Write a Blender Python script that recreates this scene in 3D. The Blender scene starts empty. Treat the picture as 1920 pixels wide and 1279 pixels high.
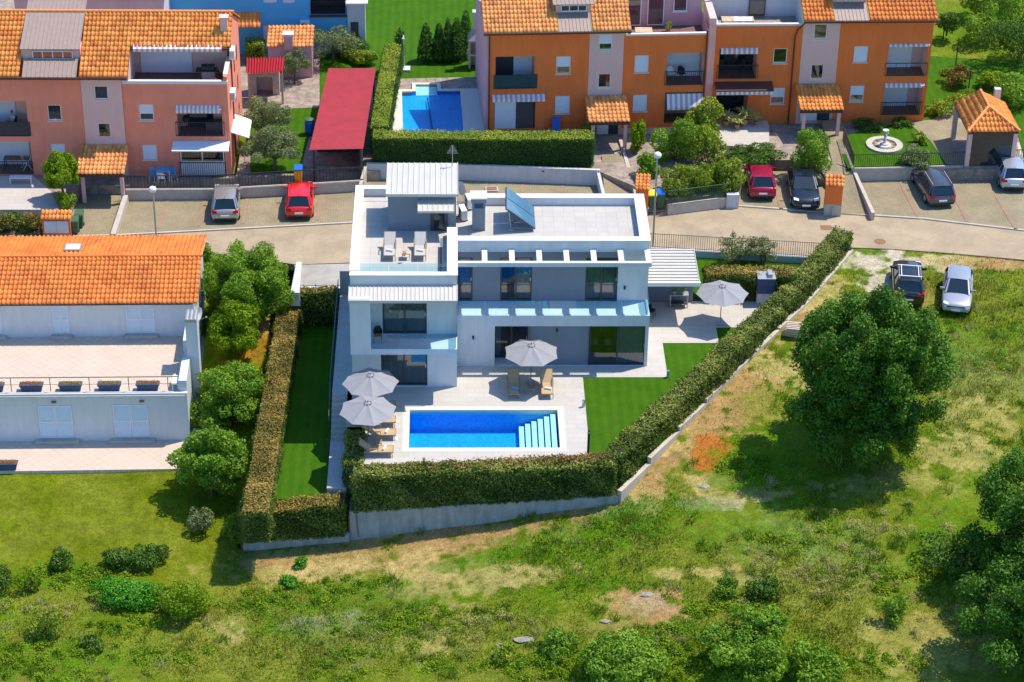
import bpy, math, random
import numpy as np
from mathutils import Matrix, Vector
random.seed(7); RNG = np.random.default_rng(7)
S = bpy.context.scene
COL = S.collection
D = bpy.data
# ---------------------------------------------------------------- camera
FOC = 4388.45            # focal length in pixels of the 1920 px wide photograph
CAM = np.array([-1.8165, -104.9712, 69.1282])
def _axes(th, psi, rho):
    f = np.array([math.sin(psi)*math.cos(th), math.cos(psi)*math.cos(th), -math.sin(th)])
    r = np.array([math.cos(psi), -math.sin(psi), 0.]); u = np.cross(r, f)
    return r*math.cos(rho)+u*math.sin(rho), -r*math.sin(rho)+u*math.cos(rho), f
AR, AU, AF = _axes(math.radians(31.208), math.radians(1.763), math.radians(.904))
cd = D.cameras.new('camera'); cam = D.objects.new('camera', cd); COL.objects.link(cam)
cd.sensor_width = 36; cd.lens = FOC/1920*36; cd.clip_start = 1; cd.clip_end = 4000
cam.matrix_world = Matrix(((AR[0], AU[0], -AF[0], CAM[0]), (AR[1], AU[1], -AF[1], CAM[1]), (AR[2], AU[2], -AF[2], CAM[2]), (0, 0, 0, 1)))
S.camera = cam
# ---------------------------------------------------------------- light
SA, SB = .455, .20        # shadow shift per metre of height
SUN_EL = math.atan2(1, math.hypot(SA, SB)); SUN_AZ = math.atan2(SA, SB)
world = D.worlds.new("World"); S.world = world; world.use_nodes = True
wn = world.node_tree; bg = wn.nodes['Background']
sky = wn.nodes.new('ShaderNodeTexSky'); sky.sky_type = 'NISHITA'; sky.sun_disc = False
sky.sun_elevation = SUN_EL; sky.sun_rotation = SUN_AZ; sky.air_density = 1.0; sky.dust_density = .6; sky.ozone_density = 3.0
hs_ = wn.nodes.new('ShaderNodeHueSaturation'); hs_.inputs['Saturation'].default_value = 1.28; wn.links.new(sky.outputs[0], hs_.inputs['Color']); wn.links.new(hs_.outputs[0], bg.inputs[0]); bg.inputs[1].default_value = .122
sl = D.lights.new('sun', 'SUN'); sun = D.objects.new('sun', sl); COL.objects.link(sun)
sl.energy = 2.8; sl.angle = math.radians(.5); sl.color = (1, .90, .745)
sun.location = (40, 20, 90)
sun.rotation_euler = Vector((SA, SB, 1)).to_track_quat('Z', 'Y').to_euler()
S.view_settings.view_transform = 'Standard'; S.view_settings.look = 'None'; S.view_settings.exposure = .92; S.view_settings.gamma = 1
S.render.resolution_x = 1024; S.render.resolution_y = 682
try:
    S.cycles.transparent_max_bounces = 12; S.cycles.max_bounces = 8
except Exception: pass
# ---------------------------------------------------------------- places measured on the ground
def _ray(px, py):
    return AF*FOC + AR*(px-960.) - AU*(py-639.5)
def P(px, py, z=0.):
    d = _ray(px, py); return CAM + d*((z-CAM[2])/d[2])
def PY(px, py, Y):
    d = _ray(px, py); return CAM + d*((Y-CAM[1])/d[1])
def P2(px, py, z=0.):
    p = P(px, py, z); return (float(p[0]), float(p[1]))
# ---------------------------------------------------------------- mesh helper
class MB:
    def __init__(s): s.v = []; s.f = []; s.m = []
    def add(s, vs, fs, m=0):
        b = len(s.v); s.v += [tuple(float(c) for c in p) for p in vs]
        s.f += [tuple(i+b for i in q) for q in fs]; s.m += [m]*len(fs); return s
    def quad(s, a, b, c, d, m=0): return s.add([a, b, c, d], [(0, 1, 2, 3)], m)
    def hexa(s, p, m=0):   # 8 points: bottom 4 ccw, top 4 ccw
        return s.add(p, [(3, 2, 1, 0), (4, 5, 6, 7), (0, 1, 5, 4), (1, 2, 6, 5), (2, 3, 7, 6), (3, 0, 4, 7)], m)
    def box(s, x0, x1, y0, y1, z0, z1, m=0):
        return s.hexa([(x0, y0, z0), (x1, y0, z0), (x1, y1, z0), (x0, y1, z0), (x0, y0, z1), (x1, y0, z1), (x1, y1, z1), (x0, y1, z1)], m)
    def beam(s, a, b, w, h, m=0):  # bar from a to b, width w across, height h
        a = np.array(a, float); b = np.array(b, float); d = b-a; d /= np.linalg.norm(d)
        up = np.array([0, 0, 1.]) if abs(d[2]) < .95 else np.array([0, 1., 0])
        r = np.cross(d, up); r /= np.linalg.norm(r); u = np.cross(r, d)
        r = r*w/2; u = u*h/2
        return s.hexa([a-r-u, a+r-u, b+r-u, b-r-u, a-r+u, a+r+u, b+r+u, b-r+u], m)
    def tube(s, a, b, r0, r1=None, n=8, m=0, caps=True):
        r1 = r0 if r1 is None else r1
        a = np.array(a, float); b = np.array(b, float); d = b-a; d /= (np.linalg.norm(d)+1e-9)
        up = np.array([0, 0, 1.]) if abs(d[2]) < .9 else np.array([1., 0, 0])
        r = np.cross(d, up); r /= np.linalg.norm(r); u = np.cross(r, d)
        vs = []
        for q, rr in ((a, r0), (b, r1)):
            for i in range(n):
                t = 2*math.pi*i/n; vs.append(q+rr*(r*math.cos(t)+u*math.sin(t)))
        fs = [(i, (i+1) % n, n+(i+1) % n, n+i) for i in range(n)]
        if caps: fs += [tuple(range(n))[::-1], tuple(range(n, 2*n))]
        return s.add(vs, fs, m)
    def lathe(s, prof, n=16, m=0, c=(0, 0, 0)):
        vs = []; fs = []
        for r, z in prof:
            for i in range(n):
                t = 2*math.pi*i/n; vs.append((c[0]+r*math.cos(t), c[1]+r*math.sin(t), c[2]+z))
        for k in range(len(prof)-1):
            for i in range(n):
                j = (i+1) % n; fs.append((k*n+i, k*n+j, (k+1)*n+j, (k+1)*n+i))
        fs.append(tuple(range(n))[::-1]); fs.append(tuple((len(prof)-1)*n+i for i in range(n)))
        return s.add(vs, fs, m)
    def prism(s, poly, z0, z1, m=0, ms=None):
        n = len(poly)
        z0 = z0 if hasattr(z0, '__len__') else [z0]*n; z1 = z1 if hasattr(z1, '__len__') else [z1]*n
        ar = sum(poly[i][0]*poly[(i+1) % n][1]-poly[(i+1) % n][0]*poly[i][1] for i in range(n))
        idx = list(range(n)) if ar > 0 else list(range(n))[::-1]
        vs = [(poly[i][0], poly[i][1], z0[i]) for i in idx]+[(poly[i][0], poly[i][1], z1[i]) for i in idx]
        s.add(vs, [tuple(range(n, 2*n)), tuple(range(n))[::-1]], m)
        b = len(s.v)-2*n; sd = [(b+i, b+(i+1) % n, b+n+(i+1) % n, b+n+i) for i in range(n)]
        s.f += sd; s.m += [m if ms is None else ms]*n
        return s
    def build(s, name, mats, parent=None, world=False, smooth=False, bevel=0):
        me = D.meshes.new(name)
        vs = s.v
        if world and parent is not None:
            mi = parent.matrix_basis.inverted(); vs = [tuple(mi @ Vector(p)) for p in vs]
        me.from_pydata(vs, [], s.f)
        if not isinstance(mats, (list, tuple)): mats = [mats]
        for q in mats: me.materials.append(q)
        if len(mats) > 1: me.polygons.foreach_set('material_index', s.m)
        if smooth: me.polygons.foreach_set('use_smooth', [True]*len(me.polygons))
        me.update()
        o = D.objects.new(name, me); COL.objects.link(o)
        if parent is not None: o.parent = parent
        if bevel:
            bv = o.modifiers.new('bevel', 'BEVEL'); bv.width = bevel; bv.segments = 2; bv.limit_method = 'ANGLE'
        return o
def tag(o, label, cat, group=None, kind=None):
    if label: o['label'] = label
    if cat: o['category'] = cat
    if group: o['group'] = group
    if kind: o['kind'] = kind
    return o
def thing(name, label, cat, loc=(0, 0, 0), rz=0, group=None):
    o = D.objects.new(name, None); COL.objects.link(o); o.empty_display_size = .3
    o.matrix_basis = Matrix.Translation(Vector([float(c) for c in loc])) @ Matrix.Rotation(rz, 4, 'Z')
    return tag(o, label, cat, group)
def struct(o): o['kind'] = 'structure'; return o
def kids(o): return [c for c in D.objects if c.parent == o]
def dup(root, loc, rz=0, label=None, group=None):
    def cp(o, par):
        c = o.copy(); COL.objects.link(c)
        if par is not None: c.parent = par
        for k in KIDS(o): cp(k, c)
        return c
    def KIDS(o): return [c for c in o.children]
    r = cp(root, None)
    r.matrix_basis = Matrix.Translation(Vector([float(c) for c in loc])) @ Matrix.Rotation(rz, 4, 'Z')
    if label: r['label'] = label
    if group: r['group'] = group
    return r
# ---------------------------------------------------------------- materials
def nt(name):
    m = D.materials.new(name); m.use_nodes = True; t = m.node_tree
    return m, t, t.nodes['Principled BSDF'], t.nodes, t.links
def noise(n, l, co, scale, det=4, rough=.6):
    x = n.new('ShaderNodeTexNoise'); x.inputs['Scale'].default_value = scale; x.inputs['Detail'].default_value = det; x.inputs['Roughness'].default_value = rough
    l.new(co, x.inputs['Vector']); return x.outputs['Fac']
def ramp(n, l, fac, stops):
    r = n.new('ShaderNodeValToRGB'); l.new(fac, r.inputs[0]); e = r.color_ramp.elements
    while len(e) < len(stops): e.new(.5)
    for q, (p, c) in zip(e, stops): q.position = p; q.color = (*c, 1) if len(c) == 3 else c
    return r.outputs[0]
def mulc(c, k): return tuple(max(0, min(1, a*k)) for a in c)
def mixc(n, l, fac, a, b, mode='MIX'):
    x = n.new('ShaderNodeMix'); x.data_type = 'RGBA'; x.blend_type = mode
    for sock, v in ((x.inputs[0], fac), (x.inputs[6], a), (x.inputs[7], b)):
        if hasattr(v, 'is_linked') or hasattr(v, 'node'): l.new(v, sock)
        elif isinstance(v, tuple): sock.default_value = (*v, 1) if len(v) == 3 else v
        else: sock.default_value = v
    return x.outputs[2]
def mat(name, c, rough=.75, var=.12, sc=3., fine=0., bump=0., bsc=40., metal=0., spec=None, stain=0., coat=0.):
    """plain procedural surface: colour broken by broad and fine noise, weather streaks, bump"""
    m, t, b, n, l = nt(name)
    tc = n.new('ShaderNodeTexCoord').outputs['Object']
    col = ramp(n, l, noise(n, l, tc, sc), [(.3, mulc(c, 1-var)), (.7, mulc(c, 1+var))])
    if fine:
        col = mixc(n, l, 1., col, ramp(n, l, noise(n, l, tc, bsc, 2), [(.3, (1-fine,)*3), (.7, (1,)*3)]), 'MULTIPLY')
    if stain:
        mp = n.new('ShaderNodeMapping'); mp.inputs['Scale'].default_value = (1, 1, .18); l.new(tc, mp.inputs[0])
        col = mixc(n, l, 1., col, ramp(n, l, noise(n, l, mp.outputs[0], 2.6, 6, .7), [(.35, (1-stain,)*3), (.62, (1,)*3)]), 'MULTIPLY')
    l.new(col, b.inputs['Base Color']); b.inputs['Roughness'].default_value = rough; b.inputs['Metallic'].default_value = metal
    if spec is not None: b.inputs['Specular IOR Level'].default_value = spec
    if coat: b.inputs['Coat Weight'].default_value = coat; b.inputs['Coat Roughness'].default_value = .05
    if bump:
        bp = n.new('ShaderNodeBump'); bp.inputs['Strength'].default_value = bump; bp.inputs['Distance'].default_value = .02
        l.new(noise(n, l, tc, bsc, 3), bp.inputs['Height']); l.new(bp.outputs[0], b.inputs['Normal'])
    return m
def brickmat(name, c1, c2, mortar, w, h, ms=.012, off=.5, rough=.8, var=.15, rot=0., sc=1.5, big=.12):
    m, t, b, n, l = nt(name)
    tc = n.new('ShaderNodeTexCoord').outputs['Object']
    mp = n.new('ShaderNodeMapping'); mp.inputs['Rotation'].default_value = (0, 0, rot); l.new(tc, mp.inputs[0])
    k = n.new('ShaderNodeTexBrick'); l.new(mp.outputs[0], k.inputs['Vector']); k.offset = off
    for a, v in (('Color1', c1), ('Color2', c2), ('Mortar', mortar)): k.inputs[a].default_value = (*v, 1)
    k.inputs['Scale'].default_value = 1; k.inputs['Mortar Size'].default_value = ms; k.inputs['Brick Width'].default_value = w; k.inputs['Row Height'].default_value = h
    k.inputs['Bias'].default_value = 0
    col = mixc(n, l, 1., k.outputs['Color'], ramp(n, l, noise(n, l, tc, sc, 6, .65), [(.3, (1-big,)*3), (.68, (1,)*3)]), 'MULTIPLY')
    col = mixc(n, l, 1., col, ramp(n, l, noise(n, l, tc, 30, 2), [(.3, (1-var*.6,)*3), (.7, (1,)*3)]), 'MULTIPLY')
    l.new(col, b.inputs['Base Color']); b.inputs['Roughness'].default_value = rough
    bp = n.new('ShaderNodeBump'); bp.inputs['Strength'].default_value = .3; bp.inputs['Distance'].default_value = .01; bp.invert = True
    l.new(k.outputs['Fac'], bp.inputs['Height']); l.new(bp.outputs[0], b.inputs['Normal'])
    return m
def glassmat(name, tint=(.75, .9, .95), refl=.5, alpha=.8, rough=.02):
    """thin pane: mostly clear, with a reflection of the surroundings that grows at grazing angles"""
    m, t, b, n, l = nt(name); n.remove(b)
    tr = n.new('ShaderNodeBsdfTransparent'); tr.inputs[0].default_value = (*mulc(tint, alpha), 1)
    gl = n.new('ShaderNodeBsdfGlossy'); gl.inputs[0].default_value = (1, 1, 1, 1); gl.inputs[1].default_value = rough
    lw = n.new('ShaderNodeFresnel'); lw.inputs[0].default_value = 1.5
    mu = n.new('ShaderNodeMath'); mu.operation = 'MULTIPLY_ADD'; l.new(lw.outputs[0], mu.inputs[0]); mu.inputs[1].default_value = refl*2; mu.inputs[2].default_value = refl*.12
    mx = n.new('ShaderNodeMixShader'); l.new(mu.outputs[0], mx.inputs[0]); l.new(tr.outputs[0], mx.inputs[1]); l.new(gl.outputs[0], mx.inputs[2])
    l.new(mx.outputs[0], n['Material Output'].inputs[0]); return m
def leafmat(name, dark, mid, light, trans=.3, rough=.55):
    m, t, b, n, l = nt(name)
    at = n.new('ShaderNodeAttribute'); at.attribute_name = 'tone'
    col = ramp(n, l, at.outputs['Fac'], [(0., dark), (.5, mid), (1., light)])
    l.new(col, b.inputs['Base Color']); b.inputs['Roughness'].default_value = rough; b.inputs['Specular IOR Level'].default_value = .22
    tl = n.new('ShaderNodeBsdfTranslucent'); l.new(mixc(n, l, 1., col, (1., 1., .55), 'MULTIPLY'), tl.inputs[0])
    mx = n.new('ShaderNodeMixShader'); mx.inputs[0].default_value = trans
    l.new(b.outputs[0], mx.inputs[1]); l.new(tl.outputs[0], mx.inputs[2]); l.new(mx.outputs[0], n['Material Output'].inputs[0]); return m
def tilemat(name, a, b_, c, rough=.7):
    """clay tiles: each tile its own fired colour (UV = tile column, course)"""
    m, t, b, n, l = nt(name)
    uv = n.new('ShaderNodeTexCoord').outputs['UV']; fl = n.new('ShaderNodeVectorMath'); fl.operation = 'FLOOR'; l.new(uv, fl.inputs[0])
    w = n.new('ShaderNodeTexWhiteNoise'); w.noise_dimensions = '2D'; l.new(fl.outputs[0], w.inputs['Vector'])
    col = ramp(n, l, w.outputs['Value'], [(0., a), (.55, b_), (1., c)])
    ob = n.new('ShaderNodeTexCoord').outputs['Object']
    col = mixc(n, l, 1., col, ramp(n, l, noise(n, l, ob, .7, 5, .7), [(.35, (.72, .7, .68)), (.6, (1, 1, 1))]), 'MULTIPLY')
    l.new(col, b.inputs['Base Color']); b.inputs['Roughness'].default_value = rough; return m
M = {}
M['white'] = mat('white render', (.66, .69, .72), .8, .03, .6, .06, .25, 60, stain=.10)
M['whitecap'] = mat('white coping', (.74, .725, .70), .7, .05, 2, .08, .1, 30)
M['whiteold'] = mat('aged white render', (.62, .63, .66), .85, .05, .5, .1, .4, 25, stain=.12)
M['greywall'] = mat('grey render', (.20, .235, .29), .85, .05, .8, .08, .2, 60)
M['concrete'] = mat('concrete', (.42, .43, .43), .9, .12, 1.4, .15, .3, 20, stain=.3)
M['kerb'] = mat('kerb concrete', (.56, .50, .43), .9, .12, 2, .2, .3, 20)
M['deck'] = brickmat('pale deck slabs', (.56, .525, .48), (.51, .48, .44), (.41, .39, .36), .9, .45, .008, .5, .7, .1, 0, .8, .08)
M['rooftile'] = brickmat('roof slabs', (.555, .52, .48), (.52, .49, .45), (.38, .36, .33), .6, .6, .008, 0, .75, .1, 0, .6, .14)
M['coping'] = mat('pool coping', (.66, .62, .55), .7, .04, 3, .05)
M['road'] = mat('worn light asphalt', (.44, .35, .235), .9, .10, .35, .22, .2, 45, stain=0)
M['drive'] = mat('driveway concrete', (.40, .38, .35), .9, .12, .8, .15, .2, 40)
M['paver'] = brickmat('block paving', (.43, .355, .215), (.36, .295, .18), (.23, .20, .125), .21, .105, .012, .5, .9, .3, .785, .5, .28)
M['redbrick'] = brickmat('reddish paver strip', (.44, .28, .18), (.38, .25, .17), (.25, .2, .15), .21, .105, .01, .5, .9, .3, 0, 1, .2)
M['diag'] = brickmat('diagonal floor tiles', (.66, .53, .43), (.62, .50, .405), (.44, .35, .28), .42, .42, .009, 0, .7, .1, .785, .7, .1)
M['terracotta'] = mat('brown floor tiles', (.20, .11, .085), .6, .15, 3, .2)
M['crazy'] = mat('stone paving', (.36, .29, .24), .85, .35, 2.2, .3, .2, 8)
M['metalroof'] = mat('cream sheet metal', (.57, .55, .50), .45, .05, 1, .05, metal=.0)
M['alu'] = mat('anthracite aluminium', (.045, .055, .075), .4, .1)
M['black'] = mat('black plastic', (.015, .017, .02), .5, .1)
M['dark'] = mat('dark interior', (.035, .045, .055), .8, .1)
M['chrome'] = mat('brushed steel', (.62, .63, .65), .3, .05, metal=.9)
M['whitepvc'] = mat('white frame', (.80, .81, .82), .45, .02)
M['shutter'] = mat('white shutter', (.72, .77, .84), .5, .03)
M['glass'] = glassmat('window glass', (.55, .68, .75), .55, .8)
M['clear'] = glassmat('balustrade glass', (.56, .84, .94), .25, .99)
M['curtain'] = mat('grey curtain', (.38, .42, .44), .9, .1)
M['timber'] = mat('pale timber', (.62, .47, .31), .8, .2, 3, .3)
M['fabric'] = mat('light grey canvas', (.30, .30, .325), .85, .04, 2, .08)
M['tan'] = mat('tan sling fabric', (.52, .37, .20), .8, .06, 4, .12, 0, 90)
M['tanframe'] = mat('taupe frame', (.32, .22, .14), .5, .1)
M['grey fabric'] = mat('grey sling fabric', (.50, .475, .44), .8, .06, 4, .12, 0, 90)
M['towel'] = mat('white towel', (.82, .82, .84), .95, .03)
M['bluetowel'] = mat('blue towel', (.10, .40, .80), .95, .03)
M['tile'] = tilemat('orange clay tiles', (.84, .225, .035), (.90, .285, .05), (.74, .18, .03))
M['tile2'] = tilemat('mixed clay tiles', (.88, .27, .045), (.96, .38, .075), (.76, .19, .035))
M['tile3'] = tilemat('yellow clay tiles', (.84, .31, .075), (.95, .42, .12), (.72, .24, .07))
M['tilecap'] = mat('ridge tiles', (.90, .32, .09), .7, .12, 6)
M['orange'] = mat('orange render', (.98, .215, .045), .9, .07, .5, .07, .3, 40, stain=.12)
M['pink'] = mat('pink render', (.93, .30, .19), .9, .07, .5, .06, .3, 40, stain=.10)
M['palepink'] = mat('pale pink render', (.80, .52, .46), .9, .04, .5, .06, .3, 40, stain=.04)
M['rose'] = mat('rose render', (.72, .40, .42), .9, .04, .5, .06, .3, 40, stain=.04)
M['bluewall'] = mat('blue render', (.10, .50, .85), .9, .05, .5, .05, .3, 40)
M['brownmetal'] = mat('brown sheet metal', (.34, .255, .22), .5, .06)
M['gutter'] = mat('brown gutter', (.09, .035, .03), .5, .1)
M['redsheet'] = mat('red corrugated sheet', (.46, .03, .045), .55, .12, 1.2, .1)
M['iron'] = mat('black iron', (.03, .03, .035), .55, .1)
M['greyiron'] = mat('brown rail', (.22, .16, .12), .6, .1)
M['galv'] = mat('galvanised steel', (.45, .46, .47), .45, .08, metal=.5)
M['pot'] = mat('terracotta pot', (.52, .28, .13), .85, .1)
M['binGreen'] = mat('dark green bin', (.05, .13, .06), .55, .08)
M['yellow'] = mat('yellow plastic', (.80, .62, .02), .5, .05)
M['blueplastic'] = mat('blue plastic', (.01, .14, .60), .5, .05)
M['soil'] = mat('soil', (.24, .12, .06), .95, .25, 4, .3, .5, 20)
M['stone'] = mat('pale stone', (.55, .52, .46), .9, .15, 4, .2, .5, 12)
M['rock'] = mat('weathered rock', (.36, .34, .28), .95, .25, 5, .3, .6, 14)
M['planter'] = mat('slate blue planter', (.055, .085, .17), .6, .08)
M['rubber'] = mat('tyre rubber', (.02, .02, .02), .85, .1)
M['bark'] = mat('bark', (.16, .115, .08), .95, .25, 6, .3, .8, 20)
M['redlamp'] = mat('red lens', (.45, .01, .01), .2, .05)
M['lamp'] = mat('lamp lens', (.72, .74, .76), .15, .03)
M['plate'] = mat('number plate', (.75, .76, .77), .4, .02)
M['carglass'] = mat('tinted car glass', (.012, .025, .035), .06, .05, spec=.8)
M['mat_rust'] = mat('rusty cover', (.30, .15, .08), .8, .15, 8, .3)
M['lawn2'] = None
del M['lawn2']
def cracks(m, scale=.22, w=.006, dark=.84):
    t = m.node_tree; n, l = t.nodes, t.links; b = n['Principled BSDF']; tc = n.new('ShaderNodeTexCoord').outputs['Object']
    nz = n.new('ShaderNodeTexNoise'); nz.inputs['Scale'].default_value = 1.3; l.new(tc, nz.inputs['Vector']); ad = n.new('ShaderNodeVectorMath'); ad.operation = 'MULTIPLY_ADD'; l.new(nz.outputs['Color'], ad.inputs[0]); ad.inputs[1].default_value = (.8, .8, 0); l.new(tc, ad.inputs[2])
    v = n.new('ShaderNodeTexVoronoi'); v.feature = 'DISTANCE_TO_EDGE'; v.inputs['Scale'].default_value = scale; l.new(ad.outputs[0], v.inputs['Vector'])
    src = b.inputs['Base Color'].links[0].from_socket; k = ramp(n, l, v.outputs['Distance'], [(0, (dark,)*3), (w, (1, 1, 1))])
    c = mixc(n, l, 1., src, k, 'MULTIPLY'); c = mixc(n, l, 1., c, ramp(n, l, noise(n, l, tc, .5, 6, .75), [(.38, (.84, .83, .82)), (.6, (1.06, 1.05, 1.03))]), 'MULTIPLY'); l.new(c, b.inputs['Base Color'])
cracks(M['road']); cracks(M['drive'], .3)
def paint(name, c, metal=.3): return mat(name, c, .3, .02, 1, metal=metal, coat=.8)
# water and pool lining
def water():
    m, t, b, n, l = nt('pool water'); n.remove(b)
    tc = n.new('ShaderNodeTexCoord').outputs['Object']
    tr = n.new('ShaderNodeBsdfTransparent'); tr.inputs[0].default_value = (.62, .92, 1, 1)
    gl = n.new('ShaderNodeBsdfGlossy'); gl.inputs[1].default_value = .04
    bp = n.new('ShaderNodeBump'); bp.inputs['Strength'].default_value = .6; bp.inputs['Distance'].default_value = .05
    l.new(noise(n, l, tc, 6., 3), bp.inputs['Height']); l.new(bp.outputs[0], gl.inputs['Normal'])
    fr = n.new('ShaderNodeFresnel'); fr.inputs[0].default_value = 1.33; l.new(bp.outputs[0], fr.inputs['Normal'])
    mx = n.new('ShaderNodeMixShader'); l.new(fr.outputs[0], mx.inputs[0]); l.new(tr.outputs[0], mx.inputs[1]); l.new(gl.outputs[0], mx.inputs[2])
    l.new(mx.outputs[0], n['Material Output'].inputs[0]); return m
M['water'] = water()
def lining():
    m, t, b, n, l = nt('blue pool mosaic')
    tc = n.new('ShaderNodeTexCoord').outputs['Object']
    v = n.new('ShaderNodeTexVoronoi'); v.inputs['Scale'].default_value = 9; l.new(tc, v.inputs['Vector'])
    col = ramp(n, l, v.outputs['Color'], [(0., (.0, .28, .74)), (1., (.02, .46, .92))])
    l.new(col, b.inputs['Base Color']); b.inputs['Roughness'].default_value = .4; return m
M['lining'] = lining()
M['poolstep'] = mat('pale pool step', (.85, .95, 1.), .5, .08, 8, .15)
# ---------------------------------------------------------------- ground heights
CP = []
for px, py, z in [(455, 1032, -4.6), (655, 1008, -3.95), (900, 972, -2.95), (1160, 938, -1.6), (1271, 812, -.75), (1371, 708, -.25), (1459, 622, .0), (1515, 567, .1), (1595, 472, .25)]:
    CP.append((*P2(px, py, z), z))
CP += [(-7, -12, -4.3), (-13, -12, -5), (-26, -14, -4.7), (-38, -14, -4.6), (0, -15, -3.5), (8, -15, -2.4), (18, -15, -1.6), (30, -15, -1.0), (42, -15, -.8),
       (14, -5, -1.15), (20, -4, -.8), (30, -2, -.35), (42, -2, -.2), (24, 8, -.15), (33, 8, 0), (42, 8, 0), (33, 17, .22), (42, 17, .25), (26, 16.5, .22),
       (-45, 22, .2), (-25, 22, .25), (-10, 20, .25), (5, 22, .25), (15, 23, .25), (30, 24, .25), (45, 22, .25), (-30, 27, .6), (0, 33, 1.2), (12, 33, 1.2), (25, 36, 1.3), (35, 40, 1.4),
       (35, 58, 2.5), (0, 60, 1.4), (-30, 55, 1.2), (42, 30, .9), (50, 60, 2.8), (-45, 60, 1.2), (-26, 0, -3.5), (-17, 0, -3.5), (-38, 0, -3.4), (-14, -3, -4.3),
       (-14.5, 4, -3.2), (-14.5, 9, -2.2), (-14.5, 14, -.9), (-14, 18.8, .15), (-26, 10, -3.4), (-26, 16, -2), (-40, 10, -3.4), (0, 5, -1.5), (0, 12, -.5)]
_C = np.array(CP, float); _n = len(_C)
_Dm = np.hypot(_C[:, None, 0]-_C[None, :, 0], _C[:, None, 1]-_C[None, :, 1])
_A = np.zeros((_n+3, _n+3)); _A[:_n, :_n] = _Dm; _A[:_n, _n] = 1; _A[:_n, _n+1:] = _C[:, :2]; _A[_n, :_n] = 1; _A[_n+1:, :_n] = _C[:, :2].T
_W = np.linalg.solve(_A+np.eye(_n+3)*1e-6, np.r_[_C[:, 2], 0, 0, 0])
def terr(x, y):
    x = np.asarray(x, float); y = np.asarray(y, float); z = _W[_n]+_W[_n+1]*x+_W[_n+2]*y
    for i in range(_n): z = z+_W[i]*np.hypot(x-_C[i, 0], y-_C[i, 1])
    return z
def PT(px, py):
    z = 0.
    for _ in range(25):
        p = P(px, py, z); z = .5*z+.5*float(terr(p[0], p[1]))
    return np.array([p[0], p[1], z])
def vnoise(x, y, s, seed=0):
    x = np.asarray(x)*s+seed*17.3; y = np.asarray(y)*s-seed*9.1
    xi = np.floor(x).astype(int); yi = np.floor(y).astype(int); fx = x-xi; fy = y-yi; fx = fx*fx*(3-2*fx); fy = fy*fy*(3-2*fy)
    def h(a, b):
        n = (a*374761393+b*668265263+seed*982451653) & 0x7fffffff; n = ((n ^ (n >> 13))*1274126177) & 0x7fffffff; return ((n ^ (n >> 16)) & 0xffff)/65535.
    return (h(xi, yi)*(1-fx)+h(xi+1, yi)*fx)*(1-fy)+(h(xi, yi+1)*(1-fx)+h(xi+1, yi+1)*fx)*fy
def fbm(x, y, s, seed=0, o=4):
    r = 0; a = .5; t = 0
    for k in range(o): r = r+a*vnoise(x, y, s*2**k, seed+k); t += a; a *= .55
    return r/t
def inpoly(x, y, poly):
    c = np.zeros(np.shape(x), bool); n = len(poly)
    for i in range(n):
        x0, y0 = poly[i]; x1, y1 = poly[(i+1) % n]
        if y0 == y1: continue
        c ^= ((y0 > y) != (y1 > y)) & (x < (x1-x0)*(y-y0)/(y1-y0)+x0)
    return c
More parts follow.
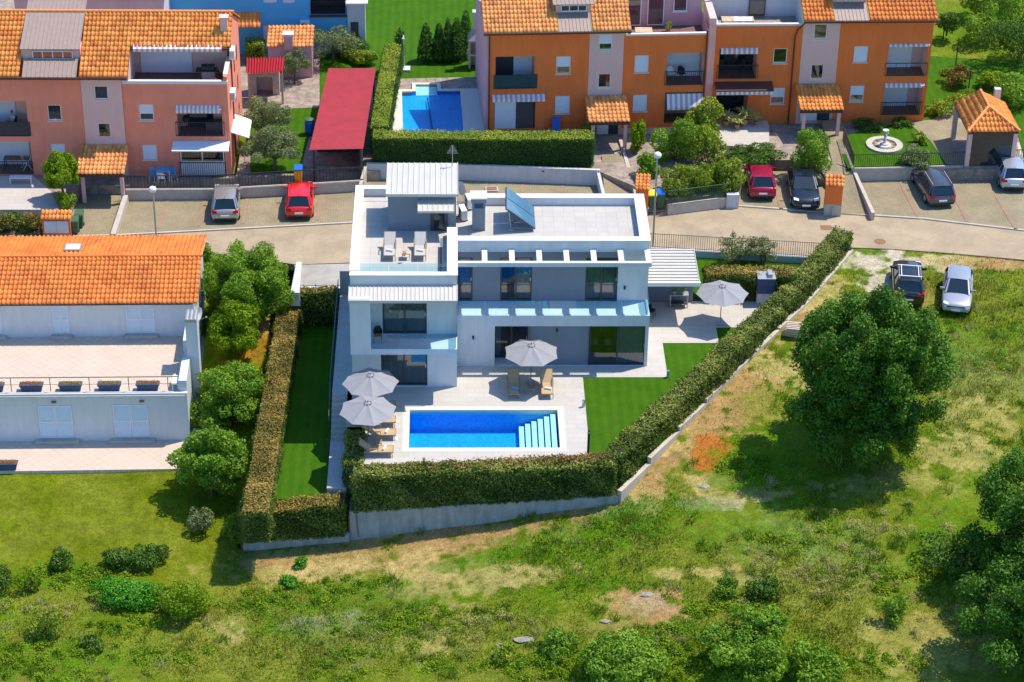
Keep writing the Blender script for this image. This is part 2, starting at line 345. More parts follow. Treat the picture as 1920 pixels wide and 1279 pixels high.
# ---------------------------------------------------------------- ground colours (grass, straw, red earth): what grows or lies there
GREEN = np.array([.14, .225, .008]); LUSH = np.array([.095, .22, .006]); OLIVE = np.array([.22, .245, .03]); STRAW = np.array([.52, .40, .17]); EARTH = np.array([.44, .275, .125])
RED = np.array([.50, .17, .03]); GRAVEL = np.array([.60, .52, .44]); GREY = np.array([.23, .29, .10]); LAWN = np.array([.145, .19, .004]); PALE = np.array([.50, .42, .33])
PATCH = [  # px, py, radius x, radius y (m), colour, weight
    (700, 1040, 7, 1.6, EARTH, .95), (900, 1000, 5, 1.2, EARTH, .9), (1050, 965, 3, .8, EARTH, .9), (520, 1050, 2.6, .9, EARTH, 1.), (600, 1075, 2.5, 1.2, STRAW, .95), (430, 1185, .9, 1.2, STRAW, .9),
    (620, 1165, 2.3, .6, PALE, .8), (780, 1080, 2.2, 1.6, STRAW, .8), (820, 1200, 1.8, 1.6, STRAW, .6), (900, 1090, 2.5, 1.2, STRAW, .6), (1000, 1080, 2, .8, STRAW, .5),
    (850, 1140, 1.6, .5, STRAW, .8), (1290, 1075, 2.4, .4, STRAW, .7), (1200, 1135, 1.8, 1.3, EARTH, 1.), (1215, 1130, 1., .7, PALE, .35), (1130, 1180, 1.6, .9, EARTH, .6), (1370, 1090, 1.2, .6, STRAW, .5),
    (1190, 930, 1.8, 1.5, STRAW, .9), (1250, 860, 1.9, 2.6, EARTH, 1.), (1300, 800, 1.6, 2.4, STRAW, 1.), (1370, 730, 2, 2.4, EARTH, .85), (1450, 670, 2.2, 2.6, STRAW, .95), (1400, 745, 2.2, 2., EARTH, .9), (1500, 625, 2.6, 2.2, EARTH, .95), (1330, 790, 1.8, 1.8, EARTH, .9), (1540, 550, 1.6, 2., STRAW, .9),
    (1332, 855, 1.0, 1.5, RED, 1.), (1342, 835, .9, .9, RED, 1.), (1325, 870, .8, .9, RED, 1.), (1310, 905, 1.5, .9, STRAW, .8), (1440, 760, 1.6, 1.6, OLIVE, .8), (1380, 930, 2.3, .5, STRAW, .8), (1330, 945, 2., .5, PALE, .6),
    (1650, 492, 2.6, 1.1, GRAVEL, 1.), (1650, 520, 1.2, 1.8, GRAVEL, .9), (1730, 495, 3.0, .9, GRAVEL, .9), (1735, 555, .7, 1.8, EARTH, .6), (1830, 490, 3.5, .7, STRAW, 1.1), (1900, 495, 3.5, .7, EARTH, 1.2), (1860, 560, 4, 2, OLIVE, .5),
    (1850, 700, 4, 3, GREY, .55), (1800, 780, 3, 2, STRAW, .45), (1780, 850, 2.5, 1.5, STRAW, .6), (1700, 900, 3, 1.3, STRAW, .45), (1500, 1000, 3, 2, GREY, .4), (1560, 1080, 3, 2, GREY, .3), (1650, 950, 4, 1.5, OLIVE, .6),
    (1160, 955, 1.6, .6, GREY, 1.), (540, 1035, 2.8, .35, GREY, .8), (1650, 1180, 3, 2, OLIVE, .7), (1500, 1150, 3, 2, OLIVE, .5), (1750, 1210, 3, 2, STRAW, .4),
    (880, 1160, 3, 1.5, OLIVE, .7), (1000, 1200, 4, 2, OLIVE, .8), (560, 1230, 5, 2, OLIVE, .7), (700, 1180, 3, 2, GREY, .25), (330, 1230, 2.5, 1.5, OLIVE, .8), (120, 1130, 2.5, 1.5, OLIVE, .8), (430, 1090, 2, 1, OLIVE, .5),
    (620, 1110, 3, 1, LUSH, .9), (900, 1050, 2, .6, LUSH, .7), (1100, 1010, 4, 1.2, LUSH, .9), (1240, 960, 2.5, 1, LUSH, .8), (1380, 880, 1.5, 1.5, LUSH, .9), (60, 1240, 5, 1.6, LUSH, .8), (150, 1080, 3, 1, LUSH, .8),
    (600, 1150, 5, 1.3, LUSH, .6), (1350, 1000, 2, 1, LUSH, .5), (1800, 1000, 3, 2, LUSH, .5), (1850, 640, 3, 1.5, LUSH, .6),
    (460, 620, 1.5, 2.2, RED, .5), (480, 570, 1.4, 1.2, STRAW, .8), (470, 680, 1, 1.6, RED, .4), (500, 580, 1.2, 1.5, EARTH, .8), (440, 730, .8, 1.5, RED, .6)]
_PW = [(PT(a, b), c, d, e, w) for a, b, c, d, e, w in PATCH]
def ground_rgb(x, y):
    n1 = fbm(x, y, .16, 1)[..., None]; n2 = fbm(x, y, .7, 5)[..., None]; n3 = fbm(x, y, 2.2, 9, 3)[..., None]; n4 = fbm(x*1.6+y*.5, y*.6, 1.5, 21, 3); n5 = fbm(x, y, .9, 27, 3)
    sm = lambda t, a, b: np.clip((t-a)/(b-a), 0, 1)
    c = GREEN*(1-sm(n1, .38, .62))+OLIVE*sm(n1, .38, .62)
    c = c*(1-.7*sm(n2, .52, .72))+LUSH*.7*sm(n2, .52, .72)
    # mown lawn of the white house
    lw = np.clip((y+9.0+.03*(x+26)+1.2*(n1[..., 0]-.5))/1.2, 0, 1)*np.clip((-13.2-x)/.8, 0, 1)*np.clip((3-y)/1., 0, 1)
    lawn = LAWN*(.82+.36*n1)+(OLIVE-LAWN)*.55*sm(n1*.6+n2*.4, .42, .6)
    c = c*(1-lw[..., None])+lawn*lw[..., None]
    for p, rx, ry, col, w in _PW:
        d = ((x-p[0])/rx)**2+((y-p[1])/ry)**2
        m = np.clip((1.4-d+3.2*(n2[..., 0]-.5)+3.4*(n3[..., 0]-.5)+2.2*(n4-.5))/.7, 0, 1)*min(w, 1)*(.55+.45*np.clip((n5-.3)/.3, 0, 1))
        c = c*(1-m[..., None])+np.asarray(col)*m[..., None]
    return c*(.76+.68*n3)
# ---------------------------------------------------------------- outlines of the flat grounds
KERB = [(7.02, -4.55, -1.27)]+[(*P2(a, b, z), z) for a, b, z in [(1271, 808, -.55), (1371, 704, -.05), (1459, 618, .15), (1515, 563, .25), (1597, 468, .35)]]
VILLA_POLY = [(-12.9, -4.4), (6.9, -4.4)]+[(k[0]-.15, k[1]) for k in KERB[1:]]+[(22.3, 19.3), (-12, 19.3), (-12.2, 14.5)]
ROADL = [(-60, 19.0), P2(420, 478, .3), P2(556, 496, .3), P2(664, 492, .3), (10.4, 19.35), P2(1545, 487, .3), P2(1594, 464, .3), P2(1676, 467, .3), P2(1800, 476, .3), P2(1920, 487, .3), P2(2200, 510, .3)]
ROADU = [P2(2200, 455, .3), P2(1920, 433, .3), P2(1732, 411, .3), P2(1639, 404, .3), P2(1577, 401, .3), P2(1385, 387, .3), P2(1220, 397, .3), P2(670, 418, .3), P2(220, 442, .3), P2(-300, 455, .3)]
PARK = [(-60, 20.9), P2(220, 442, .3), P2(670, 418, .3), P2(1220, 397, .3), P2(1385, 387, .3), P2(1577, 401, .3), P2(1732, 411, .3), P2(2200, 455, .3), (60, 24), (60, 60), (-60, 60)]
WH_POLY = [(-60, 1.1), (-16.2, 1.1), (-16.1, 14), (-15.6, 18), (-60, 18.4)]
def ground():
    nx, ny = 620, 560
    xs = np.linspace(-48, 56, nx); ys = np.r_[np.linspace(-24, 22, 460), np.linspace(22.5, 75, ny-460)]
    xs = np.r_[-900, -450, -220, -120, -75, xs, 80, 130, 230, 450, 900]; ys = np.r_[-500, -250, -120, -60, -36, ys, 95, 150, 300, 600, 1500]; nx += 10; ny += 10
    X, Y = np.meshgrid(xs, ys); Z = terr(np.clip(X, -60, 70), np.clip(Y, -40, 85))
    rgb = ground_rgb(X, Y)*.94
    Z = Z+.22*(fbm(X, Y, .35, 3)-.5)*np.clip((2.-Y)/4, .25, 1)
    for poly, drop in ((VILLA_POLY, 4.5), (ROADL+ROADU, .5), (PARK, .6), (WH_POLY, 1.)):
        ins = inpoly(X, Y, poly); Z = np.where(ins, Z-drop, Z)
    # far gardens and field: lush
    v = np.stack([X.ravel(), Y.ravel(), Z.ravel()], 1); i = np.arange(nx*ny).reshape(ny, nx)
    f = np.stack([i[:-1, :-1], i[:-1, 1:], i[1:, 1:], i[1:, :-1]], -1).reshape(-1, 4)
    me = npmesh('ground', v, f, smooth=True)
    ca = me.color_attributes.new('col', 'FLOAT_COLOR', 'POINT'); ca.data.foreach_set('color', np.c_[rgb.reshape(-1, 3), np.ones(nx*ny)].ravel())
    m, t, b, n, l = nt('meadow ground')
    at = n.new('ShaderNodeAttribute'); at.attribute_name = 'col'; tc = n.new('ShaderNodeTexCoord').outputs['Object']
    col = mixc(n, l, 1., at.outputs['Color'], ramp(n, l, noise(n, l, tc, 5, 5, .75), [(.3, (.55, .6, .5)), (.5, (.95, .95, .9)), (.72, (1.35, 1.3, 1.15))]), 'MULTIPLY')
    col = mixc(n, l, 1., col, ramp(n, l, noise(n, l, tc, 18, 3, .7), [(.3, (.6, .62, .55)), (.7, (1.25, 1.25, 1.2))]), 'MULTIPLY')
    l.new(col, b.inputs['Base Color']); b.inputs['Roughness'].default_value = .95; b.inputs['Specular IOR Level'].default_value = .1
    bp = n.new('ShaderNodeBump'); bp.inputs['Strength'].default_value = .9; bp.inputs['Distance'].default_value = .12
    l.new(noise(n, l, tc, 9, 5, .75), bp.inputs['Height']); l.new(bp.outputs[0], b.inputs['Normal'])
    me.materials.append(m); o = D.objects.new('ground', me); COL.objects.link(o); return struct(o)
def npmesh(name, v, f, smooth=False):
    v = np.asarray(v, np.float32); f = np.asarray(f, np.int32); k = f.shape[1]
    me = D.meshes.new(name); me.vertices.add(len(v)); me.vertices.foreach_set('co', v.ravel())
    me.loops.add(f.size); me.loops.foreach_set('vertex_index', f.ravel()); me.polygons.add(len(f))
    me.polygons.foreach_set('loop_start', np.arange(len(f), dtype=np.int32)*k); me.polygons.foreach_set('loop_total', np.full(len(f), k, np.int32))
    if smooth: me.polygons.foreach_set('use_smooth', np.ones(len(f), bool))
    me.update(calc_edges=True); return me
ground()
# ---------------------------------------------------------------- foliage
def leafmesh(name, c, nrm, size, tone, mat_, parent=None, aspect=.55, loc=None):
    """one small folded leaf face per point"""
    N = len(c); nrm = nrm/(np.linalg.norm(nrm, axis=1, keepdims=True)+1e-9)
    a = RNG.normal(size=(N, 3)); t = np.cross(nrm, a); t /= np.linalg.norm(t, axis=1, keepdims=True)+1e-9; b = np.cross(nrm, t)
    s = (size*RNG.uniform(.6, 1.35, N))[:, None]
    v = np.stack([c-t*s*.5, c+b*s*aspect*.5+nrm*s*.08, c+t*s*.5, c-b*s*aspect*.5+nrm*s*.08], 1).reshape(-1, 3)
    f = np.arange(4*N).reshape(N, 4)
    me = npmesh(name, v, f); at = me.attributes.new('tone', 'FLOAT', 'FACE'); at.data.foreach_set('value', np.clip(tone, 0, 1).astype(np.float32))
    me.materials.append(mat_); o = D.objects.new(name, me); COL.objects.link(o)
    if parent is not None: o.parent = parent
    return o
def blobcloud(blobs, n, jitter=.16, flat=False):
    """points on the shells of overlapping blobs, with outward normals and a tone per clump"""
    B = np.array([(*c, *r) for c, r in blobs], float); w = (B[:, 3]*B[:, 4]+B[:, 4]*B[:, 5]+B[:, 3]*B[:, 5]); w /= w.sum()
    k = RNG.choice(len(B), n, p=w); d = RNG.normal(size=(n, 3)); d /= np.linalg.norm(d, axis=1, keepdims=True)
    rr = 1-np.abs(RNG.normal(0, jitter, n))+.05*RNG.random(n)
    # each blob's surface is itself lumpy
    ph = RNG.uniform(0, 6.28, (len(B), 3)); lum = 1+.16*np.sin(d[:, 0]*5+ph[k, 0])*np.sin(d[:, 1]*5+ph[k, 1])+.1*np.sin(d[:, 2]*7+ph[k, 2])
    p = B[k, :3]+d*B[k, 3:]*(rr*lum)[:, None]
    ct = RNG.uniform(.15, .8, len(B))
    tone = ct[k]*.4+.42*RNG.random(n)+.18*(vnoise(p[:, 0]+p[:, 2], p[:, 1]-p[:, 2], 1.4, 3))
    nr = d/B[k, 3:]*B[k, 3:].mean(1)[:, None]+RNG.normal(0, .75, (n, 3))
    keep = np.ones(n, bool)
    for i in range(len(B)):
        q = np.linalg.norm((p-B[i, :3])/B[i, 3:], axis=1); keep &= ~((q < .62) & (k != i) & (RNG.random(n) < .85))
    return p[keep], nr[keep], tone[keep]
def crownblobs(rx, ry, rz, zc, nb, rb=(.26, .42), seed=1, low=.0):
    rg = np.random.default_rng(seed); out = []
    for i in range(nb):
        d = rg.normal(size=3); d /= np.linalg.norm(d); q = rg.uniform(.45, 1.)**.8*.92
        if d[2] < -.7: d[2] *= .7
        r = rg.uniform(*rb); c = (d[0]*rx*q, d[1]*ry*q, zc+d[2]*rz*q)
        out.append((c, (rx*r, ry*r, rz*r*1.05)))
    out.append(((0, 0, zc), (rx*.5, ry*.5, rz*.5)))
    return out
def tree(name, label, cat, base, R, H, crown_base, n, leaf, lm, nb=22, seed=1, ry=None, trunk=.16, group=None, rb=(.2, .34), jitter=.2, aspect=.55, part='crown', stems=1, bark='bark', lean=0.):
    t = thing(name, label, cat, base, 0, group)
    zc = (H+crown_base)/2; rz = (H-crown_base)/2; ry = ry or R
    bl = crownblobs(R, ry, rz, zc, nb, rb, seed)
    p, nr, tn = blobcloud(bl, n, jitter)
    ok = p[:, 2] > .05; p, nr, tn = p[ok], nr[ok], tn[ok]
    if lean: p[:, 0] += lean*(p[:, 2]-zc)/rz
    leafmesh(part, p, nr, leaf, tn, lm, t, aspect)
    if trunk:
        mb = MB(); rg = random.Random(seed)
        for s_ in range(stems):
            ox = 0 if stems == 1 else rg.uniform(-.3, .3)*R*.5; oy = 0 if stems == 1 else rg.uniform(-.2, .2)*R*.5
            hub = (ox*1.5+rg.uniform(-.1, .1)*R, oy*1.5+rg.uniform(-.1, .1)*R, max(crown_base*.9, H*.28)); mb.tube((ox*.4, oy*.4, -.3), hub, trunk, trunk*.7, 8)
            for c, r in bl[s_::stems][:max(6, nb//2)]:
                mid = tuple((a*.55+b*.45) for a, b in zip(hub, c)); mid = (mid[0], mid[1], mid[2]+.1*rz)
                mb.tube(hub, mid, trunk*.5, trunk*.3, 6); mb.tube(mid, c, trunk*.3, trunk*.1, 5)
        mb.build('trunk', M[bark], t, smooth=True)
    return t
G = {}
G['oak'] = leafmat('oak leaves', (0.02, 0.08, 0.008), (0.085, 0.21, 0.018), (0.24, 0.42, 0.046), .25)
G['olivetree'] = leafmat('olive leaves', (.08, .12, .04), (.20, .25, .095), (.38, .42, .20), .2)
G['lime'] = leafmat('lime green leaves', (.09, .2, .005), (.22, .36, .01), (.38, .5, .03), .35)
G['mid'] = leafmat('fresh green leaves', (0.065, 0.175, 0.0096), (0.20, 0.36, 0.026), (0.38, 0.56, 0.06))
G['photinia'] = leafmat('hedge leaves', (0.02, 0.055, 0.0075), (0.11, 0.17, 0.022), (0.40, 0.43, 0.10), .28)
G['brown'] = leafmat('brown hedge leaves', (0.04, 0.065, 0.012), (0.19, 0.165, 0.03), (0.54, 0.38, 0.10), .25)
G['cypress'] = leafmat('cypress foliage', (0.0156, 0.0585, 0.0091), (0.0455, 0.124, 0.0156), (0.104, 0.208, 0.026), .15)
G['hedge2'] = leafmat('clipped hedge leaves', (0.075, 0.15, 0.012), (0.255, 0.36, 0.027), (0.51, 0.57, 0.06), .25)
G['dkbush'] = leafmat('dark shrub leaves', (0.03, 0.084, 0.0096), (0.084, 0.18, 0.018), (0.192, 0.324, 0.048), .25)
G['emerald'] = leafmat('emerald shrub leaves', (.04, .2, .01), (.10, .36, .02), (.2, .5, .05), .3)
G['pinkshoot'] = leafmat('red young shoots', (.35, .05, .04), (.50, .12, .09), (.62, .26, .16), .3)
G['pale'] = leafmat('straw coloured weeds', (.28, .30, .07), (.45, .42, .14), (.62, .56, .24), .3)
G['core'] = mat('twigs inside the hedge', (.018, .03, .008), .95, .3, 6)
def hedge(name, label, pts, widths, base, top, dens, leaf, lm, lm2=None, group=None, shoots=0, core=.14, cat='hedge', wob=.09):
    """clipped hedge along a polyline: pts (x,y); base/top z per point. Leaf faces on every side of a twiggy core"""
    t = thing(name, label, cat, (pts[0][0], pts[0][1], base[0]), 0, group)
    o0 = np.array([pts[0][0], pts[0][1], base[0]])
    C = []; Nn = []; core_mb = MB(); T = []; side = []
    L = [math.hypot(pts[i+1][0]-pts[i][0], pts[i+1][1]-pts[i][1]) for i in range(len(pts)-1)]
    for i in range(len(pts)-1):
        a = np.array(pts[i]); b = np.array(pts[i+1]); d = (b-a)/L[i]; nrm = np.array([d[1], -d[0]]); w = widths/2
        h = .5*(top[i]+top[i+1]-base[i]-base[i+1])
        areas = {'top': L[i]*widths, 's1': L[i]*h, 's2': L[i]*h, 'e1': widths*h if i == 0 else 0, 'e2': widths*h if i == len(L)-1 else 0, 'in': L[i]*h*.5}
        for kx, A in areas.items():
            n = int(A*dens)
            if n < 1: continue
            u = RNG.random(n); v = RNG.random(n); q = RNG.random(n)
            if kx == 'top': uu = u; off = (v*2-1)*w; hh = np.ones(n)
            elif kx == 's1': uu = u; off = np.full(n, w); hh = v
            elif kx == 's2': uu = u; off = np.full(n, -w); hh = v
            elif kx == 'in': uu = u; off = (q*2-1)*w*.9; hh = v
            else: uu = np.full(n, 0. if kx == 'e1' else 1.); off = (v*2-1)*w; hh = q
            x = a[0]+d[0]*L[i]*uu+nrm[0]*off; y = a[1]+d[1]*L[i]*uu+nrm[1]*off
            zb = base[i]+(base[i+1]-base[i])*uu; zt = top[i]+(top[i+1]-top[i])*uu; z = zb+(zt-zb)*hh
            wv = (vnoise(x+z, y+z*.7, 1.3, 4)-.5)*2*wob+(vnoise(x+z*1.3, y-z*1.2, 4.2, 8)-.5)*1.3*wob+RNG.normal(0, .04, n)+np.where(RNG.random(n) < .02, .14, 0)
            nn = {'top': (0, 0, 1), 's1': (nrm[0], nrm[1], .3), 's2': (-nrm[0], -nrm[1], .3), 'e1': (-d[0], -d[1], .3), 'e2': (d[0], d[1], .3), 'in': (0, 0, 1)}[kx]
            nn = np.array(nn)[None]*np.ones((n, 1))
            p = np.stack([x, y, z], 1)+nn*wv[:, None]-np.where(RNG.random(n) < .3, .08, 0)[:, None]*nn
            C.append(p); Nn.append(nn+RNG.normal(0, .6, (n, 3)))
            T.append(.05+.55*vnoise(p[:, 0]*1.+p[:, 2], p[:, 1]+p[:, 2], 1.1, 6)*RNG.uniform(.6, 1.2, n)+.45*RNG.random(n)**1.5); side.append(np.full(n, kx == 'top'))
        c = core; z0, z1 = base, top
        pa = a+d*(c if i == 0 else -w*.5); pb = b-d*(c if i == len(L)-1 else -w*.5); ww = w-c
        q = [(*(pa+nrm*ww), z0[i]), (*(pb+nrm*ww), z0[i+1]), (*(pb-nrm*ww), z0[i+1]), (*(pa-nrm*ww), z0[i])]
        q2 = [(x, y, (z1[i] if j in (0, 3) else z1[i+1])-c) for j, (x, y, _) in enumerate(q)]
        core_mb.hexa([tuple(np.array(p_)-o0) for p_ in q+q2])
    C = np.concatenate(C)-o0; Nn = np.concatenate(Nn); T = np.concatenate(T); side = np.concatenate(side)
    leafmesh('foliage', C[~side], Nn[~side], leaf, T[~side], lm, t)
    leafmesh('top_growth', C[side], Nn[side], leaf, T[side]+.2, lm2 or lm, t)
    core_mb.build('branches', G['core'], t)
    if shoots:
        i = RNG.choice(np.where(side)[0], shoots); c = C[i]+np.array([0, 0, .1])+RNG.normal(0, .03, (shoots, 3))
        leafmesh('young_shoots', c, RNG.normal(size=(shoots, 3))+np.array([0, -1, .3]), leaf*.9, RNG.random(shoots), G['pinkshoot'], t)
    return t
def bush(name, label, base, R, H, n, leaf, lm, seed=1, ry=None, nb=10, group=None, cat='bush', rb=(.35, .55), aspect=.55, jitter=.14):
    return tree(name, label, cat, base, R, H, -H*.15, n, leaf, lm, nb, seed, ry, trunk=.04, group=group, rb=rb, aspect=aspect, part='foliage', jitter=jitter, stems=3)
# ================================================================ flat grounds
def slab(name, poly, z, mat_, depth=.4):
    mb = MB(); zz = z if hasattr(z, '__len__') else [z]*len(poly)
    mb.prism([tuple(p[:2]) for p in poly], [q-depth for q in zz], zz); return struct(mb.build(name, mat_))
slab('road', ROADL+ROADU, .3, M['road'], .45)
BACK = [P2(-300, 455, .3), P2(220, 442, .3), P2(670, 418, .3), P2(1220, 397, .3), P2(1385, 387, .3), P2(1577, 401, .3), P2(1732, 411, .3), P2(1920, 433, .3), P2(2200, 455, .3), (60, 34.5), (30, 34.5), (-60, 34.5)]
slab('parking_paving', BACK, .36, M['paver'], .5)
# kerb strip between paving and road
mb = MB(); kp = BACK[:9]
for a, b in zip(kp[:-1], kp[1:]): mb.beam((*a, .33), (*b, .33), .14, .10)
tag(mb.build('kerb_strip', M['kerb']), None, None, kind='structure')
def strip(name, pts, w, z, m):
    mb = MB()
    for (a, b) in pts: mb.beam((*a, z-.02), (*b, z-.02), w, .05)
    return struct(mb.build(name, m))
strip('paver_strips', [(P2(298, 428, .36), P2(316, 372, .36)), (P2(372, 424, .36), P2(385, 368, .36)), (P2(455, 420, .36), P2(465, 362, .36)), (P2(595, 413, .36), P2(604, 357, .36)),
    (P2(978, 362, .36), P2(982, 335, .36)), (P2(1053, 362, .36), P2(1058, 338, .36)), (P2(1722, 408, .36), P2(1680, 325, .36)), (P2(1815, 417, .36), P2(1775, 335, .36)), (P2(1905, 430, .36), P2(1868, 367, .36)), (P2(1465, 392, .36), P2(1452, 340, .36))], .24, .375, M['redbrick'])
# villa platform
YW = -4.6
def wz(px, py): p = PY(px, py, YW); return float(p[0]), float(p[2])
slab('terrace_soil', [(-7.2, -4.5), (6.95, -4.5), (6.3, -3.3), (-7.2, -3.3)], [-2.45, -1.5, -1.5, -2.45], M['soil'], 2.5)
LAWNP = [(5.4, -3.4), (6.3, -3.4), (6.75, -4.3)]+[(k[0]-.12, k[1]+.02) for k in KERB[1:]]+[(22.1, 19.0), P2(1545, 487, .3), (10.4, 19.2), (-6.9, 19.0), (-6.9, 6), (5.4, 6)]
m, t, b, n, l = nt('mown lawn')
tc = n.new('ShaderNodeTexCoord').outputs['Object']
col = ramp(n, l, noise(n, l, tc, .8, 5, .7), [(.3, (.035, .12, .003)), (.7, (.065, .17, .005))])
col = mixc(n, l, 1., col, ramp(n, l, noise(n, l, tc, 22, 3, .8), [(.3, (.62, .65, .55)), (.7, (1.2, 1.15, 1.1))]), 'MULTIPLY')
wv = n.new('ShaderNodeTexWave'); wv.inputs['Scale'].default_value = .55; wv.inputs['Distortion'].default_value = 1.5; l.new(tc, wv.inputs['Vector'])
col = mixc(n, l, .2, col, ramp(n, l, wv.outputs['Fac'], [(.3, (.03, .10, .003)), (.7, (.07, .17, .006))]))
l.new(col, b.inputs['Base Color']); b.inputs['Roughness'].default_value = .9; b.inputs['Specular IOR Level'].default_value = .1
bp = n.new('ShaderNodeBump'); bp.inputs['Strength'].default_value = .7; bp.inputs['Distance'].default_value = .04
l.new(noise(n, l, tc, 30, 3, .8), bp.inputs['Height']); l.new(bp.outputs[0], b.inputs['Normal'])
M['lawn'] = m
slab('villa_lawn', LAWNP, -.03, M['lawn'], 1.5)
LZ = -1.8
slab('lower_lawn', [(-12.2, -4.0), (-7.4, -4.0), (-7.0, 14.3), (-12.2, 14.3)], LZ, M['lawn'], 3)
# deck (around the pool), path, stairs
PX0, PX1, PY0, PY1 = -4.02, 4.0, -1.82, 1.85
mb = MB()
for x0, x1, y0, y1 in [(-6.38, -4.36, -3.36, 2.2), (-7.45, -6.38, 0.55, 2.2), (-7.45, 5.55, 2.2, 5.2), (-4.36, 4.34, -3.36, -2.18), (4.34, 5.55, -3.36, 2.2),
                       (-8.3, -7.2, 3.5, 15.), (-7.45, -7.2, 2.2, 3.5), (-7.2, 10.28, 5.2, 8.87), (9., 13.5, 8.87, 10.6), (9., 19., 10.6, 13.6)]:
    if y1-y0 > .01: mb.box(x0, x1, y0, y1, -.25, 0)
struct(mb.build('pool_deck', M['deck']))
slab('lower_path', [(-8.32, -3.5), (-7.3, -3.5), (-7.3, 1.1), (-8.32, 1.1)], -1.42, M['deck'], .6)
mb = MB(); ns = 8
for i in range(ns):
    z = -(i+1)*1.42/(ns+1); mb.box(-8.3, -7.45, 3.5-(i+1)*.3, 3.5-i*.3, -2., z)
struct(mb.build('garden_stairs', M['deck']))
slab('driveway', [P2(552, 497, .3), P2(664, 494, .3), (-7.6, 14.9), (-11.0, 14.9)], .304, M['drive'], 2.2)
tag(MB().box(-7.3, 5.4, -3.33, -3.15, -2.6, -.26).build('deck_wall', M['concrete']), 'concrete front wall carrying the pool deck behind the front hedge', 'wall')
# ================================================================ pool
pool = thing('swimming_pool', 'rectangular blue mosaic swimming pool with pale coping in the villa terrace', 'swimming pool', (0, 0, 0))
d_ = 1.35
mb = MB()
for x0, x1, y0, y1 in [(-4.36, 4.34, PY1, 2.2), (-4.36, 4.34, -2.18, PY0), (-4.36, PX0, PY0, PY1), (PX1, 4.34, PY0, PY1)]: mb.box(x0, x1, y0, y1, -.25, .006)
mb.build('coping', M['coping'], pool)
mb = MB()
mb.box(PX0-.2, PX1+.2, PY0-.2, PY1+.2, -d_-.2, -d_)
for x0, x1, y0, y1 in [(PX0-.2, PX1+.2, PY1, PY1+.2), (PX0-.2, PX1+.2, PY0-.2, PY0), (PX0-.2, PX0, PY0, PY1), (PX1, PX1+.2, PY0, PY1)]: mb.box(x0, x1, y0, y1, -d_, -.25)
mb.build('basin', M['lining'], pool)
for i in range(6):
    x1 = PX1-.12-i*.34
    mb = MB(); mb.box(x1-.27, x1, PY0+.003, PY1-.12, -d_+.002, -.2-i*.15); mb.build('step', M['poolstep'], pool)
mb = MB(); g = np.linspace(0, 1, 2)
mb.quad((PX0, PY0, -.11), (PX1, PY0, -.11), (PX1, PY1, -.11), (PX0, PY1, -.11)); mb.build('water', M['water'], pool)
for x, y in [(-4.7, .75), (-4.75, -.95)]:
    o = MB().box(-.13, .13, -.1, .1, 0, .012).build('skimmer_lid', M['whitepvc']); o.location = (x, y, 0); tag(o, 'small white square lid set in the deck near the loungers, '+('far one' if y > 0 else 'near one'), 'lid', 'skimmer lids beside the pool')
# ================================================================ villa
VX0, VX1, YR, YL, YF, YWL, YBK = -7.2, 9.2, 6.36, 4.23, 2.95, 8.1, 13.6
vl = thing('villa', 'modern white flat-roofed two storey villa with roof terraces beside the pool', 'house', (1, 6.36, 0))
def V(mb, name, m, par=None, **k): return mb.build(name, m, par or vl, world=True, **k) if par is None else _sub(mb, name, m, par, **k)
def _sub(mb, name, m, par, **k):
    o = mb.build(name, m, vl, world=True, **k); o.parent = par; return o
def face_wall(mb, u0, u1, z0, z1, y, holes, m=0, rv=None, flip=False, fn=None):
    """vertical wall face at depth y facing -y, holes = (u0,u1,z0,z1,depth) with reveals"""
    fn = fn or (lambda u, d, z: (u, d, z))
    us = sorted({u0, u1, *[h[0] for h in holes], *[h[1] for h in holes]}); zs = sorted({z0, z1, *[h[2] for h in holes], *[h[3] for h in holes]})
    us = [u for u in us if u0 <= u <= u1]; zs = [z for z in zs if z0 <= z <= z1]
    for a, b in zip(us[:-1], us[1:]):
        for c, d in zip(zs[:-1], zs[1:]):
            if any(h[0] <= (a+b)/2 <= h[1] and h[2] <= (c+d)/2 <= h[3] for h in holes): continue
            mb.quad(fn(a, y, c), fn(b, y, c), fn(b, y, d), fn(a, y, d), m)
    for h in holes:
        a, b, c, d, dp = h[:5]; r = m if rv is None else rv
        a, b, c, d = max(a, u0), min(b, u1), max(c, z0), min(d, z1)
        mb.quad(fn(a, y, c), fn(a, y, d), fn(a, y+dp, d), fn(a, y+dp, c), r); mb.quad(fn(b, y, c), fn(b, y+dp, c), fn(b, y+dp, d), fn(b, y, d), r)
        mb.quad(fn(a, y, d), fn(b, y, d), fn(b, y+dp, d), fn(a, y+dp, d), r); mb.quad(fn(a, y, c), fn(a, y+dp, c), fn(b, y+dp, c), fn(b, y, c), r)
w = MB()
# right wing ground floor front (flush with balcony face), openings
g1 = (.65, 2.55, .02, 2.62, .9); g2 = (5.92, 9.02, .02, 2.62, .9)
gp = (2.55, 5.92, .02, 2.62, .12)
face_wall(w, -1.45, VX1, 0, 3.3, YR, [g1, gp, g2])
w.quad((VX1, YR, 2.62), (VX1, YBK, 2.62), (VX1, YBK, 3.3), (VX1, YR, 3.3)); w.quad((VX1, YR+1.2, 0), (VX1, YBK, 0), (VX1, YBK, 2.62), (VX1, YR+1.2, 2.62))
